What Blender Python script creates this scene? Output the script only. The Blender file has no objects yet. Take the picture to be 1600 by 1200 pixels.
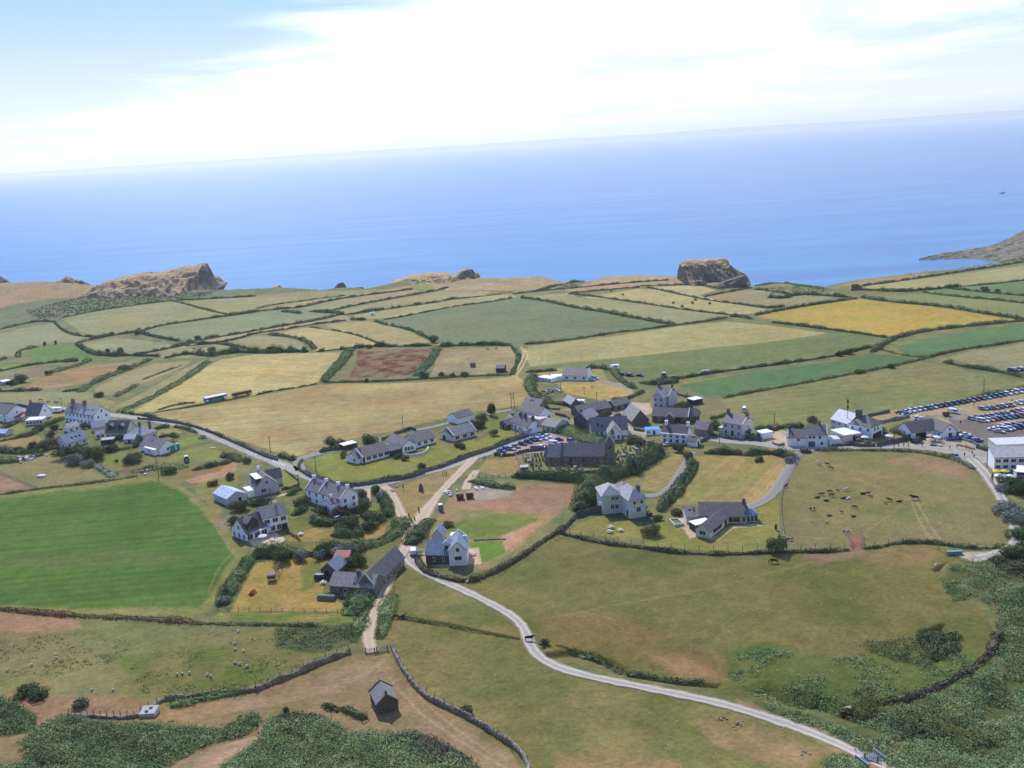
import bpy, bmesh, math, random
import numpy as np
from mathutils import Vector, Matrix
rnd = random.Random(7)
rng = np.random.default_rng(11)
scene = bpy.context.scene
COL = scene.collection
R = math.radians
# ------------------------------------------------------------------ camera
CAMZ = 120.0
F_PX, PITCH, ROLL = 1600.0, R(13.27), R(3.43)
_F = np.array([0, math.cos(PITCH), -math.sin(PITCH)])
_U0 = np.array([0, math.sin(PITCH), math.cos(PITCH)])
_R0 = np.array([1.0, 0, 0])
_RT = math.cos(ROLL)*_R0 - math.sin(ROLL)*_U0
_UP = math.cos(ROLL)*_U0 + math.sin(ROLL)*_R0
cam_d = bpy.data.cameras.new('camera'); cam = bpy.data.objects.new('camera', cam_d); COL.objects.link(cam)
cam_d.sensor_width = 36; cam_d.lens = 36.0*F_PX/1600; cam_d.clip_start = 0.5; cam_d.clip_end = 200000
m = Matrix.Identity(4)
for i in range(3):
    m[i][0] = _RT[i]; m[i][1] = _UP[i]; m[i][2] = -_F[i]
m[2][3] = CAMZ
cam.matrix_world = m
scene.camera = cam
SEA = -55.0

def sstep(a, b, x):
    t = np.clip((x-a)/(b-a), 0, 1); return t*t*(3-2*t)
def hb(x, y):
    """smooth land height"""
    x = np.asarray(x, float); y = np.asarray(y, float)
    k = np.clip((190-y)/190, 0, 1.25)
    z = 118*k**1.7
    z = z - 14*sstep(480, 1050, y)
    far = sstep(420, 620, y)
    z = z + far*(1.5*np.sin(x/83+1.1)*np.sin(y/97+.4) + .8*np.sin(x/41+y/57))
    near = 1-sstep(250, 330, y)
    z = z + near*sstep(150, 200, y)*.22*(np.sin(x/19+.3)*np.sin(y/15)+.4*np.sin(x/9.3+y/11.1))
    return z
def ray(px, py):
    u = (np.asarray(px, float)-800)/F_PX; v = (600-np.asarray(py, float))/F_PX
    return _F + np.multiply.outer(u, _RT) + np.multiply.outer(v, _UP)
def unproj(px, py, z=0.0):
    d = ray(px, py)
    t = (CAMZ - z)/(-d[..., 2])
    for _ in range(25):
        g = hb(d[..., 0]*t, d[..., 1]*t)+z
        t = .4*t+.6*(CAMZ - g)/(-d[..., 2])
    return d[..., 0]*t, d[..., 1]*t
def project(x, y, z):
    p = np.stack([x, y, z-CAMZ], -1)
    w = p@_F
    return 800+F_PX*(p@_RT)/w, 600-F_PX*(p@_UP)/w
# scoops: small earth banks cut into the slope (pixel outline -> ground outline)
SCOOPS = []
def poly_sd(X, Y, P):
    """signed distance, positive inside"""
    P = np.asarray(P, float); n = len(P)
    d2 = np.full(X.shape, 1e18); ins = np.zeros(X.shape, bool)
    for i in range(n):
        x0, y0 = P[i]; x1, y1 = P[(i+1) % n]
        ex, ey = x1-x0, y1-y0
        t = np.clip(((X-x0)*ex+(Y-y0)*ey)/(ex*ex+ey*ey+1e-12), 0, 1)
        d2 = np.minimum(d2, (X-x0-t*ex)**2+(Y-y0-t*ey)**2)
        c = ((y0 > Y) != (y1 > Y)) & (X < (x1-x0)*(Y-y0)/(y1-y0+1e-12)+x0)
        ins ^= c
    d = np.sqrt(d2)
    return np.where(ins, d, -d)
def line_d(X, Y, P):
    P = np.asarray(P, float)
    d2 = np.full(X.shape, 1e18)
    for i in range(len(P)-1):
        x0, y0 = P[i]; x1, y1 = P[i+1]
        ex, ey = x1-x0, y1-y0
        t = np.clip(((X-x0)*ex+(Y-y0)*ey)/(ex*ex+ey*ey+1e-12), 0, 1)
        d2 = np.minimum(d2, (X-x0-t*ex)**2+(Y-y0-t*ey)**2)
    return np.sqrt(d2)
def wpoly(pts):
    x, y = unproj([p[0] for p in pts], [p[1] for p in pts]); return np.stack([x, y], -1)
for pts, dep, edge in [
        ([(1428,1000),(1430,983),(1452,978),(1470,971),(1482,974),(1492,990),(1500,1020),(1460,1040)], 1.5, 2.6),
        ([(1452,890),(1470,880),(1484,878),(1478,890),(1462,896)], .9, 1.6),
        ([(1130,1075),(1200,1062),(1300,1085),(1400,1110),(1480,1130),(1600,1150),(1600,1210),(1480,1190),(1380,1150),(1290,1125),(1200,1100)], 2.6, 9.0),
        ([(845,1018),(900,1012),(960,1030),(1000,1052),(1080,1062),(1130,1068),(1130,1078),(1060,1072),(960,1056),(900,1036),(850,1028)], 1.3, 2.2),
        ([(700,972),(760,985),(815,996),(815,1001),(760,992),(690,978),(625,966),(625,961)], .9, 1.2),
        ]:
    SCOOPS.append((wpoly(pts), dep, edge))
# coast: far edge of the land as seen; ground distance along each bearing
COAST = [(-500,470),(-60,447),(0,442),(70,440),(130,444),(200,452),(336,453),(400,451),(440,449),(500,453),(540,449),(575,451),(620,441),(640,434),(680,433),(750,434),(800,434),(850,433),(880,441),(915,441),(950,432),(1000,430),(1060,432),(1120,438),(1170,447),(1220,441),(1290,448),(1340,437),(1400,430),(1450,424),(1500,420),(1545,414),(1600,405),(1700,398),(2000,385)]
_cx, _cy = unproj([c[0] for c in COAST], [c[1] for c in COAST])
_ca = _cx/_cy
def ycoast(x, y):
    a = np.asarray(x, float)/np.maximum(np.asarray(y, float), 60)
    return np.interp(a, _ca, _cy)
def hz(x, y):
    x = np.asarray(x, float); y = np.asarray(y, float)
    z = hb(x, y)
    for P, dep, edge in SCOOPS:
        mn = P.min(0)-1; mx = P.max(0)+1
        k = (x > mn[0]) & (x < mx[0]) & (y > mn[1]) & (y < mx[1])
        if np.any(k):
            if x.ndim == 0:
                sd = poly_sd(x.reshape(1), y.reshape(1), P)[0]
                z = z - dep*sstep(0, edge, sd)
            else:
                sd = poly_sd(x[k], y[k], P)
                z = z.copy(); z[k] -= dep*sstep(0, edge, sd)
    over = y - ycoast(x, y)
    return z + (SEA-15-z)*sstep(2, 34, over)
def G(px, py, z=0.0):
    x, y = unproj(float(px), float(py))
    return np.array([float(x), float(y), float(hz(np.array(x), np.array(y)))+z])
def mpp(py, px=800):
    """metres per pixel at a ground pixel"""
    g = G(px, py); return np.linalg.norm(g-np.array([0, 0, CAMZ]))/F_PX
# ------------------------------------------------------------------ noise
def _hash(ix, iy, s):
    h = (ix.astype(np.int64)*374761393 + iy.astype(np.int64)*668265263 + s*1442695041) & 0x7fffffff
    h = ((h ^ (h >> 13))*1274126177) & 0x7fffffff
    return ((h ^ (h >> 16)) & 0xffff)/65535.0
def vnoise(x, y, s=0):
    ix = np.floor(x); iy = np.floor(y); fx = x-ix; fy = y-iy
    fx = fx*fx*(3-2*fx); fy = fy*fy*(3-2*fy)
    a = _hash(ix, iy, s); b = _hash(ix+1, iy, s); c = _hash(ix, iy+1, s); d = _hash(ix+1, iy+1, s)
    return (a*(1-fx)+b*fx)*(1-fy)+(c*(1-fx)+d*fx)*fy
def fbm(x, y, s=0, o=4):
    v = 0; a = .5; t = 0
    for i in range(o):
        v = v+a*vnoise(x, y, s+i*17); t += a; a *= .5; x = x*2.03+5.1; y = y*2.03+1.7
    return v/t
# ------------------------------------------------------------------ colour, materials
K_ALB = 1.12
def s2l(c):
    c = np.asarray(c, float)/255.0
    return np.where(c <= .04045, c/12.92, ((c+.055)/1.055)**2.4)
def alb(c, k=None):
    return s2l(c)/(k or K_ALB)
MATS = {}
def pmat(name, col, rough=.85, var=.18, scale=1.5, metallic=0.0, bump=0.0, bscale=8.0, spec=.3, island=0.0, coat=0.0, col2=None):
    if name in MATS: return MATS[name]
    mt = bpy.data.materials.new(name); mt.use_nodes = True
    nt = mt.node_tree; n = nt.nodes; l = nt.links
    b = n['Principled BSDF']; b.inputs['Roughness'].default_value = rough
    b.inputs['Metallic'].default_value = metallic
    b.inputs['Specular IOR Level'].default_value = spec
    if coat: b.inputs['Coat Weight'].default_value = coat
    c = list(alb(col)) if max(col) > 1.01 else list(col)
    geo = n.new('ShaderNodeNewGeometry')
    no = n.new('ShaderNodeTexNoise'); no.inputs['Scale'].default_value = scale; no.inputs['Detail'].default_value = 5
    l.new(geo.outputs['Position'], no.inputs['Vector'])
    mr = n.new('ShaderNodeMapRange'); mr.inputs['From Min'].default_value = .3; mr.inputs['From Max'].default_value = .7
    mr.inputs['To Min'].default_value = 1-var; mr.inputs['To Max'].default_value = 1+var
    l.new(no.outputs['Fac'], mr.inputs['Value'])
    src = mr.outputs['Result']
    if island:
        mi = n.new('ShaderNodeMapRange'); mi.inputs['To Min'].default_value = 1-island; mi.inputs['To Max'].default_value = 1+island
        l.new(geo.outputs['Random Per Island'], mi.inputs['Value'])
        mu = n.new('ShaderNodeMath'); mu.operation = 'MULTIPLY'; l.new(src, mu.inputs[0]); l.new(mi.outputs['Result'], mu.inputs[1]); src = mu.outputs[0]
    vm = n.new('ShaderNodeVectorMath'); vm.operation = 'SCALE'
    if col2 is not None:
        c2 = list(alb(col2))
        mx = n.new('ShaderNodeMix'); mx.data_type = 'RGBA'
        mx.inputs[6].default_value = c+[1]; mx.inputs[7].default_value = c2+[1]
        n2 = n.new('ShaderNodeTexNoise'); n2.inputs['Scale'].default_value = scale*.35; n2.inputs['Detail'].default_value = 3
        l.new(geo.outputs['Position'], n2.inputs['Vector'])
        m2 = n.new('ShaderNodeMapRange'); m2.inputs['From Min'].default_value = .4; m2.inputs['From Max'].default_value = .6
        l.new(n2.outputs['Fac'], m2.inputs['Value']); l.new(m2.outputs['Result'], mx.inputs[0])
        l.new(mx.outputs[2], vm.inputs[0])
    else:
        vm.inputs[0].default_value = c
    l.new(src, vm.inputs['Scale']); l.new(vm.outputs['Vector'], b.inputs['Base Color'])
    if bump:
        bn = n.new('ShaderNodeTexNoise'); bn.inputs['Scale'].default_value = bscale; bn.inputs['Detail'].default_value = 4
        l.new(geo.outputs['Position'], bn.inputs['Vector'])
        bp = n.new('ShaderNodeBump'); bp.inputs['Strength'].default_value = bump; bp.inputs['Distance'].default_value = .08
        l.new(bn.outputs['Fac'], bp.inputs['Height']); l.new(bp.outputs['Normal'], b.inputs['Normal'])
    MATS[name] = mt
    return mt
def paint_mat(name, rough=.3):
    if name in MATS: return MATS[name]
    mt = bpy.data.materials.new(name); mt.use_nodes = True
    n = mt.node_tree.nodes; b = n['Principled BSDF']
    oi = n.new('ShaderNodeObjectInfo'); mt.node_tree.links.new(oi.outputs['Color'], b.inputs['Base Color'])
    b.inputs['Roughness'].default_value = rough
    if rough < .5: b.inputs['Coat Weight'].default_value = .6; b.inputs['Coat Roughness'].default_value = .08
    MATS[name] = mt; return mt
# ------------------------------------------------------------------ objects
def tag(o, label=None, cat=None, group=None, kind=None):
    if label: o['label'] = label
    if cat: o['category'] = cat
    if group: o['group'] = group
    if kind: o['kind'] = kind
    return o
def np_mesh(name, V, Q, mats, mi=None, smooth=False, T=None):
    me = bpy.data.meshes.new(name)
    V = np.asarray(V, np.float32); Q = np.asarray(Q, np.int32).reshape(-1, 4)
    nq = len(Q); T = np.zeros((0, 3), np.int32) if T is None else np.asarray(T, np.int32)
    me.vertices.add(len(V)); me.vertices.foreach_set('co', V.ravel())
    me.loops.add(nq*4+len(T)*3); me.loops.foreach_set('vertex_index', np.concatenate([Q.ravel(), T.ravel()]))
    me.polygons.add(nq+len(T))
    me.polygons.foreach_set('loop_start', np.concatenate([np.arange(nq)*4, nq*4+np.arange(len(T))*3]).astype(np.int32))
    if mi is not None: me.polygons.foreach_set('material_index', np.asarray(mi, np.int32))
    me.polygons.foreach_set('use_smooth', np.full(nq+len(T), bool(smooth)))
    for mt in mats: me.materials.append(mt)
    me.update(calc_edges=True)
    return me
def link(name, me, parent=None, loc=None):
    o = bpy.data.objects.new(name, me); COL.objects.link(o)
    if parent is not None: o.parent = parent
    if loc is not None: o.location = loc
    return o
def empty(name, loc, rz=0):
    o = bpy.data.objects.new(name, None); COL.objects.link(o); o.location = [float(v) for v in loc]; o.rotation_euler = (0, 0, rz)
    o.empty_display_size = .5
    return o
class MB:
    def __init__(s): s.v = []; s.f = []; s.m = []
    def add(s, vs, fs, mi=0):
        o = len(s.v); s.v += [tuple(map(float, p)) for p in vs]
        for f in fs: s.f.append([i+o for i in f]); s.m.append(mi)
    def hexa(s, p, mi=0):   # 8 points: bottom 0-3 ccw, top 4-7
        s.add(p, [(3, 2, 1, 0), (4, 5, 6, 7), (0, 1, 5, 4), (1, 2, 6, 5), (2, 3, 7, 6), (3, 0, 4, 7)], mi)
    def box(s, c, d, rz=0, mi=0, top=1.0):
        cx, cy, cz = c; a, b, h = d[0]/2, d[1]/2, d[2]/2; co, si = math.cos(rz), math.sin(rz)
        ps = []
        for z, k in ((-h, 1), (h, top)):
            for x, y in ((-a, -b), (a, -b), (a, b), (-a, b)):
                x *= k; y *= k
                ps.append((cx+x*co-y*si, cy+x*si+y*co, cz+z))
        s.hexa(ps, mi)
    def prism(s, prof, fn, a, b, mi=0):   # closed profile extruded between a and b; fn(p,q,s)
        n = len(prof); vs = [fn(p, q, a) for p, q in prof]+[fn(p, q, b) for p, q in prof]
        fs = [tuple(range(n-1, -1, -1)), tuple(range(n, 2*n))]+[(i, (i+1) % n, n+(i+1) % n, n+i) for i in range(n)]
        s.add(vs, fs, mi)
    def tube(s, p0, p1, r0, r1=None, n=6, mi=0, cap=True):
        r1 = r0 if r1 is None else r1
        p0 = Vector(p0); p1 = Vector(p1); d = (p1-p0).normalized()
        a = d.orthogonal().normalized(); b = d.cross(a)
        vs = []
        for p, r in ((p0, r0), (p1, r1)):
            for i in range(n):
                t = 2*math.pi*i/n; vs.append(p+a*(r*math.cos(t))+b*(r*math.sin(t)))
        fs = [(i, (i+1) % n, n+(i+1) % n, n+i) for i in range(n)]
        if cap: fs += [tuple(range(n-1, -1, -1)), tuple(range(n, 2*n))]
        s.add(vs, fs, mi)
    def lathe(s, c, prof, n=10, mi=0):
        vs = [(c[0]+r*math.cos(2*math.pi*i/n), c[1]+r*math.sin(2*math.pi*i/n), c[2]+z) for r, z in prof for i in range(n)]
        fs = [(k*n+i, k*n+(i+1) % n, (k+1)*n+(i+1) % n, (k+1)*n+i) for k in range(len(prof)-1) for i in range(n)]
        s.add(vs, fs+[tuple(range(n-1, -1, -1)), tuple(range((len(prof)-1)*n, len(prof)*n))], mi)
    def mesh(s, name, mats, smooth=False):
        me = bpy.data.meshes.new(name); me.from_pydata(s.v, [], s.f)
        for mt in mats: me.materials.append(mt)
        me.polygons.foreach_set('material_index', s.m)
        if smooth: me.polygons.foreach_set('use_smooth', [True]*len(s.f))
        me.update()
        bm = bmesh.new(); bm.from_mesh(me); bmesh.ops.recalc_face_normals(bm, faces=bm.faces); bm.to_mesh(me); bm.free()
        return me
    def build(s, name, mats, parent=None, loc=None, smooth=False):
        return link(name, s.mesh(name, mats if isinstance(mats, (list, tuple)) else [mats], smooth), parent, loc)
def copy_tree(o, parent=None):
    c = o.copy(); COL.objects.link(c)
    if parent is not None: c.parent = parent
    for ch in list(o.children): copy_tree(ch, c)
    return c
# ------------------------------------------------------------------ foliage
def leaves(C, N, S, asp=1.0):
    """C centres (n,3), N normals, S sizes -> verts, quads"""
    n = len(C)
    N = N/np.maximum(np.linalg.norm(N, axis=1, keepdims=True), 1e-6)
    h = rng.normal(size=(n, 3)); t = np.cross(N, h); t /= np.maximum(np.linalg.norm(t, axis=1, keepdims=True), 1e-6)
    b = np.cross(N, t); S = S[:, None]*.5
    V = np.empty((n, 4, 3)); V[:, 0] = C-t*S; V[:, 1] = C-b*S*asp; V[:, 2] = C+t*S; V[:, 3] = C+b*S*asp
    V += rng.normal(size=V.shape)*S[:, None]*.18
    return V.reshape(-1, 3), np.arange(n*4).reshape(-1, 4)
LEAF = {}
def leafmat(kind):
    T = {'dark': ((78, 93, 60), (102, 117, 72), .4), 'mid': ((92, 112, 68), (120, 134, 80), .35), 'bracken': ((112, 136, 86), (140, 158, 102), .14),
         'grey': ((128, 136, 118), (158, 166, 148), .3), 'olive': ((108, 114, 70), (132, 130, 82), .35), 'lime': ((108, 128, 44), (136, 150, 62), .3),
         'purple': ((92, 82, 72), (104, 104, 74), .35), 'brown': ((128, 96, 64), (108, 104, 64), .3), 'rush': ((140, 146, 86), (150, 150, 92), .25), 'far': ((88, 100, 68), (112, 122, 78), .35)}
    a, b, i = T[kind]
    return pmat('foliage_'+kind, a, rough=.9, var=.28, scale=.55, island=i, col2=b, spec=.15)
def dome_foliage(cx, cy, cz, rx, ry, h, leaf, dens=1.0, lumps=7, r=None):
    """leafy crown made of overlapping leaf-clad lumps; returns C,N,S"""
    r = r or rng
    Cs, Ns, Ss = [], [], []
    L = [(0, 0, .45, .62)]
    for i in range(lumps):
        a = r.uniform(0, 2*math.pi); q = r.uniform(.35, .72)
        L.append((q*math.cos(a), q*math.sin(a), r.uniform(.22, .66), r.uniform(.3, .5)))
    for lx, ly, lz, lr in L:
        ex, ey, ez = rx*lr, ry*lr, h*lr*.75
        area = 4*math.pi*((ex*ey)**1.6/3+(ex*ez)**1.6/3+(ey*ez)**1.6/3)**(1/1.6)
        n = int(max(14, area/(leaf*leaf)*1.15*dens))
        d = r.normal(size=(n, 3)); d /= np.linalg.norm(d, axis=1, keepdims=True)
        rad = r.uniform(.72, 1.12, size=(n, 1))
        P = d*rad*np.array([ex, ey, ez])+np.array([lx*rx, ly*ry, lz*h])
        k = P[:, 2] > -.02*h
        Cs.append(P[k]+np.array([cx, cy, cz])); Ns.append((d*.9+r.normal(size=(n, 3))*.55+np.array([0, 0, .25]))[k]); Ss.append(leaf*r.uniform(.6, 1.35, size=n)[k])
    return np.concatenate(Cs), np.concatenate(Ns), np.concatenate(Ss)
def shrub(px, py, h, w, kind, label, cat='shrub', group=None, d=None, leaf=None, trunk=0.0, name=None, lumps=8):
    g = G(px, py); s = np.linalg.norm(g-np.array([0, 0, CAMZ]))/F_PX
    leaf = leaf or max(.32, s*1.15); h *= .92; w *= .92
    d = d or w
    root = empty(name or ('tree' if trunk else 'bush'), g)
    C, N, S = dome_foliage(0, 0, trunk*.55, w/2, d/2, h-trunk*.55, leaf, lumps=lumps)
    V, Q = leaves(C, N, S)
    link('crown', np_mesh('crown', V, Q, [leafmat(kind)]), root)
    mb = MB(); tr = max(.08, h*.035)
    mb.tube((0, 0, -.3), (0.1*w*.2, 0, h*.4), tr, tr*.6)
    for i in range(4):
        a = rnd.uniform(0, 6.28); mb.tube((0, 0, h*.22+.06*i), (math.cos(a)*w*.28, math.sin(a)*w*.28, h*.55), tr*.5, tr*.2, 5)
    mb.build('trunk', pmat('bark', (88, 76, 62)), root)
    return tag(root, label, cat, group)
def densify(P, step):
    out = [np.array(P[0], float)]
    for a, b in zip(P[:-1], P[1:]):
        a = np.array(a, float); b = np.array(b, float); n = max(1, int(math.ceil(np.linalg.norm(b-a)/step)))
        for i in range(1, n+1): out.append(a+(b-a)*i/n)
    return np.array(out)
def smooth_line(P, it=2):
    P = np.array(P, float)
    for _ in range(it):
        if len(P) < 3: break
        Q = [P[0]]
        for a, b in zip(P[:-1], P[1:]): Q += [a*.75+b*.25, a*.25+b*.75]
        Q.append(P[-1]); P = np.array(Q)
    return P
def gline(pts, it=2):
    P = smooth_line(pts, it); x, y = unproj(P[:, 0], P[:, 1]); return np.stack([x, y], -1)
def hedge(pts, h, w, kind, label, cat='hedge', name='hedge', gap=0.0, group=None, it=1, lump=.75):
    P = densify(gline(pts, it), 1.2)
    n = len(P); t = np.gradient(P, axis=0); t /= np.maximum(np.linalg.norm(t, axis=1, keepdims=True), 1e-6)
    nn = np.stack([-t[:, 1], t[:, 0]], -1)
    q = np.cumsum(np.r_[0, np.linalg.norm(np.diff(P, axis=0), axis=1)]); sd = rnd.randint(0, 9999)
    mod = .62+lump*1.5*(vnoise(q/3.6, q*0+sd, 1)-.25)+lump*.5*(vnoise(q/11, q*0+sd, 5)-.5)
    mod = np.clip(mod, .25, 1.7)
    if gap: mod = np.where(vnoise(q/7.0, q*0+sd, 9) < gap, .22, mod)
    end = np.minimum(q, q[-1]-q); mod = mod*np.clip(.35+end/2.5, .35, 1)
    H = h*mod; W = w*(.55+.5*mod)*.5
    zg = hz(P[:, 0], P[:, 1])
    s = float(np.median(np.linalg.norm(np.stack([P[:, 0], P[:, 1], zg-CAMZ], -1), axis=1)))/F_PX
    leaf = max(.32, s*1.15)
    # dense core
    ang = np.array([0, .55, 1.2, math.pi/2, math.pi-1.2, math.pi-.55, math.pi])
    prof = np.stack([np.cos(ang), np.sin(ang)], -1)
    V = np.empty((n, len(ang), 3))
    V[..., 0] = P[:, None, 0]+nn[:, None, 0]*prof[None, :, 0]*W[:, None]*.8
    V[..., 1] = P[:, None, 1]+nn[:, None, 1]*prof[None, :, 0]*W[:, None]*.8
    V[..., 2] = zg[:, None]-.3+prof[None, :, 1]*(H[:, None]*.85+.1)
    V += rng.normal(size=V.shape)*.12
    k = len(ang); idx = np.arange(n*k).reshape(n, k)
    Q = np.stack([idx[:-1, :-1], idx[1:, :-1], idx[1:, 1:], idx[:-1, 1:]], -1).reshape(-1, 4)
    Lt = q[-1]; cnt = int(Lt*(2*h+w)*.8/(leaf*leaf)*1.05)+10
    cnt = min(cnt, 60000)
    qi = rng.uniform(0, n-1.001, cnt); i0 = qi.astype(int); fr = (qi-i0)[:, None]
    c = P[i0]*(1-fr)+P[i0+1]*fr; N2 = nn[i0]; hh = H[i0]; ww = W[i0]
    a = rng.uniform(0, math.pi, cnt); rr = rng.uniform(.8, 1.18, cnt)
    C = np.empty((cnt, 3)); C[:, :2] = c+N2*(np.cos(a)*rr*ww)[:, None]; C[:, 2] = hz(C[:, 0], C[:, 1])+np.sin(a)*rr*hh
    N = np.empty((cnt, 3)); N[:, :2] = N2*np.cos(a)[:, None]; N[:, 2] = np.sin(a); N = N*.9+rng.normal(size=N.shape)*.55
    V2, Q2 = leaves(C, N, leaf*rng.uniform(.6, 1.35, cnt))
    o = link(name, np_mesh(name, np.concatenate([V.reshape(-1, 3), V2]), np.concatenate([Q, Q2+n*k]), [leafmat(kind)]))
    return tag(o, label, cat, group)
def cover(polys, kind, label, n_per=1.0, h=.9, name='bracken', leaf=None, clump=1.1, holes=.0, cat='undergrowth', seed=3, max_n=60000):
    """uncountable ground cover: leaf clumps over ground outlines (stuff)"""
    Cs, Ns, Ss = [], [], []
    for pts in polys:
        P = wpoly(pts); mn, mx = P.min(0), P.max(0)
        A = .5*abs(np.sum(P[:, 0]*np.roll(P[:, 1], -1)-np.roll(P[:, 0], -1)*P[:, 1]))
        n = int(min(max_n, A*n_per)*(mx-mn).prod()/max(A, 1))
        X = rng.uniform(mn[0], mx[0], n); Y = rng.uniform(mn[1], mx[1], n)
        sd = poly_sd(X, Y, P)+2.5*(fbm(X/5, Y/5, seed)-.5)
        d = fbm(X/4.2, Y/4.2, seed+5); k = (sd > 0) & (d > holes)
        X, Y, d, sd = X[k], Y[k], d[k], sd[k]
        n = len(X); hh = h*(.15+2.4*np.clip(d-.22, 0, 1))*np.clip(.35+sd/3, .3, 1)
        m_ = 7
        X = np.repeat(X, m_)+rng.normal(size=n*m_)*clump*.4; Y = np.repeat(Y, m_)+rng.normal(size=n*m_)*clump*.4; hh = np.repeat(hh, m_)
        Z = hz(X, Y)+hh*rng.uniform(.35, 1.05, n*m_)
        s = np.sqrt(X**2+Y**2+CAMZ**2)/F_PX
        lf = (leaf or 0)+np.maximum(.30, s*1.15) if leaf is None else np.full(len(X), leaf)
        Cs.append(np.stack([X, Y, Z], -1)); Ns.append(rng.normal(size=(n*m_, 3))*.5+np.array([0, -.15, 1.0])); Ss.append(lf*rng.uniform(.6, 1.4, n*m_))
    V, Q = leaves(np.concatenate(Cs), np.concatenate(Ns), np.concatenate(Ss))
    o = link(name, np_mesh(name, V, Q, [leafmat(kind)]))
    return tag(o, label, cat, kind='stuff')
# ------------------------------------------------------------------ ground: one sheet, coloured by field outlines
# (outline, colour, second colour, region name, stripe (angle deg, wavelength m, amount), patch size m, patch amount, edge px)
FLD = []
def fld(pts, c, c2=None, name=None, st=None, ps=14, pa=.8, e=.8, j=0.0):
    FLD.append((pts, c, c2, name, st, ps, pa, e, j))
SCRUBC = (112, 120, 80); TAN = (178, 150, 112); PINK = (186, 142, 118)
# coast and headland turf
fld([(-80,450),(0,440),(130,442),(165,450),(130,465),(60,480),(0,490),(-80,500)], (172,140,106), (150,136,98), None, None, 12, .9, 2, 3)
fld([(-80,490),(0,480),(60,470),(140,462),(335,452),(400,452),(500,452),(640,440),(640,455),(400,466),(270,470),(100,496),(-80,530)], (104,118,82), (124,128,90), None, None, 9, .9, 2, 3)
fld([(640,447),(690,432),(760,432),(850,432),(885,442),(870,449),(820,454),(700,453)], (184,156,122), (140,134,92), None, None, 10, .6, 1.5, 3)
fld([(900,450),(915,443),(950,430),(1060,430),(1125,440),(1110,447),(1040,444),(1000,449),(900,456),(868,453)], (186,158,124), (160,146,104), None, None, 14, .6, 1.5, 2)
fld([(1170,447),(1225,440),(1300,448),(1345,436),(1400,428),(1500,418),(1600,404),(1700,398),(1700,420),(1500,432),(1350,450),(1300,470),(1190,462)], (118,124,82), (138,134,92), None, None, 9, .9, 1.5, 3)
fld([(1300,450),(1345,437),(1400,430),(1452,427),(1430,436),(1360,444)], (172,146,110), (150,136,96), None, None, 8, .6, 1.5, 2)
# far fields, left
fld([(97,497),(150,486),(268,470),(300,478),(352,492),(290,504),(215,518),(155,525),(130,520),(110,508)], (142,146,100), (160,150,108), 'field', (8,9,.04), 25, .8)
fld([(-80,530),(0,521),(40,512),(84,505),(100,515),(140,526),(118,535),(80,536),(50,541),(28,555),(-80,565)], (142,147,110), (150,150,114), 'field', (8,9,.03), 25, .6)
fld([(42,550),(60,545),(95,538),(130,543),(160,548),(175,555),(130,564),(100,566),(60,570),(50,560)], (100,132,66), (116,138,76), 'field', (10,6,.04), 18, .6)
fld([(-80,580),(0,573),(40,566),(58,566),(60,572),(20,578),(-80,590)], (118,140,78), None, 'field')
fld([(125,538),(180,527),(240,534),(285,541),(205,552),(185,552),(150,546)], (152,150,114), (146,146,106), 'field', (8,7,.03), 20, .6)
fld([(215,519),(280,506),(370,493),(437,484),(485,487),(528,491),(470,505),(400,515),(330,527),(300,531),(250,529)], (134,143,105), (144,148,110), 'field', (8,10,.03), 25, .6)
fld([(285,541),(330,529),(400,517),(470,507),(535,492),(548,495),(540,500),(470,512),(400,523),(330,535),(300,542)], (170,152,112), (150,146,104), None, None, 10, .6)
fld([(310,547),(345,535),(400,525),(440,527),(470,535),(485,546),(430,550),(400,548),(350,552),(330,553)], (152,150,108), (160,152,112), 'field', (12,7,.03), 18, .6)
fld([(205,553),(285,541),(310,547),(325,553),(290,560),(240,557)], (160,146,110), (140,136,98), None)
fld([(470,482),(530,468),(645,453),(660,455),(600,468),(520,482),(510,486),(485,486)], (134,146,112), (168,150,114), 'field', (6,8,.03), 40, .9)
fld([(520,487),(600,470),(690,455),(770,455),(755,461),(700,468),(650,473),(600,480),(545,490)], (168,156,116), (152,148,106), 'field', (6,8,.03), 25, .7)
fld([(552,493),(620,482),(700,470),(760,462),(800,456),(806,465),(720,479),(660,490),(590,498),(560,498)], (170,162,118), (152,150,104), 'field', (6,8,.03), 25, .7)
fld([(290,473),(355,463),(400,462),(480,455),(545,454),(600,452),(640,446),(560,459),(470,473),(400,482),(355,490)], (148,148,98), (160,148,108), 'field', (6,8,.03), 25, .7)
fld([(400,485),(470,473),(560,460),(640,446),(650,452),(530,466),(467,480),(437,481),(400,488)], (184,154,116), (168,146,106), 'field', (6,8,.03), 25, .7)
fld([(642,441),(660,440),(683,450),(660,453),(645,451)], (142,145,84), None, 'field')
fld([(605,500),(670,485),(720,479),(800,466),(818,463),(880,476),(960,491),(1044,508),(1046,512),(960,521),(900,530),(820,538),(800,541),(750,539),(700,537),(680,534),(660,525),(620,509)], (114,128,92), (124,134,98), 'field', (6,6,.045), 40, .8)
fld([(507,508),(555,502),(600,503),(640,518),(673,535),(640,538),(592,537),(570,528),(530,516)], (172,161,112), (164,152,104), 'field', (25,6,.04), 22, .8)
fld([(435,520),(480,512),(530,515),(565,526),(590,537),(587,541),(540,545),(495,549),(470,528)], (184,170,114), (172,158,106), 'field', (18,5,.05), 22, .8)
fld([(205,645),(250,618),(300,585),(345,562),(400,553),(470,552),(543,550),(530,570),(507,594),(480,602),(400,617),(350,625),(300,632),(240,644)], (192,176,118), (180,162,106), 'field', (-32,5.5,.07), 20, .7)
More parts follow.
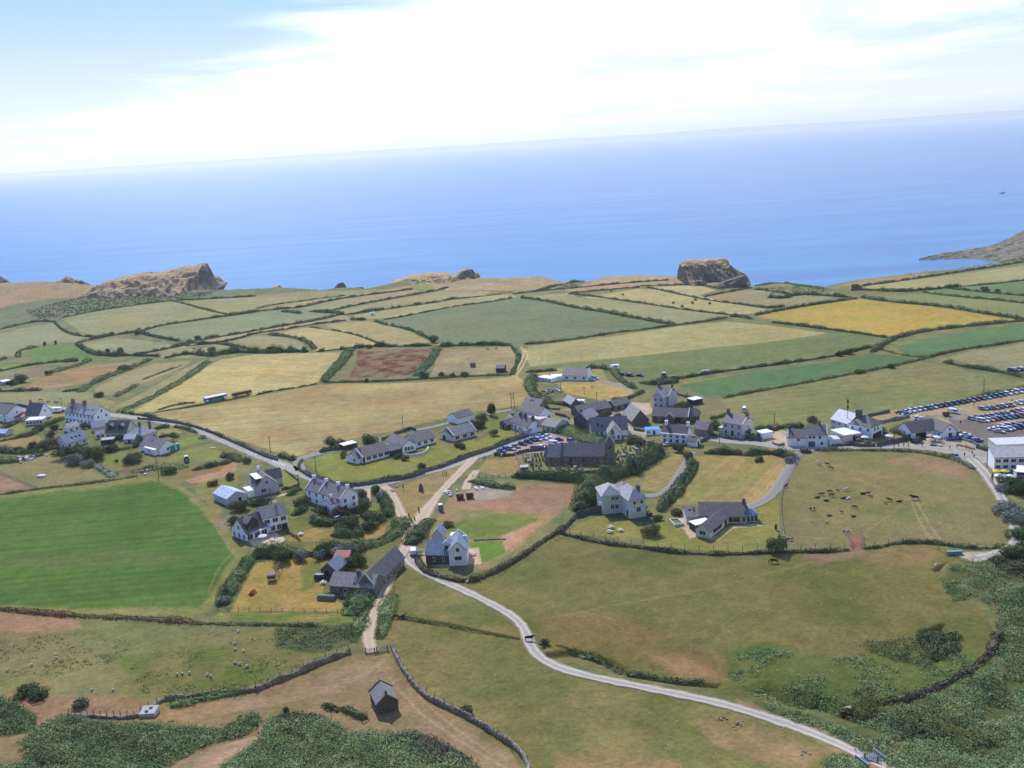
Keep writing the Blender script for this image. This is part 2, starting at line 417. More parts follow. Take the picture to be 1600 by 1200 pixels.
fld([(225,655),(240,646),(350,628),(400,619),(500,601),(640,598),(760,592),(810,588),(822,600),(830,620),(815,632),(790,637),(745,642),(700,652),(620,672),(540,687),(500,704),(465,712),(430,706),(330,672)], (182,165,112), (164,144,98), 'field', (4,5,.07), 26, 1.0)
fld([(507,596),(525,572),(542,545),(600,544),(677,541),(682,552),(643,590),(600,596)], (124,122,84), (140,128,92), None, None, 8, .8)
fld([(560,548),(600,549),(675,547),(662,565),(640,585),(600,590),(545,590),(555,570)], (96,46,36), (134,110,78), 'field', None, 4.5, 1.0, 2, 4)
for _q in ([(578,554),(600,550),(612,553),(592,557)],[(622,567),(650,565),(655,570),(630,571)],[(560,583),(585,579),(588,584),(565,587)],[(578,589),(600,587),(598,592)],[(640,551),(668,550),(664,554)]): fld(_q, (128,130,88), (116,110,78), None, None, 5, .8, 2, 3)
fld([(682,552),(692,545),(800,542),(806,560),(800,580),(790,583),(672,588),(680,570)], (170,154,112), (150,136,98), 'field', (4,8,.04), 16, .9)
fld([(825,541),(960,525),(1060,510),(1135,502),(1200,508),(1295,521),(1200,535),(1100,545),(1000,556),(900,566),(830,573),(822,560)], (174,166,112), (166,156,106), 'field', (10,5,.05), 30, .7)
fld([(830,573),(900,566),(1000,556),(1100,545),(1200,535),(1295,522),(1345,520),(1385,529),(1362,541),(1300,556),(1200,570),(1100,583),(1015,595),(985,592),(960,580),(930,576)], (112,128,76), (126,134,86), 'field', (9,6,.04), 30, .7)
fld([(1062,602),(1140,588),(1200,578),(1300,565),(1362,552),(1437,562),(1400,570),(1340,580),(1270,594),(1200,606),(1130,620),(1090,613)], (90,122,76), (100,128,82), 'field', (9,4,.03), 30, .6)
fld([(1125,624),(1200,610),(1270,598),(1340,585),(1430,569),(1480,568),(1500,575),(1560,589),(1700,612),(1600,606),(1540,621),(1480,633),(1410,645),(1360,660),(1300,668),(1240,668),(1185,666),(1150,655)], (130,135,84), (144,140,92), 'field', (9,7,.05), 28, .9)
fld([(1397,543),(1450,528),(1520,516),(1600,506),(1720,496),(1720,515),(1600,532),(1525,543),(1450,556),(1412,552)], (92,124,78), (100,130,84), 'field', (14,4,.03), 30, .6)
fld([(1460,562),(1530,547),(1600,536),(1720,520),(1720,580),(1600,576),(1570,578),(1545,573),(1500,566)], (158,150,110), (146,142,100), 'field', (14,7,.04), 25, .8)
fld([(1175,491),(1260,479),(1345,467),(1440,477),(1500,486),(1588,500),(1480,511),(1402,527),(1320,516),(1250,505),(1195,497)], (184,158,74), (176,152,76), 'field', (10,5,.03), 30, .6)
fld([(905,465),(1000,451),(1030,453),(1080,460),(1140,471),(1200,483),(1172,490),(1142,491),(1060,480),(980,470)], (182,171,120), (168,158,108), 'field', (20,5,.06), 24, .7)
fld([(820,463),(890,458),(905,466),(980,472),(1060,482),(1136,493),(1100,500),(1058,508),(1040,505),(960,492),(880,476)], (150,150,104), (160,152,108), 'field', (20,7,.04), 24, .7)
fld([(1017,449),(1060,446),(1095,446),(1120,454),(1090,462),(1070,461)], (184,172,126), None, 'field')
fld([(1095,464),(1130,456),(1200,452),(1290,461),(1300,466),(1240,478),(1200,482),(1160,476)], (152,142,106), (160,150,112), 'field', (20,7,.04), 20, .7)
fld([(1350,450),(1360,445),(1430,437),(1500,428),(1600,415),(1720,400),(1720,425),(1600,436),(1512,446),(1450,451)], (170,163,114), (158,154,106), 'field', (10,7,.04), 30, .7)
fld([(1375,463),(1450,457),(1520,466),(1600,475),(1720,490),(1600,496),(1525,490),(1450,477)], (132,140,90), (140,144,94), 'field', (16,7,.04), 30, .7)
fld([(1450,455),(1500,449),(1540,456),(1600,461),(1720,472),(1720,484),(1600,472),(1520,463)], (112,130,82), None, 'field')
fld([(1502,447),(1600,438),(1720,426),(1720,468),(1600,458),(1545,454)], (108,130,82), None, 'field')
# fields left of the village
fld([(35,606),(75,586),(140,572),(215,563),(200,573),(150,591),(125,601),(60,608)], (174,138,98), (148,130,88), 'field', (-30,5,.05), 10, .9)
fld([(-80,592),(0,582),(75,572),(80,585),(60,592),(0,602),(-80,612)], (134,122,96), (146,142,98), 'field', (5,6,.03), 20, 1)
fld([(147,607),(200,581),(240,568),(300,563),(290,572),(220,600),(190,617),(155,618)], (152,147,106), (160,150,110), 'field', (-30,6,.04), 15, .8)
fld([(168,641),(230,610),(290,575),(318,562),(335,562),(270,600),(205,641)], (158,150,108), (140,138,92), 'field', (-30,6,.04), 15, .8)
fld([(-80,625),(0,615),(80,612),(140,612),(152,620),(182,628),(165,641),(100,640),(0,633),(-80,630)], (142,142,100), (150,146,104), 'field', None, 18, .8)
# village plots
fld([(-80,645),(0,660),(60,660),(100,650),(180,668),(260,664),(330,690),(380,716),(360,735),(290,730),(250,742),(150,760),(0,775),(-80,780)], (108,118,72), (130,128,84), None, None, 8, .9, 2, 2)
fld([(0,655),(30,657),(40,672),(20,680),(0,682)], (136,140,78), None, 'lawn'); fld([(0,690),(60,680),(72,690),(50,700),(20,706),(0,704)], (160,140,96), None, 'lawn')
fld([(75,648),(100,645),(102,652),(80,655)], (160,146,92), None); fld([(140,722),(170,712),(200,704),(205,714),(180,724),(150,728)], (122,140,64), None, 'lawn')
fld([(245,673),(275,669),(285,676),(262,682),(246,682)], (150,142,90), None, 'lawn'); fld([(276,690),(300,680),(312,684),(318,690),(285,698)], (124,144,58), None, 'lawn')
fld([(-80,720),(0,718),(40,712),(90,705),(130,720),(160,735),(185,745),(120,755),(60,763),(40,752),(0,738),(-80,725)], (130,132,80), (152,138,98), 'field', None, 14, .9, 1.5)
fld([(-80,720),(0,738),(40,755),(58,763),(0,772),(-80,780)], (166,134,104), (156,130,98), None, None, 10, .6)
fld([(265,706),(330,698),(372,720),(330,722),(290,716),(262,722)], (126,138,70), (150,138,92), 'lawn', None, 8, .8)
fld([(180,738),(200,728),(240,728),(245,735),(205,742)], (120,96,78), (128,120,80), None, None, 4, .7, 1, 2)
fld([(272,742),(290,732),(320,728),(345,728),(365,722),(372,730),(350,742),(330,752),(290,752)], (150,118,80), (132,120,74), None, None, 5, .8, 1.5, 3)
fld([(285,750),(310,742),(345,738),(352,728),(372,720),(368,735),(350,748),(300,756)], (184,146,120), (164,128,98), None, None, 5, .6, 1.5, 2)
fld([(300,762),(330,748),(372,742),(372,758),(335,778),(350,800),(340,806)], (138,136,80), (160,132,96), None, None, 7, .8, 1.5, 2)
# the big green field
fld([(-80,782),(0,773),(120,759),(180,749),(247,744),(290,764),(335,798),(352,822),(375,848),(390,864),(374,886),(345,930),(325,957),(300,964),(150,958),(0,948),(-80,945)], (134,136,78), (150,140,92), 'field', None, 9, .7)
fld([(-80,786),(0,779),(120,766),(200,755),(250,752),(290,775),(325,808),(345,835),(365,868),(345,900),(325,930),(310,950),(150,952),(0,944),(-80,940)], (78,114,44), (94,122,54), None, (4,4.2,.085), 22, .8, 4, 6)
fld([(0,872),(60,862),(180,858),(300,868),(250,884),(100,888),(0,890)], (96,116,60), None, None, (4,4.2,.05), 12, .5, 10, 12)
# gardens in the middle
fld([(372,800),(400,760),(470,740),(540,790),(610,780),(640,840),(610,870),(560,890),(420,860),(360,840)], (110,118,66), (128,126,78), None, None, 6, .9, 2, 2)
fld([(432,748),(445,735),(467,748),(466,758),(438,762)], (138,142,70), None, 'lawn')
fld([(335,756),(372,750),(372,760),(345,766)], (130,140,70), None, 'lawn')
fld([(452,792),(470,788),(482,797),(470,806),(455,812)], (128,140,66), None, 'lawn')
fld([(448,838),(500,822),(560,826),(590,834),(560,846),(450,846)], (142,138,76), (176,142,96), 'lawn', None, 7, .7)
fld([(575,795),(590,795),(596,812),(580,804)], (134,150,66), None, 'lawn')
fld([(565,840),(590,822),(606,816),(600,836),(580,848)], (150,140,80), (186,134,92), None, None, 4, .8)
fld([(388,846),(400,838),(430,832),(446,842),(440,848),(396,854)], (236,218,200), (206,180,160), 'patio', None, 3, .5)
fld([(336,815),(360,805),(372,812),(362,824),(350,832)], (156,140,118), (130,118,100), 'patio', None, 3, .6)
fld([(358,960),(376,925),(400,880),(440,870),(524,872),(512,900),(502,930),(530,940),(547,956),(400,954)], (178,150,90), (158,142,80), 'lawn', (12,3,.03), 9, .8)
fld([(470,885),(500,872),(505,900),(490,920),(470,925)], (120,128,68), None, None, None, 5, .5, 4, 5)
fld([(330,968),(345,957),(545,957),(548,975),(430,972)], (112,132,58), (164,142,92), None, (2,1.6,.12), 6, .7)
# rough pasture lower left
fld([(-80,945),(0,950),(150,962),(300,972),(430,976),(545,978),(560,1005),(500,1036),(420,1070),(340,1083),(240,1100),(215,1117),(100,1125),(0,1135),(-80,1150)], (138,130,90), (122,126,78), 'field', None, 16, .9)
fld([(-80,950),(0,955),(80,962),(125,970),(130,982),(60,990),(0,990),(-80,990)], (172,136,110), (150,130,96), None, None, 9, .7, 4, 6)
fld([(190,1030),(240,1020),(310,1010),(400,1000),(520,985),(556,1000),(500,1036),(420,1070),(290,1085),(215,1085)], (106,122,58), (132,128,82), None, None, 8, .95, 6, 10)
fld([(430,980),(555,980),(560,1003),(500,1020),(430,1010)], (116,132,68), (132,130,80), None, None, 7, .8, 4, 6)
fld([(-80,1060),(0,1082),(60,1090),(150,1085),(215,1100),(240,1112),(215,1118),(150,1125),(60,1140),(0,1150),(-80,1150)], (162,128,102), (142,122,88), None, None, 8, .7, 5, 8)
# trodden ground round the hut
fld([(225,1120),(260,1108),(340,1084),(420,1072),(500,1040),(560,1020),(610,1020),(625,1060),(660,1090),(720,1120),(780,1155),(830,1190),(845,1240),(-80,1240),(-80,1140),(100,1140)], (158,134,104), (136,124,86), None, None, 9, .9, 2, 3)
fld([(505,1052),(560,1035),(585,1022),(606,1022),(606,1040),(595,1062),(560,1068),(500,1092),(440,1100),(330,1118),(250,1130),(225,1124),(330,1100),(440,1082)], (166,140,110), (152,132,98), None, None, 7, .6, 5, 6)
fld([(640,1080),(672,1105),(740,1145),(800,1185),(830,1240),(760,1240),(700,1180),(655,1120),(630,1085)], (166,140,110), (150,130,94), None, None, 6, .6, 4, 5)
fld([(300,1200),(330,1170),(400,1150),(412,1122),(420,1130),(408,1158),(350,1185),(330,1240),(240,1240)], (178,146,120), None, None, None, 5, .4, 2, 3)
fld([(0,1190),(40,1180),(75,1190),(60,1240),(-80,1240)], (140,112,98), None, None, None, 5, .4, 2, 3)
fld([(55,1150),(90,1130),(75,1115),(130,1115),(150,1130),(130,1150),(60,1165)], (158,124,104), None, None, None, 5, .4, 3, 4)
# right-hand slopes
fld([(612,900),(625,880),(660,900),(720,935),(790,966),(812,985),(822,1002),(760,985),(620,962),(606,960)], (112,120,66), (138,130,80), 'field', None, 13, .9)
fld([(606,962),(700,975),(815,1000),(845,1030),(900,1055),(1000,1080),(1120,1105),(1200,1130),(1300,1165),(1400,1240),(845,1240),(790,1165),(700,1115),(640,1070),(608,1020)], (116,120,68), (142,130,84), 'field', None, 15, .95)
fld([(870,1180),(940,1170),(1000,1185),(1060,1195),(1050,1240),(850,1240)], (160,130,92), (140,124,82), None, None, 6, .8, 8, 10)
fld([(1080,1130),(1150,1125),(1240,1150),(1290,1175),(1260,1200),(1180,1190),(1120,1160)], (158,134,98), (140,126,82), None, None, 7, .8, 8, 10)
fld([(700,905),(760,890),(830,862),(880,838),(1000,850),(1100,862),(1230,862),(1325,862),(1345,858),(1460,848),(1500,870),(1480,890),(1540,960),(1560,1000),(1530,1050),(1400,1095),(1310,1112),(1130,1085),(1000,1050),(860,1015),(830,985),(800,956)], (104,110,58), (128,122,74), 'field', None, 20, .95)
fld([(830,960),(900,950),(960,965),(1040,985),(1090,1000),(1130,1030),(1120,1060),(1050,1055),(950,1035),(870,1010)], (134,116,76), (116,112,64), None, None, 9, .8, 10, 14)
fld([(1000,1020),(1060,1022),(1110,1035),(1120,1058),(1060,1055)], (164,130,96), (138,120,76), None, None, 6, .7, 8, 9)
fld([(1340,862),(1400,852),(1460,850),(1475,868),(1440,880),(1380,885),(1350,882)], (152,128,90), (130,120,76), None, None, 7, .8, 5, 7)
fld([(1480,880),(1560,868),(1700,850),(1700,1240),(1420,1240),(1300,1120),(1410,1090),(1530,1045),(1560,1000),(1545,950)], (84,98,54), (112,112,66), None, None, 10, .9, 4, 6)
fld([(1130,1010),(1200,1005),(1300,1030),(1430,1005),(1530,1030),(1470,1075),(1330,1110),(1290,1115),(1150,1075)], (92,110,56), (110,118,64), None, None, 8, .9, 6, 10)
fld([(1150,1095),(1260,1125),(1330,1155),(1420,1210),(1400,1215),(1290,1165),(1200,1125)], (164,134,108), (140,126,84), None, None, 6, .6, 3, 4)
# pasture with the cattle
fld([(1222,760),(1252,706),(1330,700),(1440,706),(1512,722),(1524,738),(1556,780),(1580,835),(1562,862),(1500,852),(1400,848),(1345,855),(1230,858),(1221,800)], (138,129,88), (122,124,76), 'field', None, 16, .9)
fld([(1390,720),(1430,712),(1470,725),(1515,735),(1510,745),(1440,738)], (158,130,100), None, None, None, 6, .5, 7, 8)
fld([(1326,838),(1345,836),(1349,860),(1330,862)], (150,108,92), None, None, None, 4, .3, 1.5, 1)
fld([(1250,865),(1330,858),(1350,862),(1330,872),(1280,882)], (150,122,96), None, None, None, 6, .5, 6, 6)
# church area and plots
fld([(745,737),(760,718),(812,712),(818,735),(790,745)], (164,142,96), (150,138,88), 'field', None, 8, .7)
fld([(808,712),(850,700),(960,700),(1000,692),(1030,690),(1010,715),(985,735),(900,738),(812,736)], (136,136,80), (150,142,92), 'churchyard', None, 6, .8)
fld([(608,768),(690,735),(737,718),(745,722),(700,760),(668,792),(648,826),(640,822),(625,795)], (164,142,100), (150,136,88), 'field', None, 8, .8)
fld([(680,815),(700,780),(722,765),(780,752),(880,757),(908,760),(905,770),(870,806),(830,840),(760,890),(700,870),(670,840)], (140,136,84), (168,136,104), None, None, 6, .9)
fld([(706,790),(720,768),(760,775),(860,757),(905,758),(903,772),(872,804),(800,800),(740,797)], (168,132,110), (152,126,96), None, None, 5, .7, 2, 4)
fld([(715,776),(735,768),(770,755),(800,762),(800,775),(750,782)], (168,156,142), None, None, None, 5, .4, 2, 3)
fld([(690,825),(730,808),(790,803),(850,810),(830,835),(770,842),(710,838)], (106,130,58), (130,132,74), None, None, 7, .7, 4, 6)
fld([(775,845),(800,830),(845,812),(850,820),(810,845),(790,862)], (188,148,122), None, None, None, 5, .5, 3, 4)
fld([(733,848),(785,845),(790,862),(755,880),(748,876)], (106,138,56), None, 'lawn', None, 5, .5)
fld([(730,857),(748,856),(753,881),(733,882)], (206,182,158), None, 'patio', None, 3, .3); fld([(672,883),(703,880),(703,890),(680,886)], (206,178,150), None, 'patio'); fld([(660,865),(667,862),(668,884),(660,880)], (200,178,156), None, 'patio')
fld([(880,832),(930,808),(1002,815),(1005,838),(960,840)], (150,140,82), (128,134,66), 'lawn', None, 8, .8)
fld([(1004,852),(1020,822),(1060,790),(1180,788),(1216,780),(1222,857),(1100,860)], (134,138,70), (152,142,84), 'lawn', None, 8, .8)
fld([(1054,822),(1072,792),(1075,815),(1090,838),(1078,842),(1068,826)], (210,186,164), (190,160,140), 'patio', None, 3, .5)
fld([(1115,843),(1108,843),(1143,821),(1183,818),(1192,822),(1146,825),(1120,846)], (206,186,140), None, 'patio', None, 3, .3)
fld([(1056,788),(1084,712),(1160,712),(1232,706),(1228,735),(1205,772),(1178,788),(1120,788)], (146,142,84), (166,146,94), 'field', (60,3,.05), 9, .9)
fld([(1150,786),(1200,740),(1228,712),(1232,712),(1208,768),(1178,788)], (176,152,104), None, None, (60,2,.08), 6, .5, 5, 6)
fld([(1003,765),(1010,738),(1068,700),(1078,712),(1052,748),(1030,768)], (152,144,90), (164,146,98), 'field', (40,3,.05), 8, .8)
fld([(872,600),(930,592),(955,596),(988,612),(980,620),(935,625),(885,614)], (188,162,98), (176,156,92), 'lawn', None, 9, .6)
fld([(833,583),(880,574),(940,576),(950,594),(900,600),(850,600)], (160,152,94), None, None, None, 9, .6)
fld([(920,592),(945,595),(985,600),(990,613),(984,617),(975,608),(940,599)], (164,154,140), None, None, None, 5, .3)
fld([(475,722),(520,706),(545,716),(600,720),(660,716),(700,705),(645,738),(590,750),(520,750)], (132,140,66), (146,144,78), 'lawn', None, 9, .7)
fld([(640,722),(660,715),(690,694),(745,688),(790,672),(815,680),(722,712),(650,735)], (132,140,66), (144,144,80), 'lawn', None, 9, .7)
fld([(746,650),(790,640),(815,655),(795,672),(750,678)], (118,128,66), None, None, None, 6, .6)
fld([(1015,625),(1100,620),(1180,655),(1165,675),(1100,670),(1020,672),(940,640),(900,628),(820,625),(800,650),(850,690),(1000,690)], (140,134,92), (128,124,84), None, None, 6, .9, 2, 2)
fld([(965,660),(985,668),(1010,680),(1000,690),(980,686)], (182,170,158), None, 'yard', None, 4, .4); fld([(880,640),(900,630),(990,640),(985,665),(940,650)], (170,158,138), None, 'yard', None, 4, .5)
fld([(985,628),(1015,630),(1020,645),(1000,652),(985,645)], (196,180,160), None, 'yard', None, 4, .4)
fld([(855,660),(895,655),(905,668),(880,672)], (164,150,132), None, 'yard', None, 4, .4)
# car parks
fld([(766,710),(790,692),(850,674),(885,680),(905,694),(870,704),(800,712)], (188,166,154), (176,158,148), 'car_park', None, 5, .4)
fld([(1400,652),(1480,636),(1560,621),(1720,592),(1720,720),(1600,714),(1560,700),(1540,692),(1490,668),(1440,660)], (182,160,128), (172,152,120), 'car_park', None, 8, .6)
fld([(1490,668),(1478,650),(1510,648),(1540,662),(1600,660),(1720,650),(1720,720),(1600,712),(1560,698),(1540,692)], (126,120,118), (116,111,110), None, None, 6, .5, 2, 2)
fld([(1440,648),(1500,645),(1520,652),(1500,656),(1450,652)], (158,148,138), None, None, None, 6, .5, 3, 3)
fld([(1540,700),(1600,690),(1720,690),(1720,720),(1545,706)], (176,172,166), None, None, None, 6, .3)
fld([(1420,690),(1480,686),(1530,692),(1545,705),(1545,740),(1520,735),(1500,718),(1440,704)], (176,168,160), (168,160,152), 'forecourt', None, 5, .4)
fld([(1525,728),(1538,715),(1552,735),(1560,760),(1550,770)], (160,138,92), None, None, None, 4, .4)
fld([(1550,742),(1600,740),(1620,765),(1570,768)], (190,176,166), None, 'patio')
fld([(1480,862),(1500,862),(1555,862),(1580,856),(1585,868),(1540,878),(1520,877)], (198,186,170), None, None, None, 5, .4)
fld([(1196,690),(1215,672),(1228,674),(1230,696),(1205,697)], (196,180,160), None, 'yard')
fld([(1370,690),(1395,672),(1412,672),(1415,688),(1380,696)], (150,140,92), None, None); fld([(1360,652),(1400,640),(1412,652),(1390,660)], (176,154,112), None, None)

# worn tracks and marks painted into the turf: (points, half width px, colour, strength)
TRK = [([(350,1112),(450,1098),(560,1060),(600,1032)],3,(178,150,126),.5), ([(610,1060),(650,1110),(720,1160),(790,1200)],2.5,(184,158,132),.6), ([(640,1075),(700,1130),(770,1180)],2,(184,158,132),.5),
 ([(830,970),(900,958),(1000,938),(1120,918),(1220,890),(1290,874),(1335,858)],1.6,(150,128,92),.55),
 ([(1425,785),(1432,805),(1445,830),(1455,842)],1.4,(170,152,112),.7), ([(1433,785),(1445,806),(1460,832),(1470,842)],1.4,(170,152,112),.7),
 ([(1415,780),(1400,800),(1380,810),(1350,835)],1.4,(160,144,106),.45),
 ([(1265,710),(1300,735),(1400,770),(1420,780)],1.2,(160,144,108),.5), ([(1275,708),(1310,733),(1390,745)],1.2,(160,144,108),.4),
 ([(820,545),(825,556),(818,570),(806,588)],1.5,(206,184,150),.9), ([(814,543),(820,552),(812,570),(801,588)],1.5,(206,184,150),.9),
 ([(840,550),(842,560),(835,572)],1.2,(196,180,132),.5), ([(852,548),(853,560),(848,570)],1.2,(196,180,132),.5),
 ([(545,500),(470,508),(400,520),(330,532),(290,541)],2.2,(182,162,124),.6),
 ([(1500,880),(1530,900),(1545,930),(1558,960),(1562,985)],2.2,(150,132,98),.5),
 ([(1195,930),(1208,905),(1225,890)],1.4,(134,120,82),.4),
 ([(1072,1062),(1070,1045)],1.3,(150,134,92),.8),([(1080,1063),(1081,1044)],1.3,(150,134,92),.8),([(1092,1064),(1096,1050)],1.2,(150,134,92),.6),
 ([(360,866),(340,890),(325,925)],2,(160,140,90),.4), ([(330,812),(345,835),(362,862),(372,872)],2.2,(168,146,104),.5),
 ([(865,1012),(900,1035),(960,1048)],1.2,(136,116,80),.4), ([(620,968),(700,978),(760,990)],1.2,(80,82,50),.6), ([(760,990),(815,1000)],1.2,(80,82,50),.6)]
def _cv(polys, kind, label, n_per, h, name, **k): return (polys, kind, label, n_per, h, name, k)
COVERS = [
 _cv([[(40,486),(120,466),(200,462),(330,456),(338,452),(330,462),(250,470),(140,488),(60,500)], [(128,466),(160,452),(230,446),(262,452),(200,462)]], 'far', 'dark scrub at the foot of the left headland', .05, 1.1, 'scrub', holes=.4, seed=31),
 _cv([[(1190,452),(1250,446),(1300,452),(1280,460),(1200,460)], [(640,436),(700,432),(735,436),(700,442),(650,444)], [(1440,415),(1540,408),(1600,402),(1600,408),(1500,420)], [(860,450),(890,444),(912,446),(880,454)]], 'far', 'low cliff-top scrub along the coast', .05, 1.0, 'scrub', holes=.45, seed=33),
 _cv([[(-60,1085),(0,1088),(25,1096),(60,1118),(55,1142),(0,1150),(-60,1150)], [(70,1128),(100,1116),(135,1128),(220,1130),(300,1136),(345,1140),(400,1113),(411,1128),(380,1152),(310,1168),(262,1200),(240,1225),(-60,1225),(0,1200),(60,1182),(30,1160)]], 'bracken', 'dense green bracken and gorse slope at the lower left', 1.1, 1.25, 'bracken', holes=.24, seed=3),
 _cv([[(-60,1090),(0,1092),(40,1105),(58,1130),(0,1145)], [(100,1120),(140,1128),(110,1150),(75,1150)], [(140,1135),(260,1140),(300,1150),(200,1170),(100,1165)], [(30,1165),(90,1170),(130,1190),(40,1200)], [(345,1140),(400,1118),(400,1135),(360,1150)], [(200,1170),(300,1160),(260,1195),(180,1200)]], 'dark', 'darker gorse clumps in the lower left bracken', .9, 1.9, 'gorse', holes=.34, seed=9),
 _cv([[(330,1225),(345,1200),(408,1152),(412,1126),(440,1114),(500,1118),(545,1140),(600,1146),(645,1143),(700,1166),(745,1200),(760,1225)]], 'bracken', 'broad bracken mound in the bottom foreground', 1.1, 1.2, 'bracken', holes=.16, seed=5),
 _cv([[(600,1150),(650,1142),(705,1166),(750,1200),(700,1200),(660,1178),(610,1165)], [(440,1116),(500,1120),(480,1140),(430,1140)]], 'purple', 'dark brownish heather edging the bracken mound', 1.0, 1.2, 'heather', holes=.3, seed=7),
 _cv([[(1130,1022),(1200,1010),(1300,1030),(1400,1012),(1430,1002),(1500,1020),(1530,1030),(1470,1068),(1400,1088),(1330,1108),(1290,1113),(1200,1092),(1135,1070)]], 'bracken', 'thin green bracken over the lower right slope', .6, .4, 'bracken', holes=.5, seed=11),
 _cv([[(1200,1095),(1240,1075),(1290,1085),(1310,1110),(1260,1108)], [(1310,1085),(1400,1070),(1430,1080),(1400,1105),(1330,1125)], [(1340,1010),(1430,995),(1500,1010),(1470,1040),(1400,1035)]], 'dark', 'dark bramble clumps in the stream gully', 1.0, 1.3, 'bramble', holes=.42, seed=13),
 _cv([[(1468,905),(1485,888),(1530,880),(1560,868),(1640,860),(1640,1230),(1440,1230),(1390,1180),(1340,1140),(1345,1118),(1410,1098),(1480,1078),(1545,1042),(1562,1000),(1552,945),(1520,930),(1490,940)]], 'bracken', 'deep green bracken and scrub down the right-hand gully', .95, 1.2, 'bracken', holes=.38, seed=15),
 _cv([[(1350,1125),(1420,1105),(1480,1100),(1540,1140),(1600,1170),(1560,1200),(1480,1180),(1420,1160)], [(1570,900),(1640,890),(1640,1060),(1590,1060),(1560,1040),(1575,980)], [(1500,1070),(1560,1060),(1590,1100),(1540,1110)]], 'dark', 'dark scrub clumps in the right-hand gully', .8, 1.7, 'scrub', holes=.5, seed=17),
 _cv([[(1180,1098),(1260,1116),(1320,1138),(1380,1165),(1430,1205),(1400,1205),(1340,1170),(1290,1142),(1210,1116)]], 'bracken', 'bracken strip along the far side of the gravel road', .9, .8, 'bracken', holes=.3, seed=19),
 _cv([[(1278,1230),(1290,1185),(1320,1178),(1350,1194),(1375,1215),(1370,1230)]], 'bracken', 'bracken patch between the gravel road and the photo bottom', 1.1, 1.0, 'bracken', holes=.2, seed=21),
 _cv([[(200,1030),(260,1015),(380,1000),(540,980),(560,1005),(500,1036),(420,1068),(300,1080),(215,1085)], [(0,1000),(100,990),(220,1000),(180,1040),(60,1060),(0,1060)]], 'rush', 'scattered rushes and rough grass tufts in the sheep pasture', .2, .22, 'rushes', holes=.5, seed=23),
 _cv([[(430,980),(558,978),(562,1004),(500,1020),(430,1012)]], 'mid', 'rank green weeds in the corner of the sheep pasture', .8, .6, 'weeds', holes=.35, seed=25)]
for _p in COVERS:
    if _p[1] in ('bracken', 'mid') and _p[6].get('holes', 0) < .45:
        for _q in _p[0]: fld(_q, (84,98,60), (104,108,70), None, None, 5, .8, 3, 5)
    elif _p[1] == 'purple':
        for _q in _p[0]: fld(_q, (84,78,62), (100,92,66), None, None, 5, .8, 3, 5)
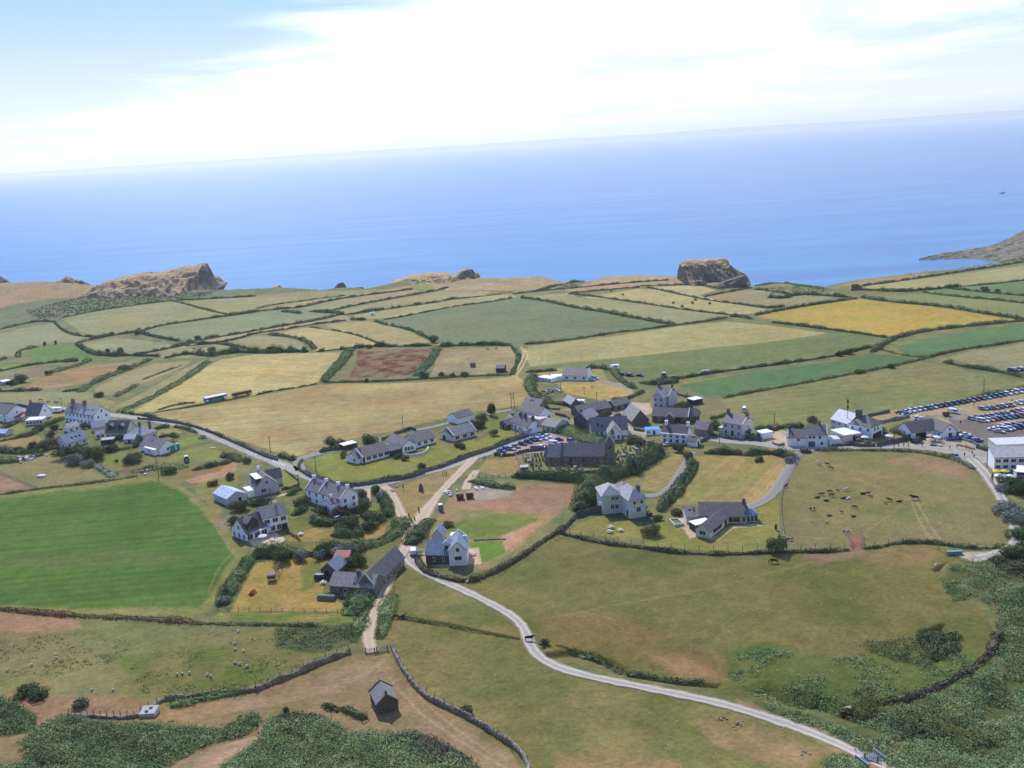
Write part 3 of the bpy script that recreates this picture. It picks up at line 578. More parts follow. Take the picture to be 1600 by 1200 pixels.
def build_ground():
    a = np.concatenate([np.linspace(-2.6, -.72, 26)[:-1], np.linspace(-.72, .72, 1300), np.linspace(.72, 2.6, 26)[1:]])
    ymax = _cy.max()+70
    near = np.linspace(96, 158, 28)[:-1]
    y = np.concatenate([near, 1/np.linspace(1/158, 1/ymax, 830)])
    Y, A = np.meshgrid(y, a, indexing='ij'); X = A*Y
    Z = hz(X.ravel(), Y.ravel()).reshape(X.shape)
    x, yy, z = X.ravel(), Y.ravel(), Z.ravel()
    PX, PY = project(x, yy, z)
    nv = len(x)
    col = np.empty((nv, 3)); base1, base2 = s2l(SCRUBC), s2l((136,132,88))
    nz = fbm(x/9, yy/9, 3)[:, None]; mmm = sstep(.38, .62, nz)
    col[:] = base1*(1-mmm)+base2*mmm
    over = yy-ycoast(x, yy); rock = s2l((128,112,92)); k = sstep(0, 6, over)[:, None]; col = col*(1-k)+rock*k
    reg = np.zeros(nv, np.int16); names = ['ground']
    jn = fbm(x/2.2, yy/2.2, 21, 3)-.5; jl = fbm(x/8, yy/8, 23, 3)-.5
    edgefade = sstep(1.0, 0, np.abs(over)/12)*0
    for i, (pts, c, c2, name, st, ps, pa, e, j) in enumerate(FLD):
        P = np.asarray(pts, float); mn, mx = P.min(0)-8, P.max(0)+8
        k = np.nonzero((PX > mn[0]) & (PX < mx[0]) & (PY > mn[1]) & (PY < mx[1]))[0]
        if not len(k): continue
        sd = poly_sd(PX[k], PY[k], P)
        if name:
            if name not in names: names.append(name)
            reg[k[sd > 0]] = names.index(name)
        sdj = sd+jl[k]*j*2+jn[k]*(1.6 if j else .8)
        al = sstep(-e, e, sdj)
        kk = k[al > 0]; al = al[al > 0][:, None]
        C = np.repeat(s2l(c)[None], len(kk), 0)
        if c2 is not None:
            n1 = fbm(x[kk]/ps, yy[kk]/ps, 31+i, 5)[:, None]
            mk = sstep(.5-.22, .5+.22, n1)*pa; C = C*(1-mk)+s2l(c2)*mk
        if st:
            an = R(st[0]); q = (-x[kk]*math.sin(an)+yy[kk]*math.cos(an))
            w = fbm(q/st[1]*1.5, (x[kk]*math.cos(an)+yy[kk]*math.sin(an))/90, 5+i, 3)-.5
            C = C*(1+1.5*st[2]*(w*2.6+.6*np.sin(q*6.283/st[1])))[:, None]
        col[kk] = col[kk]*(1-al)+C*al
    for pts, hw, c, s in TRK:
        P = smooth_line(pts, 2); mn, mx = P.min(0)-12, P.max(0)+12
        k = np.nonzero((PX > mn[0]) & (PX < mx[0]) & (PY > mn[1]) & (PY < mx[1]))[0]
        d = line_d(PX[k], PY[k], P)+jn[k]*hw*1.2
        al = (sstep(hw*1.4, hw*.4, d)*s)[:, None]
        col[k] = col[k]*(1-al)+s2l(c)*al
    # general mottling, tussocks and droppings
    f1 = fbm(x/3.1, yy/3.1, 51, 4)-.5; f2 = fbm(x/37, yy/37, 61, 3)-.5; f3 = vnoise(x/.8, yy/.8, 71)-.5
    col *= (1+.46*f1+.26*f2+.2*f3)[:, None]
    warm = (fbm(x/21, yy/21, 81, 3)-.5)[:, None]; col *= 1+warm*np.array([.22, .0, -.18])
    col = np.clip(col/K_ALB*np.array([.88,.82,.655]), .004, .8)
    V = np.stack([x, yy, z], -1)
    nr, nc = X.shape
    idx = np.arange(nv).reshape(nr, nc)
    Q = np.stack([idx[:-1, :-1], idx[:-1, 1:], idx[1:, 1:], idx[1:, :-1]], -1).reshape(-1, 4)
    fr = reg[Q[:, 0]]
    mt = bpy.data.materials.new('turf'); mt.use_nodes = True
    n = mt.node_tree.nodes; l = mt.node_tree.links; b = n['Principled BSDF']; b.inputs['Roughness'].default_value = .95; b.inputs['Specular IOR Level'].default_value = .1
    at = n.new('ShaderNodeAttribute'); at.attribute_name = 'turf'
    geo = n.new('ShaderNodeNewGeometry'); vm = n.new('ShaderNodeVectorMath'); vm.operation = 'SCALE'
    no = n.new('ShaderNodeTexNoise'); no.inputs['Scale'].default_value = .9; no.inputs['Detail'].default_value = 7; no.inputs['Roughness'].default_value = .7
    l.new(geo.outputs['Position'], no.inputs['Vector'])
    mr = n.new('ShaderNodeMapRange'); mr.inputs['From Min'].default_value = .3; mr.inputs['From Max'].default_value = .7; mr.inputs['To Min'].default_value = .76; mr.inputs['To Max'].default_value = 1.24
    l.new(no.outputs['Fac'], mr.inputs['Value']); l.new(at.outputs['Color'], vm.inputs[0]); l.new(mr.outputs['Result'], vm.inputs['Scale']); l.new(vm.outputs['Vector'], b.inputs['Base Color'])
    bn = n.new('ShaderNodeTexNoise'); bn.inputs['Scale'].default_value = .55; bn.inputs['Detail'].default_value = 8; bn.inputs['Roughness'].default_value = .65
    l.new(geo.outputs['Position'], bn.inputs['Vector'])
    bp = n.new('ShaderNodeBump'); bp.inputs['Strength'].default_value = .45; bp.inputs['Distance'].default_value = .7
    l.new(bn.outputs['Fac'], bp.inputs['Height']); l.new(bp.outputs['Normal'], b.inputs['Normal'])
    for r, nm in enumerate(names):
        q = Q[fr == r]
        if not len(q): continue
        u, inv = np.unique(q, return_inverse=True)
        me = np_mesh(nm, V[u], inv.reshape(-1, 4), [mt], smooth=True)
        ca = me.attributes.new('turf', 'FLOAT_COLOR', 'POINT')
        ca.data.foreach_set('color', np.concatenate([col[u], np.ones((len(u), 1))], 1).astype(np.float32).ravel())
        tag(link(nm, me), kind='structure')
    # the hillside under and behind the viewpoint
    gx, gy = np.meshgrid(np.linspace(-420, 420, 90), np.linspace(-160, 97, 60), indexing='ij')
    zz = hb(gx, gy)
    V = np.stack([gx.ravel(), gy.ravel(), zz.ravel()-.1], -1); idx = np.arange(gx.size).reshape(gx.shape)
    Q = np.stack([idx[:-1, :-1], idx[1:, :-1], idx[1:, 1:], idx[:-1, 1:]], -1).reshape(-1, 4)
    tag(link('hillside', np_mesh('hillside', V, Q, [pmat('hill_turf', (122,116,72), col2=(140,124,84), scale=.3)], smooth=True)), kind='structure')
build_ground()
# ------------------------------------------------------------------ roads
def ribbon(name, pts, w, mt, it=3, off=.07, edge=None, shoulder=0.0):
    P = densify(gline(pts, it), 1.0); n = len(P)
    t = np.gradient(P, axis=0); t /= np.linalg.norm(t, axis=1, keepdims=True); nn = np.stack([-t[:, 1], t[:, 0]], -1)
    q = np.cumsum(np.r_[0, np.linalg.norm(np.diff(P, axis=0), axis=1)])
    w = np.interp(q/q[-1], np.linspace(0, 1, len(w)), w) if isinstance(w, (list, tuple)) else np.full(n, w)
    s = np.array([-1, -.97, -.6, -.2, .2, .6, .97, 1])
    jit = 1+.26*(vnoise(q/1.7, q*0, 3)-.5)+.16*(vnoise(q/7, q*0, 5)-.5)
    V = np.empty((n, len(s), 3)); V[..., :2] = P[:, None]+nn[:, None]*(s[None, :, None]*(w*jit/2)[:, None, None])
    V[..., 2] = hz(V[..., 0].ravel(), V[..., 1].ravel()).reshape(n, -1)+off; V[:, [0, -1], 2] -= off+.1
    idx = np.arange(n*len(s)).reshape(n, -1)
    Q = np.stack([idx[:-1, 1:], idx[:-1, :-1], idx[1:, :-1], idx[1:, 1:]], -1).reshape(-1, 4)
    me = np_mesh(name, V.reshape(-1, 3), Q, [mt], smooth=True)
    at = me.attributes.new('across', 'FLOAT', 'POINT'); at.data.foreach_set('value', np.tile(s, n).astype(np.float32))
    return tag(link(name, me), kind='structure')
def road_mat(name, c, ce, tr):
    mt = bpy.data.materials.new(name); mt.use_nodes = True
    n = mt.node_tree.nodes; l = mt.node_tree.links; b = n['Principled BSDF']; b.inputs['Roughness'].default_value = .9; b.inputs['Specular IOR Level'].default_value = .2
    at = n.new('ShaderNodeAttribute'); at.attribute_name = 'across'; ab = n.new('ShaderNodeMath'); ab.operation = 'ABSOLUTE'; l.new(at.outputs['Fac'], ab.inputs[0])
    geo = n.new('ShaderNodeNewGeometry'); no = n.new('ShaderNodeTexNoise'); no.inputs['Scale'].default_value = .6; no.inputs['Detail'].default_value = 6; l.new(geo.outputs['Position'], no.inputs['Vector'])
    ad = n.new('ShaderNodeMath'); ad.operation = 'MULTIPLY_ADD'; ad.inputs[1].default_value = .5; l.new(no.outputs['Fac'], ad.inputs[0]); l.new(ab.outputs[0], ad.inputs[2])
    cr = n.new('ShaderNodeValToRGB'); e = cr.color_ramp.elements
    A, E, T = [list(alb(v))+[1] for v in (c, ce, tr)]
    e[0].position = .18; e[0].color = E; e[1].position = 1.3; e[1].color = E
    for p, v in ((.32, A), (.55, A), (.78, T), (.95, A), (1.12, E)): k = e.new(min(p, .999)/1.0 if p < 1 else .999); k.color = v
    e[-1].position = 1.0
    l.new(ad.outputs[0], cr.inputs['Fac'])
    no2 = n.new('ShaderNodeTexNoise'); no2.inputs['Scale'].default_value = 2.5; no2.inputs['Detail'].default_value = 5; l.new(geo.outputs['Position'], no2.inputs['Vector'])
    mr = n.new('ShaderNodeMapRange'); mr.inputs['To Min'].default_value = .8; mr.inputs['To Max'].default_value = 1.2; l.new(no2.outputs['Fac'], mr.inputs['Value'])
    vm = n.new('ShaderNodeVectorMath'); vm.operation = 'SCALE'; l.new(cr.outputs['Color'], vm.inputs[0]); l.new(mr.outputs['Result'], vm.inputs['Scale']); l.new(vm.outputs['Vector'], b.inputs['Base Color'])
    return mt
M_ROAD = road_mat('worn_asphalt', (162,156,140), (166,154,130), (174,168,150))
M_GRAV = road_mat('pale_gravel', (172,162,146), (152,140,116), (206,196,178))
M_DIRT = road_mat('stony_track', (190,168,136), (172,144,108), (200,178,144))
M_DRIVE = road_mat('dark_drive', (138,132,122), (148,138,120), (150,144,132))
ribbon('road', [(60,634),(150,646),(215,653),(260,660),(305,670),(350,688),(388,706),(425,720),(462,736),(490,750),(525,760),(555,762),(590,757),(625,750),(660,740),(700,730),(752,712),(790,697),(827,682),(850,674),(880,672)], 5.6, M_ROAD)
ribbon('road', [(965,655),(975,668),(1000,676),(1040,680),(1080,682),(1105,685),(1130,689),(1155,691),(1192,694),(1222,700),(1257,702),(1295,700),(1332,699),(1370,698),(1400,697),(1430,698),(1462,701),(1490,706),(1520,716),(1545,722)], [5,5,6,6,5.5,5.5,6.5,8,9], M_ROAD, off=.09)
ribbon('lane', [(1516,716),(1538,737),(1556,762),(1574,795),(1587,825),(1590,845),(1578,858),(1552,868),(1528,872)], [6,4.6,3.8,3.6,3.6,3.8,4,5], M_GRAV, off=.11)
ribbon('lane', [(596,757),(612,770),(622,795),(634,815),(641,830),(641,845)], 4.0, M_DIRT, off=.06)
ribbon('lane', [(742,714),(722,735),(700,757),(684,775),(668,795),(655,815),(645,832),(638,848),(628,866),(616,890),(606,911),(595,936),(584,960),(575,985),(577,1005),(581,1020)], [6,4.5,3.6,3.6,4.5,7,6,4.2,3.6,3.4,3.3,3.3,3.5], M_DIRT, off=.10)
ribbon('lane', [(628,856),(640,876),(652,888),(680,902),(710,916),(745,932),(780,950),(805,965),(820,983),(826,1002),(836,1020),(852,1033),(880,1046),(920,1057),(990,1071),(1060,1085),(1130,1100),(1200,1121),(1280,1149),(1350,1181),(1420,1216)], [5,3.6,3.4,3.2,3.4,3.4,3.4,3.4,3.6,3.6], M_GRAV, off=.08)
ribbon('driveway', [(1250,706),(1238,724),(1226,746),(1212,768),(1196,782),(1178,790),(1165,796)], 4.2, M_DRIVE)
ribbon('driveway', [(1082,706),(1075,720),(1064,740),(1052,758),(1038,770),(1022,775),(1008,775)], 3.8, M_DRIVE)
ribbon('driveway', [(470,735),(464,722),(476,714),(500,708),(525,703),(545,702)], 5.0, M_DRIVE)
ribbon('driveway', [(800,640),(760,648),(735,652),(705,660),(670,669),(642,673)], 3.5, M_DRIVE)
ribbon('driveway', [(470,768),(440,774),(410,780),(385,788)], 3.2, M_DIRT)
ribbon('driveway', [(574,762),(572,778),(568,795),(566,806)], 4.0, M_DIRT, off=.06)
ribbon('driveway', [(745,735),(732,752),(728,765)], 4.0, M_DIRT, off=.05)
# painted road markings
def marks(name, spots, ang_pts, ln, w):
    mb = MB()
    for (x0, y0), (x1, y1) in spots:
        a, b = G(x0, y0), G(x1, y1); d = (b-a)[:2]; d /= np.linalg.norm(d); n = np.array([-d[1], d[0]])*w/2
        c = (a+b)/2
        ps = [np.r_[c[:2]+d*ln/2*sx+n*sy, 0] for sx, sy in ((-1,-1),(1,-1),(1,1),(-1,1))]
        mb.add([(p[0], p[1], float(hz(np.array(p[0]), np.array(p[1])))+.14) for p in ps], [(0, 1, 2, 3)])
    return tag(mb.build(name, pmat('road_paint', (226,222,214), var=.15)), kind='structure')
marks('road_markings', [((386+i*6, 704+i*2.6), (389+i*6, 707.5+i*2.6)) for i in range(3)]+[((425+i*3.6, 724+i*1.2), (428+i*3.6, 719+i*1.2)) for i in range(6)], None, 2.2, .5)
# ------------------------------------------------------------------ sea
def sea_mat():
    mt = bpy.data.materials.new('sea_water'); mt.use_nodes = True
    n = mt.node_tree.nodes; l = mt.node_tree.links; b = n['Principled BSDF']
    b.inputs['Roughness'].default_value = .30; b.inputs['IOR'].default_value = 1.33; b.inputs['Specular IOR Level'].default_value = .15
    geo = n.new('ShaderNodeNewGeometry')
    mp = n.new('ShaderNodeMapping'); mp.inputs['Scale'].default_value = (.0022, .011, 1); l.new(geo.outputs['Position'], mp.inputs['Vector'])
    no = n.new('ShaderNodeTexNoise'); no.inputs['Scale'].default_value = 1; no.inputs['Detail'].default_value = 6; no.inputs['Roughness'].default_value = .6; no.inputs['Distortion'].default_value = .8; l.new(mp.outputs['Vector'], no.inputs['Vector'])
    cr = n.new('ShaderNodeValToRGB'); e = cr.color_ramp.elements
    e[0].position = .38; e[0].color = SEA_A+[1]; e[1].position = .62; e[1].color = SEA_B+[1]
    l.new(no.outputs['Fac'], cr.inputs['Fac']); l.new(cr.outputs['Color'], b.inputs['Base Color'])
    mp2 = n.new('ShaderNodeMapping'); mp2.inputs['Scale'].default_value = (.05, .16, 1); mp2.inputs['Rotation'].default_value = (0, 0, .25); l.new(geo.outputs['Position'], mp2.inputs['Vector'])
    n2 = n.new('ShaderNodeTexNoise'); n2.inputs['Scale'].default_value = 1; n2.inputs['Detail'].default_value = 8; n2.inputs['Roughness'].default_value = .62; l.new(mp2.outputs['Vector'], n2.inputs['Vector'])
    bp = n.new('ShaderNodeBump'); bp.inputs['Strength'].default_value = .6; bp.inputs['Distance'].default_value = 1.2; l.new(n2.outputs['Fac'], bp.inputs['Height']); l.new(bp.outputs['Normal'], b.inputs['Normal'])
    return mt
SEA_A, SEA_B = [.006, .135, .325], [.020, .200, .405]
V = [(-60000, 300, SEA), (60000, 300, SEA), (60000, 58000, SEA), (-60000, 58000, SEA)]
tag(link('sea', np_mesh('sea', V, [(0, 1, 2, 3)], [sea_mat()])), kind='structure')
# ------------------------------------------------------------------ headlands, rocks
def rock_mat(name, turf, rock, dark):
    mt = bpy.data.materials.new(name); mt.use_nodes = True
    n = mt.node_tree.nodes; l = mt.node_tree.links; b = n['Principled BSDF']; b.inputs['Roughness'].default_value = .95; b.inputs['Specular IOR Level'].default_value = .1
    geo = n.new('ShaderNodeNewGeometry'); sx = n.new('ShaderNodeSeparateXYZ'); l.new(geo.outputs['Normal'], sx.inputs[0])
    no = n.new('ShaderNodeTexNoise'); no.inputs['Scale'].default_value = .06; no.inputs['Detail'].default_value = 8; no.inputs['Roughness'].default_value = .65; l.new(geo.outputs['Position'], no.inputs['Vector'])
    ad = n.new('ShaderNodeMath'); ad.operation = 'MULTIPLY_ADD'; ad.inputs[1].default_value = .9; l.new(no.outputs['Fac'], ad.inputs[0]); l.new(sx.outputs['Z'], ad.inputs[2])
    cr = n.new('ShaderNodeValToRGB'); e = cr.color_ramp.elements; e[0].position = .72; e[0].color = list(alb(rock))+[1]; e[1].position = .95; e[1].color = list(alb(turf))+[1]
    k = e.new(.45); k.color = list(alb(dark))+[1]
    mm = n.new('ShaderNodeMath'); mm.operation = 'MULTIPLY'; mm.inputs[1].default_value = .72; l.new(ad.outputs[0], mm.inputs[0]); l.new(mm.outputs[0], cr.inputs['Fac'])
    n2 = n.new('ShaderNodeTexNoise'); n2.inputs['Scale'].default_value = .22; n2.inputs['Detail'].default_value = 8; l.new(geo.outputs['Position'], n2.inputs['Vector'])
    mr = n.new('ShaderNodeMapRange'); mr.inputs['From Min'].default_value = .3; mr.inputs['From Max'].default_value = .7; mr.inputs['To Min'].default_value = .65; mr.inputs['To Max'].default_value = 1.25; l.new(n2.outputs['Fac'], mr.inputs['Value'])
    vm = n.new('ShaderNodeVectorMath'); vm.operation = 'SCALE'; l.new(cr.outputs['Color'], vm.inputs[0]); l.new(mr.outputs['Result'], vm.inputs['Scale']); l.new(vm.outputs['Vector'], b.inputs['Base Color'])
    bp = n.new('ShaderNodeBump'); bp.inputs['Strength'].default_value = .9; bp.inputs['Distance'].default_value = 3; l.new(n2.outputs['Fac'], bp.inputs['Height']); l.new(bp.outputs['Normal'], b.inputs['Normal'])
    return mt
M_HEAD = rock_mat('headland_turf_and_rock', (192,162,116), (138,126,104), (82,78,72))
M_HEADG = rock_mat('dark_crag', (140,128,96), (116,108,94), (88,84,78))
M_SHORE = rock_mat('shore_rock', (140,130,104), (132,118,104), (108,100,94))
def headland(name, crest, extra, base_z, wf, wb, mt, seed, p=1.4, rough=1.0, lean=.35):
    """a ridge of rock: its crest line is given in the view, `extra` metres beyond the coast"""
    C = densify(crest, 1.5); n = len(C)
    d = ray(C[:, 0], C[:, 1]); a = d[:, 0]/d[:, 1]
    yc = np.interp(np.median(a), _ca, _cy)+extra
    t = yc/d[:, 1]; cx = d[:, 0]*t; cz = CAMZ+d[:, 2]*t
    s = np.linspace(-1, 1, 61); V = np.empty((n, len(s), 3))
    for j, q in enumerate(s):
        w = wf if q < 0 else wb
        f = 1-abs(q)**p
        V[:, j, 0] = cx; V[:, j, 1] = yc+q*w
        zz = base_z+(cz-base_z)*np.clip(f, 0, 1)
        V[:, j, 2] = zz
    x, y = V[..., 0].ravel(), V[..., 1].ravel()
    r = (fbm(x/26+y/30, y/19, seed, 5)-.5)*24*rough; rd = np.abs(fbm(x/7+y/9, y/9, seed+3, 4)-.5)*-9*rough
    q = np.tile(np.abs(s), n); env = np.clip(q*3.2, .06, 1)*np.clip((1.02-q)*5, 0, 1)
    hh = np.clip((np.repeat(cz, len(s))-base_z)/18, .12, 1)
    V[..., 2] += ((r+rd+2*rough)*env*hh).reshape(n, -1)
    V[..., 1] += ((fbm(x/9, y/9+3, seed+9, 3)-.5)*8*rough).reshape(n, -1)*np.clip(1-np.abs(s)*.2, 0, 1)*0
    V[..., 2] = np.minimum(V[..., 2], np.maximum(cz[:, None]+.15*rough, base_z))
    idx = np.arange(n*len(s)).reshape(n, -1)
    Q = np.stack([idx[:-1, 1:], idx[:-1, :-1], idx[1:, :-1], idx[1:, 1:]], -1).reshape(-1, 4)
    return tag(link(name, np_mesh(name, V.reshape(-1, 3), Q, [mt], smooth=False)), kind='structure')
headland('headland', [(60,470),(100,462),(136,452),(160,442),(180,436),(205,431),(228,426),(245,427),(262,422),(280,418),(292,415),(300,416),(308,414),(317,414),(321,422),(326,434),(332,446),(337,455),(338,470)], 30, -22, 130, 60, M_HEAD, 5, 1.1, 1.0)
headland('headland', [(-60,440),(-30,430),(-12,425),(0,431),(6,438),(9,446)], 60, SEA-4, 80, 70, M_HEAD, 8, 1.3, .8)
headland('headland', [(70,447),(95,437),(103,432),(108,436),(113,442),(120,436),(126,438),(130,446)], 16, -22, 18, 30, M_HEAD, 13, 1.3, .6)
headland('headland', [(610,448),(622,441),(635,434),(650,430),(668,428),(690,427),(705,429),(712,430),(718,424),(724,422),(732,420),(738,421),(742,428),(746,427),(750,434)], 8, -20, 60, 40, M_HEAD, 17, 1.3, .8)
headland('crag', [(712,436),(716,428),(722,424),(730,421),(738,421),(742,427),(746,428),(750,435)], 2, -18, 14, 24, M_HEADG, 19, 1.4, .8)
headland('crag', [(519,454),(525,446),(530,442),(536,441),(539,444),(540,449),(548,450),(556,449),(566,448),(572,453)], 6, -26, 16, 20, M_HEADG, 23, 1.3, .5)
headland('crag', [(398,456),(412,451),(425,449),(434,446),(437,445),(440,453)], 8, -26, 22, 20, M_HEAD, 29, 1.3, .5)
headland('headland', [(815,438),(828,433),(840,431),(850,432),(856,437),(866,438)], 4, -20, 16, 20, M_HEAD, 31, 1.3, .5)
headland('headland', [(1058,452),(1062,436),(1064,412),(1070,408),(1084,407),(1100,408),(1106,405),(1118,405),(1128,404),(1136,405),(1138,412),(1145,418),(1154,423),(1160,426),(1163,432),(1166,444),(1169,456)], 12, -26, 62, 40, M_HEAD, 37, 1.4, 1.25)
headland('crag', [(1120,452),(1126,442),(1134,438),(1142,436),(1152,432),(1160,430),(1165,440),(1168,452)], -18, -20, 14, 22, M_HEADG, 41, 1.5, 1.0)
# the rocky shore and hill on the right, at sea level across the bay
def shore():
    far = [(1436,404),(1450,402),(1480,398),(1510,393),(1540,388),(1556,383),(1572,376),(1590,366),(1605,360),(1640,352),(1720,340)]
    C = densify(far, 2.0); n = len(C); d = ray(C[:, 0], C[:, 1])
    ys = (CAMZ-SEA-1)/(-d[:, 2])*d[:, 1]; yc = np.minimum(1330.0, ys*np.linspace(.995, 1.0, n)); yc = np.minimum.accumulate(yc[::-1])[::-1]; t = yc/d[:, 1]; cx = d[:, 0]*t; cz = np.maximum(CAMZ+d[:, 2]*t, SEA+1.0)
    s = np.linspace(-1, 1, 90); wf = np.interp(np.arange(n)/n, [0, .12, .35, .6, 1], [4, 30, 90, 150, 190]); wb = np.interp(np.arange(n)/n, [0, .2, .6, 1], [4, 20, 90, 160])[:, None]
    V = np.empty((n, len(s), 3)); w = np.where(s[None] < 0, wf[:, None], wb)
    V[..., 1] = yc[:, None]+s[None]*w; V[..., 0] = (cx/yc)[:, None]*V[..., 1]
    f = np.clip(1-np.abs(s)**.8, 0, 1)[None]
    V[..., 2] = SEA-1+(cz[:, None]-SEA+1)*f+np.clip(1-np.abs(s)*1.02, 0, .3)[None]*6*np.clip(np.arange(n)/12, 0, 1)[:, None]
    x, y = V[..., 0].ravel(), V[..., 1].ravel()
    V[..., 2] += ((fbm(x/12, y/7, 91, 5)-.5)*6).reshape(n, -1)*np.clip((1-np.abs(s))*6, 0, 1)[None]*np.clip(np.arange(n)/8, .2, 1)[:, None]
    idx = np.arange(n*len(s)).reshape(n, -1)
    Q = np.stack([idx[:-1, 1:], idx[:-1, :-1], idx[1:, :-1], idx[1:, 1:]], -1).reshape(-1, 4)
    tag(link('rocky_shore', np_mesh('rocky_shore', V.reshape(-1, 3), Q, [M_SHORE])), kind='structure')
shore()
# far coast across the water
def far_coast():
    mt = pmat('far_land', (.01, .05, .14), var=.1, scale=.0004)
    x = np.linspace(-30000, 30000, 240); D = 44000.0
    h = 120+150*fbm(x/5200, x*0, 7, 4)+130*sstep(-26000, 20000, x); h *= .7
    V = np.concatenate([np.stack([x, x*0+D-2500, x*0+SEA-5], -1), np.stack([x, x*0+D, SEA+h], -1), np.stack([x, x*0+D+3500, x*0+SEA-5], -1)])
    n = len(x); i = np.arange(n-1)
    Q = np.concatenate([np.stack([i, i+1, n+i+1, n+i], -1), np.stack([n+i, n+i+1, 2*n+i+1, 2*n+i], -1)])
    tag(link('hills', np_mesh('hills', V, Q, [mt], smooth=True)), kind='structure')
far_coast()
# ------------------------------------------------------------------ light, sky, air
SKY_TINT = (.74, .98, 1.55)
SUN_EL, SUN_AZ = R(42), R(-16)    # azimuth from straight ahead (+Y), negative = left
sd = Vector((math.sin(SUN_AZ)*math.cos(SUN_EL), math.cos(SUN_AZ)*math.cos(SUN_EL), math.sin(SUN_EL)))
sl = bpy.data.lights.new('sun', 'SUN'); sl.energy = 3.7; sl.angle = R(.53); sl.color = (1, .96, .88)
so = bpy.data.objects.new('sun', sl); COL.objects.link(so); so.rotation_euler = (-sd).to_track_quat('-Z', 'Y').to_euler(); so.location = (0, 0, 400)
w = bpy.data.worlds.new('World'); scene.world = w; w.use_nodes = True
n = w.node_tree.nodes; l = w.node_tree.links
bg = n['Background']; bg.inputs['Strength'].default_value = .14
sk = n.new('ShaderNodeTexSky'); sk.sky_type = 'NISHITA'; sk.sun_disc = False; sk.sun_elevation = SUN_EL; sk.sun_rotation = SUN_AZ; sk.altitude = 50; sk.air_density = 1.0; sk.dust_density = .25; sk.ozone_density = 3.0
tc = n.new('ShaderNodeTexCoord'); sp = n.new('ShaderNodeSeparateXYZ'); l.new(tc.outputs['Generated'], sp.inputs[0])
def mth(op, a, b=None, c=None):
    q = n.new('ShaderNodeMath'); q.operation = op
    for i, v in enumerate((a, b, c)):
        if v is None: continue
        if isinstance(v, (int, float)): q.inputs[i].default_value = v
        else: l.new(v, q.inputs[i])
    return q.outputs[0]
# cloud sheet: flat layer seen in perspective (direction / elevation)
zc = mth('MAXIMUM', sp.outputs['Z'], .01)
el = mth('ADD', zc, .06)
cxn = mth('DIVIDE', sp.outputs['X'], el); cyn = mth('DIVIDE', sp.outputs['Y'], el)
cb = n.new('ShaderNodeCombineXYZ'); l.new(cxn, cb.inputs[0]); l.new(cyn, cb.inputs[1])
mp = n.new('ShaderNodeMapping'); mp.inputs['Scale'].default_value = (.55, .7, 1); mp.inputs['Rotation'].default_value = (0, 0, .12); l.new(cb.outputs[0], mp.inputs['Vector'])
cn = n.new('ShaderNodeTexNoise'); cn.inputs['Scale'].default_value = 1.0; cn.inputs['Detail'].default_value = 9; cn.inputs['Roughness'].default_value = .58; cn.inputs['Distortion'].default_value = .5; l.new(mp.outputs['Vector'], cn.inputs['Vector'])
# the main bank of cloud lies ahead, rising to the right: bias by bearing and height
bank = mth('ADD', mth('MULTIPLY', sp.outputs['X'], CL_SLOPE if 'CL_SLOPE' in globals() else .30), .085)
dist = mth('ABSOLUTE', mth('SUBTRACT', sp.outputs['Z'], bank))
wid = mth('MULTIPLY_ADD', sp.outputs['X'], .10, .10)
bias = mth('SUBTRACT', 1.0, mth('DIVIDE', dist, mth('MAXIMUM', wid, .02)))
fac = mth('MULTIPLY_ADD', bias, .34, cn.outputs['Fac'])
mr = n.new('ShaderNodeMapRange'); mr.interpolation_type = 'SMOOTHSTEP'; mr.inputs['From Min'].default_value = .37; mr.inputs['From Max'].default_value = .84; l.new(fac, mr.inputs['Value'])
mx = n.new('ShaderNodeMix'); mx.data_type = 'RGBA'; l.new(mr.outputs['Result'], mx.inputs[0]); mx.inputs[7].default_value = (9.0, 9.1, 9.2, 1)
tn = n.new('ShaderNodeVectorMath'); tn.operation = 'MULTIPLY'; tn.inputs[1].default_value = SKY_TINT; l.new(sk.outputs['Color'], tn.inputs[0])
hzm = n.new('ShaderNodeMapRange'); hzm.inputs['From Min'].default_value = .34; hzm.inputs['From Max'].default_value = .10; hzm.interpolation_type = 'SMOOTHSTEP'; l.new(sp.outputs['Z'], hzm.inputs['Value'])
low = n.new('ShaderNodeMapRange'); low.inputs['From Min'].default_value = 0; low.inputs['From Max'].default_value = .15; l.new(sp.outputs['Z'], low.inputs['Value'])
lc = n.new('ShaderNodeMix'); lc.data_type = 'RGBA'; l.new(low.outputs['Result'], lc.inputs[0]); lc.inputs[6].default_value = (6.0, 6.3, 6.2, 1); lc.inputs[7].default_value = (2.0, 3.5, 5.8, 1)
hm = n.new('ShaderNodeMix'); hm.data_type = 'RGBA'; l.new(hzm.outputs['Result'], hm.inputs[0]); l.new(tn.outputs['Vector'], hm.inputs[6]); l.new(lc.outputs[2], hm.inputs[7])
l.new(hm.outputs[2], mx.inputs[6])
l.new(mx.outputs[2], bg.inputs['Color'])
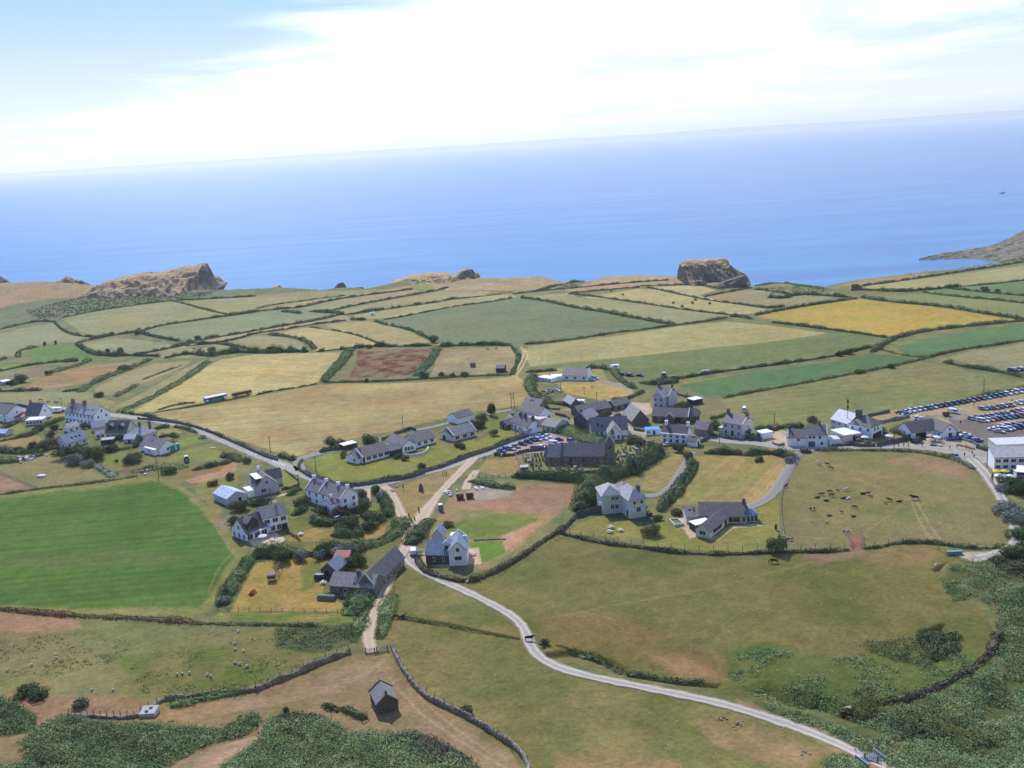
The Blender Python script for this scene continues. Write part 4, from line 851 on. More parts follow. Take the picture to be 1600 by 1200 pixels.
# sea air
def haze(dens, col):
    mt = bpy.data.materials.new('sea_air'); mt.use_nodes = True; nn = mt.node_tree.nodes
    nn.remove(nn['Principled BSDF']); v = nn.new('ShaderNodeVolumePrincipled'); v.inputs['Color'].default_value = col+(1,); v.inputs['Density'].default_value = dens; v.inputs['Anisotropy'].default_value = .42
    mt.node_tree.links.new(v.outputs[0], nn['Material Output'].inputs['Volume'])
    mb = MB(); mb.box((0, 29000, (SEA-75+420)/2), (140000, 64000, 420-(SEA-75)))
    o = mb.build('haze', mt); tag(o, kind='stuff'); o['label'] = 'pale sea haze lying over the bay and fields'; o['category'] = 'haze'
HAZE = haze(4.6e-5, (.95, 1.0, 1.0))
scene.view_settings.view_transform = 'Standard'; scene.view_settings.look = 'None'; scene.view_settings.exposure = .34; scene.view_settings.gamma = 1
scene.cycles.volume_bounces = 0; scene.cycles.max_bounces = 6
# ------------------------------------------------------------------ buildings
WALLC = {'white': pmat('white_render', (.82,.85,.88), var=.07, scale=.8, rough=.8), 'cream': pmat('cream_render', (.62,.60,.53), var=.08, scale=.8), 'beige': pmat('beige_render', (.50,.46,.40), var=.1, scale=.8),
 'stone': pmat('grey_stone', (.23,.21,.19), var=.35, scale=2.2, bump=.5, bscale=3, col2=(118,108,98)), 'dark': pmat('dark_stone', (.12,.11,.105), var=.35, scale=2.2, bump=.5, bscale=3), 'green': pmat('pale_green_render', (.52,.60,.55), var=.06, scale=.6),
 'grey': pmat('grey_render', (.46,.47,.49), var=.08, scale=.8), 'pink': pmat('pinkish_render', (.60,.54,.52), var=.07), 'brown': pmat('brown_timber', (.20,.14,.11), var=.25, scale=3), 'black': pmat('dark_timber', (.055,.055,.065), var=.2, scale=3), 'blue': pmat('blue_boarding', (.12,.15,.30), var=.1),
 'teal': pmat('teal_steel', (.03,.28,.26), rough=.45, var=.08), 'brick': pmat('red_brick', (.27,.11,.07), var=.25, scale=4)}
def slate(name, c, rough=.7):
    mt = pmat(name, c, rough=rough, var=.16, scale=.9, spec=.35)
    n = mt.node_tree.nodes; l = mt.node_tree.links; b = n['Principled BSDF']
    geo = n.new('ShaderNodeNewGeometry'); mp = n.new('ShaderNodeMapping'); mp.inputs['Scale'].default_value = (2.2, 2.2, 3.4); l.new(geo.outputs['Position'], mp.inputs['Vector'])
    vo = n.new('ShaderNodeTexVoronoi'); vo.inputs['Scale'].default_value = 1.0; l.new(mp.outputs['Vector'], vo.inputs['Vector'])
    src = b.inputs['Base Color'].links[0].from_socket
    mr = n.new('ShaderNodeMapRange'); mr.inputs['To Min'].default_value = .84; mr.inputs['To Max'].default_value = 1.16
    sp_ = n.new('ShaderNodeSeparateColor'); l.new(vo.outputs['Color'], sp_.inputs[0]); l.new(sp_.outputs[0], mr.inputs['Value'])
    vm = n.new('ShaderNodeVectorMath'); vm.operation = 'SCALE'; l.new(src, vm.inputs[0]); l.new(mr.outputs['Result'], vm.inputs['Scale']); l.new(vm.outputs['Vector'], b.inputs['Base Color'])
    return mt
ROOFC = {'slate': slate('grey_slate', (.185,.168,.155)), 'dark': slate('dark_slate', (.125,.113,.103)), 'brown': slate('brown_tiles', (.165,.145,.125)), 'blue': slate('blue_slate', (.21,.25,.30)), 'pale': slate('pale_slate', (.35,.335,.315)), 'pink': slate('pink_tiles', (.34,.25,.23)),
 'tin': slate('pale_metal_sheet', (.44,.49,.58), .5), 'red': slate('rusty_red_sheet', (.36,.10,.06)), 'white': pmat('white_felt', (.80,.79,.76), var=.06), 'buff': pmat('buff_felt', (.58,.56,.51), var=.1), 'bluesheet': pmat('bright_blue_sheet', (.10,.33,.62), var=.08), 'teal': WALLC['teal'], 'steel': slate('blue_grey_sheet', (.26,.30,.37), .5), 'greygreen': slate('grey_green_felt', (.24,.28,.25)), 'lichen': slate('lichened_slate', (.25,.24,.215))}
M_FRAME = pmat('white_frame', (.75,.75,.74), var=.04, rough=.6); M_PANE = pmat('dark_glass', (.035,.042,.05), rough=.12, var=.1, spec=.6); M_DARKW = pmat('dark_opening', (.03,.03,.035), var=.1)
M_TRIM = pmat('white_trim', (.76,.76,.75), var=.05)
class Blk: pass
def block(root, kind, A, B, D, h, r, wall, roof, C=None, ov=.35, below=.8, base=None):
    a = G(*A); b = G(*B); k = Blk(); L = np.linalg.norm((b-a)[:2]); u = (b-a)[:2]/L; n = np.array([-u[1], u[0]])
    if n@a[:2] < 0: n = -n
    if C is not None: D = abs((G(*C)-b)[:2]@n)
    k.z0 = (min(a[2], b[2]) if base is None else base); k.root = root; k.L, k.D, k.h, k.r, k.kind = L, D, h, r, kind
    rl = np.array(root.location)
    if not getattr(root, '_', None): pass
    def W(s, t, z): return (a[0]+u[0]*s+n[0]*t-rl[0], a[1]+u[1]*s+n[1]*t-rl[1], k.z0+z-rl[2])
    k.W = W
    m = MB(); z0 = -below
    if kind in 'hf':
        m.hexa([W(0,0,z0), W(L,0,z0), W(L,D,z0), W(0,D,z0), W(0,0,h), W(L,0,h), W(L,D,h), W(0,D,h)])
    elif kind == 'g':
        m.prism([(0,z0),(D,z0),(D,h),(D/2,h+r),(0,h)], lambda p, q, s: W(s, p, q), 0, L)
    elif kind == 'd':
        m.prism([(0,z0),(L,z0),(L,h),(L/2,h+r),(0,h)], lambda p, q, s: W(p, s, q), 0, D)
    elif kind == 'l':   # lean-to: high at the back
        m.prism([(0,z0),(D,z0),(D,h+r),(0,h)], lambda p, q, s: W(s, p, q), 0, L)
    m.build('wall', WALLC[wall], root)
    m = MB(); T = .22; rm = ROOFC[roof] if isinstance(roof, str) else roof
    if kind == 'f':
        m.prism([(-.15,h),(D+.15,h),(D+.15,h+.22),(-.15,h+.22)], lambda p, q, s: W(s, p, q), -.15, L+.15)
    elif kind == 'l':
        sl = r/D; m.prism([(-ov,h-ov*sl+.01),(D+.1,h+r+.1*sl+.01),(D+.1,h+r+T),(-ov,h-ov*sl+T)], lambda p, q, s: W(s, p, q), -.2, L+.2)
    elif kind in 'gd':
        S, E = (D, L) if kind == 'g' else (L, D); sl = r/(S/2)
        prof = [(-ov,h-ov*sl+.01),(S/2,h+r+.01),(S+ov,h-ov*sl+.01),(S+ov,h-ov*sl+T),(S/2,h+r+T+.05),(-ov,h-ov*sl+T)]
        fn = (lambda p, q, s: W(s, p, q)) if kind == 'g' else (lambda p, q, s: W(p, s, q))
        m.prism(prof, fn, -.22, E+.22)
    else:
        i = min(D, L)/2
        if L >= D: r0, r1 = (i, D/2), (L-i, D/2)
        else: r0, r1 = (L/2, i), (L/2, D-i)
        if abs(L-D) < .4: r1 = (r0[0]+.2, r0[1]+.2)
        o = ov
        low = [W(-o,-o,h-.02), W(L+o,-o,h-.02), W(L+o,D+o,h-.02), W(-o,D+o,h-.02)]; ee = [W(-o,-o,h+.14), W(L+o,-o,h+.14), W(L+o,D+o,h+.14), W(-o,D+o,h+.14)]
        P = low+ee+[W(*r0, h+r), W(*r1, h+r)]
        F = [(3,2,1,0)]+[(j, (j+1) % 4, 4+(j+1) % 4, 4+j) for j in range(4)]
        F += [(4,5,9,8),(5,6,9),(6,7,8,9),(7,4,8)] if L >= D else [(4,5,8),(5,6,9,8),(6,7,9),(7,4,8,9)]
        m.add(P, F)
    k.roof = m.build('roof', rm, root)
    return k
def face_fn(k, side):
    """map along/out/up on a wall face"""
    if side == 'front': return k.L, lambda s, o, z: k.W(s, -o, z)
    if side == 'right': return k.D, lambda s, o, z: k.W(k.L+o, s, z)
    if side == 'left': return k.D, lambda s, o, z: k.W(-o, k.D-s, z)
    return k.L, lambda s, o, z: k.W(k.L-s, k.D+o, z)
def opening(k, side, s, z, w, h, name='window', frame=None, glass=None, prt=.05):
    L, fn = face_fn(k, side); m = MB(); f = .09
    def bx(s0, s1, z0, z1, o0, o1, mi): m.hexa([fn(s0,o1,z0), fn(s1,o1,z0), fn(s1,o0,z0), fn(s0,o0,z0), fn(s0,o1,z1), fn(s1,o1,z1), fn(s1,o0,z1), fn(s0,o0,z1)], mi)
    s0, s1, z0, z1 = s-w/2, s+w/2, z, z+h
    bx(s0, s1, z0, z1, -.05, prt, 1)
    if name == 'window':
        bx(s0-f, s0, z0-f, z1+f, -.05, prt+.03, 0); bx(s1, s1+f, z0-f, z1+f, -.05, prt+.03, 0); bx(s0, s1, z1, z1+f, -.05, prt+.03, 0); bx(s0-.1, s1+.1, z0-f-.08, z0, -.05, prt+.1, 0)
        if w > .9: bx(s-.035, s+.035, z0, z1, prt-.02, prt+.03, 0)
    m.build(name, [frame or M_FRAME, glass or (M_PANE if name == 'window' else M_DARKW)], k.root)
def wins(k, side, n, z, w, h, a=.0, b=1.0, **kw):
    L, _ = face_fn(k, side)
    for i in range(n): opening(k, side, L*(a+(b-a)*(i+.5)/n), z, w, h, **kw)
def slope_pt(k, s, f, up, far=False):
    """point on the near roof slope; f 0 eave .. 1 ridge"""
    S = k.D if k.kind == 'g' else k.L
    t = S/2*f
    if far: t = S-t
    z = k.h+k.r*f+up
    return k.W(s, t, z) if k.kind == 'g' else k.W(t, s, z)
def skylight(k, s, f, w=.8, ln=.22, far=False, glass=None):
    m = MB(); p = [slope_pt(k, s+a*w/2, f+b*ln/2, z, far) for z in (.1, .32) for a, b in ((-1,-1),(1,-1),(1,1),(-1,1))]
    m.hexa(p); m.build('skylight', glass or M_PANE, k.roof)
def chimney(k, f, mat='brick', h=1.3, w=.75, t=None, pots=2):
    E = k.L if k.kind in 'gh' else k.D; S = k.D if k.kind in 'gh' else k.L
    s = E*f; t = S/2 if t is None else S*t
    zr = k.h+k.r*(1-abs(t-S/2)/(S/2))
    c = k.W(s, t, 0) if k.kind in 'gh' else k.W(t, s, 0)
    u = np.array(k.W(1,0,0))-np.array(k.W(0,0,0)); rz = math.atan2(u[1], u[0])
    m = MB(); m.box((c[0], c[1], c[2]+zr+h/2-.5), (w, w*1.15, h+1), rz); m.box((c[0], c[1], c[2]+zr+h+.06), (w+.16, w*1.15+.16, .12), rz)
    for i in range(pots):
        o = (i-(pots-1)/2)*.34; m.lathe((c[0]-math.sin(rz)*o, c[1]+math.cos(rz)*o, c[2]+zr+h+.12), [(.12, 0), (.1, .35)], 7, 1)
    m.build('chimney', [WALLC[mat] if mat in WALLC else mat, pmat('clay_pot', (.42,.26,.17))], k.roof)
def dormer(k, s, w, h, f0=.25, roof='flat', wall='white', rm='white', nw=1, d=None, far=False):
    """box dormer standing on the near slope"""
    S = k.D if k.kind == 'g' else k.L
    t0 = S/2*f0; z0 = k.h+k.r*f0
    zt = z0+h; d = d or min(S/2-t0, h/(k.r/(S/2)))
    P = (lambda a, b, z: k.W(a, b, z)) if k.kind == 'g' else ((lambda a, b, z: k.W(b, a, z)))
    m = MB(); m.hexa([P(s-w/2,t0,z0-.3), P(s+w/2,t0,z0-.3), P(s+w/2,t0+d,z0-.3), P(s-w/2,t0+d,z0-.3), P(s-w/2,t0,zt), P(s+w/2,t0,zt), P(s+w/2,t0+d,zt), P(s-w/2,t0+d,zt)])
    o = m.build('dormer', WALLC[wall], k.roof)
    m = MB()
    if roof == 'flat': m.prism([(t0-.2,zt),(t0+d+.3,zt),(t0+d+.3,zt+.16),(t0-.2,zt+.16)], lambda p, q, a: P(a, p, q), s-w/2-.15, s+w/2+.15)
    else:
        g = w*.42; m.prism([(s-w/2-.2,zt-.1),(s,zt+g),(s+w/2+.2,zt-.1),(s+w/2+.2,zt+.1),(s,zt+g+.22),(s-w/2-.2,zt+.1)], lambda p, q, a: P(p, a, q), t0-.25, t0+d+1.2)
        mm = MB(); mm.prism([(s-w/2,zt),(s+w/2,zt),(s,zt+g)], lambda p, q, a: P(p, a, q), t0+.01, t0+d); mm.build('gable', WALLC[wall], k.roof)
    m.build('dormer_roof', ROOFC[rm], k.roof)
    for i in range(nw):
        c = s-w/2+w*(i+.5)/nw; ww = min(1.1, w/nw*.6); m = MB()
        m.hexa([P(c-ww/2,t0-.08,z0+.35), P(c+ww/2,t0-.08,z0+.35), P(c+ww/2,t0+.1,z0+.35), P(c-ww/2,t0+.1,z0+.35), P(c-ww/2,t0-.08,zt-.25), P(c+ww/2,t0-.08,zt-.25), P(c+ww/2,t0+.1,zt-.25), P(c-ww/2,t0+.1,zt-.25)], 0)
        m.build('window', M_PANE, k.roof)
def coping(k, f, mat=None):
    """raised gable parapet across the roof at fraction f"""
    E = k.L if k.kind == 'g' else k.D; S = k.D if k.kind == 'g' else k.L; sl = k.r/(S/2); s = E*f; o = .3
    m = MB(); fn = (lambda p, q, a: k.W(a, p, q)) if k.kind == 'g' else (lambda p, q, a: k.W(p, a, q))
    m.prism([(-o,k.h-o*sl+.1),(S/2,k.h+k.r+.1),(S+o,k.h-o*sl+.1),(S+o,k.h-o*sl+.5),(S/2,k.h+k.r+.55),(-o,k.h-o*sl+.5)], fn, s-.18, s+.18)
    m.build('coping', mat or M_TRIM, k.roof)
def building(name, at, label, cat='house', group=None):
    g = G(*at); return tag(empty(name, g), label, cat, group)
HG = 'houses of the village'
# --- far left cluster
b = building('house', (-5,657), 'white house with a brown roof cut by the left photo edge', group=HG)
k = block(b, 'g', (-30,654), (14,660), 8, 4.4, 3, 'white', 'brown', C=(28,650)); wins(k,'front',4,2.6,.9,1.1); wins(k,'front',4,.4,.9,1.2); wins(k,'right',1,3.4,.8,1.0)
b = building('house', (50,658), 'house with a steep brown roof and white flat-topped front extension', group=HG)
k = block(b, 'g', (40,656), (62,657), 8.5, 2.6, 5.0, 'white', 'brown'); wins(k,'right',1,3.4,.9,1.1); chimney(k, .95, 'beige'); chimney(k, .08, 'brick')
q = block(b, 'f', (41,665), (67,663), 6, 2.4, 0, 'pink', 'white'); wins(q,'front',5,.7,.9,1.1)
q = block(b, 'l', (19,657), (37,658), 5, 1.9, 1.2, 'pink', 'red'); wins(q,'front',2,.5,.8,1)
b = building('terrace', (130,663), 'long white two-storey terrace with two brick chimneys beside the bend of the road', 'house', HG)
k = block(b, 'g', (103,659), (149,666), 9, 5.2, 3.4, 'white', 'slate', C=(170,658)); wins(k,'front',8,3.5,.8,1.2); wins(k,'front',8,.7,.8,1.4); wins(k,'right',2,3.3,.8,1.1); wins(k,'right',1,5.9,.8,1.2); chimney(k,.07,'brick',1.9,1.2,pots=3); chimney(k,.47,'brick',1.9,1.2,pots=3)
for f in (.12,.2,.3,.66,.74,.86): skylight(k, k.L*f, .45)
m = MB(); m.hexa([slope_pt(k,s,f,z) for z in (.12,.3) for s,f in ((k.L*.49,-.06),(k.L*1.01,-.06),(k.L*1.01,.98),(k.L*.49,.98))]); m.build('pale_roof', ROOFC['pale'], k.roof)
b = building('cottage', (116,675), 'low pale-roofed outhouse in front of the white terrace', 'house', HG)
k = block(b, 'g', (107,676), (125,672), 5, 2.2, 1.5, 'white', 'pale'); wins(k,'front',2,.6,.9,1)
b = building('house', (120,698), 'cottage with one broad blue-grey slate slope and three skylights', group=HG)
k = block(b, 'g', (104,702), (138,692), 8, 2.5, 3.0, 'pink', 'blue'); wins(k,'left',2,.6,.9,1.2); wins(k,'front',3,.7,.9,1.1); opening(k,'right',k.D*.5,0,1.6,2.0,'door')
for f in (.4,.58,.74): skylight(k, k.L*f, .42)
b = building('house', (182,684), 'beige stone cottage with a tall roof and two dark front dormers', group=HG)
k = block(b, 'g', (166,685), (199,685), 8.5, 3.0, 4.2, 'beige', 'brown'); dormer(k,k.L*.22,2.6,1.9,.12,'gable','black','brown'); dormer(k,k.L*.72,2.6,1.9,.12,'gable','black','brown'); chimney(k,.5,'beige'); wins(k,'front',4,.6,.9,1.1)
q = block(b, 'g', (145,676), (165,673), 6, 2.2, 2.0, 'beige', 'pale'); q = block(b, 'g', (151,686), (164,684), 4, 2.0, 1.2, 'white', 'pale'); wins(q,'front',2,.4,1.2,1.2)
b = building('house', (218,687), 'grey hip-roofed house with two dark chimneys beside clipped hedges', group=HG)
k = block(b, 'h', (202,687), (225,690), 8, 2.8, 3.4, 'grey', 'pale', C=(243,682)); chimney(k,.4,'dark',1.6,.8,.45); chimney(k,.95,'dark',2.4,.8,.6); wins(k,'front',2,.8,1,1.2); wins(k,'right',2,.8,.9,1.1)
b = building('bungalow', (240,708), 'grey-roofed bungalow with a pale blue gable behind a flat white garage', 'bungalow', HG)
k = block(b, 'g', (220,704), (250,711), 8, 2.6, 2.8, 'white', 'slate', C=(277,703)); skylight(k,k.L*.4,.6); wins(k,'right',1,1,1,1.2)
q = block(b, 'f', (226,707.5), (242,712), 7, 2.4, 0, 'white', 'white', C=(266,706.5)); wins(q,'front',1,.8,1,.9)
b = building('container', (274,703), 'turquoise steel container at the end of the grey bungalow', 'container')
k = block(b, 'f', (267.5,706), (281,701), 2.6, 2.2, 0, 'teal', 'teal'); opening(k,'right',1.3,.1,2,1.9,'door',glass=WALLC['teal'])
b = building('shed', (203,692), 'small pale-roofed outbuilding between the clipped hedges', 'shed')
k = block(b, 'g', (194,692.5), (211,692), 4.5, 1.9, 1.4, 'grey', 'buff'); opening(k,'front',k.L*.5,0,1,1.7,'door')
b = building('shed', (168,694), 'low dark shed with a grey-green flat roof near the beige cottage', 'shed')
k = block(b, 'f', (158,695), (178,693), 4, 1.9, 0, 'black', 'greygreen'); opening(k,'front',k.L*.6,0,1.2,1.6,'door')
b = building('greenhouse', (5,678), 'grey-roofed glasshouse at the left photo edge', 'greenhouse')
k = block(b, 'g', (-20,681), (9,682), 5, 1.5, 1.2, 'grey', 'tin'); wins(k,'front',5,.4,1.2,.9)
# --- by the junction of road and green field
b = building('house', (405,772), 'grey chalet house with a white flat-roofed dormer above the farm shed', group=HG)
k = block(b, 'd', (400,776), (437,768), 10, 3.0, 3.9, 'grey', 'slate'); dormer(k,k.D*.5,7.6,2.2,.22,'flat','black','white',3); chimney(k,.97,'white',1.2); wins(k,'front',1,3.9,1.0,1.3); wins(k,'front',1,1.0,1.8,1.4,.2,.5)
q = block(b, 'g', (420,760), (442,756), 6, 3.0, 2.4, 'grey', 'dark'); q = block(b, 'f', (381,772), (389,778), 4, 2.4, 0, 'white', 'white', C=(404,774))
b = building('barn', (360,785), 'farm shed with a pale blue metal roof at the corner of the green field', 'shed')
k = block(b, 'd', (356,791), (386,782), 10.5, 2.7, 1.7, 'grey', 'tin'); opening(k,'front',k.L*.65,0,1.2,2,'door'); wins(k,'left',2,.5,1,.7); opening(k,'left',k.D*.5,.9,.3,1,'vent')
b = building('house', (415,832), 'large white house with patio and half-timbered front dormer above the swing garden', group=HG)
k = block(b, 'g', (413,834), (451,825), 7.5, 5.3, 2.6, 'white', 'lichen'); wins(k,'front',3,3.2,1.7,1.3); wins(k,'front',2,.4,1.3,1.7,.25,.75); opening(k,'front',k.L*.85,0,2.0,2.0,'door'); chimney(k,.7,'pink',.9)
q = block(b, 'g', (386,846), (419,834), 8.5, 2.7, 4.0, 'white', 'brown'); dormer(q,q.L*.38,4.2,2.4,.1,'gable','black','brown',2,d=4); wins(q,'front',3,.3,1.8,1.8); wins(q,'left',3,.4,1.0,1.5); wins(q,'left',1,3.3,1.0,1.1)
m = MB(); m.hexa([q.W(s,-t,z) for z in (2.55,2.75) for s,t in ((1,.4),(q.L+1,.4),(q.L+1,1.6),(1,1.6))]); m.build('veranda_roof', pmat('veranda', (.52,.55,.55)), b)
b = building('terrace', (515,790), 'white row of cottages with four white chimneys and grey slate by the junction', 'house', HG)
k = block(b, 'g', (480,783), (534,800), 8, 4.6, 3.0, 'white', 'slate', C=(560,790))
for f in (.02,.38,.72,.98): chimney(k, f, 'white', 1.1, .9)
for f in (0,.38,1): coping(k, f)
wins(k,'right',2,2.9,1.1,1.3); wins(k,'right',2,.6,1.1,1.3); wins(k,'front',5,2.9,.9,1.2); wins(k,'front',5,.5,.9,1.3)
for f in (.14,.22,.28): skylight(k, k.L*f, .62, .7)
q = block(b, 'd', (504,800), (518,804), 5, 3.6, 1.2, 'white', 'slate'); wins(q,'front',1,1.6,.9,1.2); chimney(q,.5,'white',1.2)
# --- bungalows on the lawn
b = building('bungalow', (590,718), 'white bungalow with a long dark roof on the lawn, nearest the road bend', 'bungalow', HG)
k = block(b, 'g', (567,724), (609,712.5), 9, 2.4, 2.6, 'white', 'brown'); wins(k,'front',4,.8,1.9,1.2,.12,1); opening(k,'front',k.L*.05,0,.9,2,'door'); chimney(k,.12,'beige',.9); coping(k,0)
q = block(b, 'd', (541,721), (559,725), 7, 2.2, 1.6, 'white', 'brown'); wins(q,'front',1,.8,1.2,1.1,.5,1)
q = block(b, 'g', (609.5,713), (629,708), 6, 2.2, 1.5, 'black', 'brown')
q = block(b, 'd', (629,708), (650,703), 14, 2.5, 2.4, 'white', 'brown'); wins(q,'front',3,.6,1.1,1.5,.15,.85)
q = block(b, 'g', (650.5,700), (680,691.5), 9, 2.4, 2.4, 'white', 'brown'); wins(q,'front',3,.8,1.6,1.2)
b = building('bungalow', (725,686), 'white bungalow with grey-brown roof and dark porch, second along the lawn', 'bungalow', HG)
k = block(b, 'g', (709,690), (744,681), 8.5, 2.4, 2.6, 'cream', 'lichen'); wins(k,'front',3,.6,1.8,1.4); coping(k,0); coping(k,1)
q = block(b, 'd', (687,685), (708,690), 6.5, 2.1, 2.0, 'cream', 'dark'); opening(q,'front',q.L*.35,0,1.6,1.9,'porch_opening')
b = building('garage', (727,659), 'small white gabled garage with a dark roof behind the second bungalow', 'garage')
k = block(b, 'g', (715,663), (740,656), 7, 2.6, 1.9, 'white', 'brown'); opening(k,'left',3.5,0,2.6,2.1,'door',glass=M_FRAME)
b = building('shed', (552,701), 'low white-topped sheds in the hedge behind the first bungalow', 'shed')
k = block(b, 'f', (538,704), (558,699), 4, 2.0, 0, 'black', 'white'); opening(k,'front',k.L*.5,0,2,1.7,'door')
# --- centre
b = building('house', (820,672), 'white house with brown roof and three dark chimneys beside the church car park', group=HG)
k = block(b, 'g', (798,669), (826,679), 8, 3.1, 2.9, 'white', 'brown', C=(847,676)); chimney(k,.3,'dark',1.3,1); chimney(k,.55,'dark',1.5,1); chimney(k,.97,'dark',1.4,1); opening(k,'right',k.D*.85,2.0,.8,1.5); wins(k,'front',5,.7,.8,1.1)
q = block(b, 'd', (811,678), (820,681), 3.5, 2.0, .9, 'grey', 'greygreen'); q = block(b, 'g', (786,665), (799,669), 6, 2.2, 1.9, 'pink', 'brown')
b = building('shed', (789,666), 'small grey gabled outhouse at the left end of the brown-roofed white house', 'shed')
k = block(b, 'd', (781,668), (792,671), 5, 1.9, 1.6, 'stone', 'slate'); opening(k,'front',k.L*.5,0,.9,1.7,'door')
b = building('hall', (830,655), 'dark-roofed hall with a pale blue gable behind the brown-roofed white house', 'hall', HG)
k = block(b, 'g', (811,651), (842,660), 9, 3.2, 2.6, 'white', 'dark', C=(860,654)); wins(k,'right',2,.8,1.4,1.2); opening(k,'right',2,0,1.1,2,'door')
q = block(b, 'f', (826,661), (843,665), 5, 2.6, 0, 'beige', 'buff')
b = building('cottage', (832,638), 'small grey-roofed stone cottage at the edge of the hay field', 'house', HG)
k = block(b, 'g', (817,637), (843,641), 6.5, 2.0, 2.2, 'stone', 'slate'); skylight(k,k.L*.35,.6); skylight(k,k.L*.5,.6); opening(k,'front',k.L*.4,0,.9,1.8,'door')
b = building('barn', (860,671), 'low beige barn with a grey slate roof beside the walled yard', 'barn', HG)
k = block(b, 'g', (846,672), (868,676), 9, 2.3, 2.0, 'beige', 'slate'); wins(k,'front',3,.3,.8,1.4); q = block(b, 'g', (868,671), (889,669), 7, 1.9, 1.6, 'beige', 'lichen')
b = building('house', (905,666), 'tall dark stone house with a pale slate slope and one ridge chimney', group=HG)
k = block(b, 'd', (897,666), (917,669), 9, 3.8, 2.6, 'dark', 'pale'); chimney(k,.1,'dark',1.2); opening(k,'left',3,1,.7,1.0)
q = block(b, 'l', (916.5,664), (928,662), 5, 2.0, .6, 'dark', 'buff')
b = building('barn', (930,648), 'long low stone barn with a dark roof behind the tall stone house', 'barn', HG)
k = block(b, 'g', (905,653), (955,644), 7.5, 2.3, 2.2, 'dark', 'slate'); wins(k,'front',3,.6,.8,.9)
b = building('cottage', (890,636), 'small barn with a pale slate slope beside a white horsebox', 'barn', HG)
k = block(b, 'g', (881,632), (893,639), 5, 2.2, 2.2, 'dark', 'pale', C=(905,636)); opening(k,'front',k.L*.5,0,1,1.8,'door')
b = building('shed', (975,639), 'long low grey-roofed stone shed at the end of the farm lane', 'shed')
k = block(b, 'g', (960,642), (985,636), 6, 2.3, 1.7, 'stone', 'slate'); opening(k,'front',k.L*.3,0,1,1.8,'door'); opening(k,'front',k.L*.7,0,1,1.8,'door')
b = building('shed', (950,639), 'short pale-roofed shed butting the long grey farm shed', 'shed')
k = block(b, 'g', (943,639), (957,641), 6, 2.1, 1.5, 'dark', 'pale'); opening(k,'front',k.L*.5,0,1,1.7,'door')
b = building('school', (952,682), 'white former school with a tall roof and pointed window gable beside the church tower', 'school', HG)
k = block(b, 'g', (924,683), (981,680), 9.5, 2.6, 4.2, 'white', 'slate'); wins(k,'front',2,.6,1.0,1.4,.1,.35); wins(k,'left',1,1.2,1,1.4); skylight(k,k.L*.2,.4); skylight(k,k.L*.32,.3)
q = block(b, 'd', (950,688), (971,687), 8, 2.9, 3.0, 'white', 'lichen'); opening(q,'front',q.L*.35,2.1,1.2,1.9); opening(q,'front',q.L*.35,0,1.8,1.6,'door'); opening(q,'front',q.L*.8,.5,.7,1.5)
m = MB(); m.prism([(q.L*.35-.62,4.05),(q.L*.35+.62,4.05),(q.L*.35,4.9)], lambda p, s, a: q.W(p, a, s), -.06, .1); m.build('window', M_PANE, b)
# church
b = building('church', (900,726), 'dark stone church with a slated nave and a slim saddleback tower at its right end', 'church')
nv = block(b, 'g', (877,726), (946,726.5), 8.5, 3.5, 3.6, 'stone', 'slate'); ch = block(b, 'g', (851,725.5), (876.6,726), 7.5, 3.0, 3.1, 'stone', 'slate')
for f in (.22,.52,.82): opening(nv,'front',nv.L*f,1.1,.6,1.5,frame=WALLC['stone'])
opening(ch,'front',ch.L*.4,1.1,.5,1.3,frame=WALLC['stone']); opening(ch,'left',ch.D*.5,1.3,1.1,2.0,frame=WALLC['stone']); coping(nv,0,WALLC['dark']); coping(nv,.985,WALLC['stone']); coping(ch,0,WALLC['dark'])
tw = block(b, 'd', (947.2,727), (960,727), 4.6, 8.6, 2.6, 'stone', 'slate', ov=.1); opening(tw,'front',tw.L*.5,6.4,.5,1.3,frame=WALLC['stone']); opening(tw,'right',2.2,6.4,.5,1.3,frame=WALLC['stone']); coping(tw,.06,WALLC['beige'])
# farmhouse group
b = building('farmhouse', (1042,632), 'large pale grey farmhouse with twin front gables below the teal crop field', 'house', HG)
k = block(b, 'g', (1022,633), (1045,636), 8, 5.0, 3.0, 'grey', 'slate', C=(1066,631)); chimney(k,.05,'dark',1.5); chimney(k,.97,'dark',1.5); coping(k,1); wins(k,'front',2,3.1,.9,1.3,.4,1); wins(k,'front',2,.6,.9,1.4,.4,1); wins(k,'right',1,3,.8,1)
q = block(b, 'd', (1021,637), (1037,638.5), 6, 5.0, 2.2, 'grey', 'pale'); wins(q,'front',2,3.2,.9,1.3); wins(q,'front',2,.6,.9,1.4)
b = building('shed', (1090,631), 'flat white-roofed dark shed beside the farmhouse garden', 'shed')
k = block(b, 'f', (1083,633), (1098,630), 4.5, 2.2, 0, 'black', 'white'); opening(k,'front',k.L*.5,0,1,1.8,'door')
b = building('barn', (1050,659), 'long dark stone barn with a small central gable, behind the white-fronted cottage', 'barn', HG)
k = block(b, 'g', (1019,659), (1076,661), 8, 2.6, 2.6, 'dark', 'dark'); opening(k,'front',k.L*.72,.2,2.2,1.8,'barn_opening'); wins(k,'front',1,.8,1,1,.1,.3)
q = block(b, 'd', (1040,661.5), (1052,662), 3, 2.6, 1.6, 'dark', 'lichen'); q = block(b, 'g', (1076.5,660), (1093,658), 7, 2.4, 2.2, 'dark', 'dark'); coping(k,.99)
q = block(b, 'd', (988,665), (1014,662), 13, 2.0, 4.2, 'dark', 'lichen')
b = building('house', (1050,692), 'white cottage with a dark roof, white upper fascia and two white-capped chimneys', group=HG)
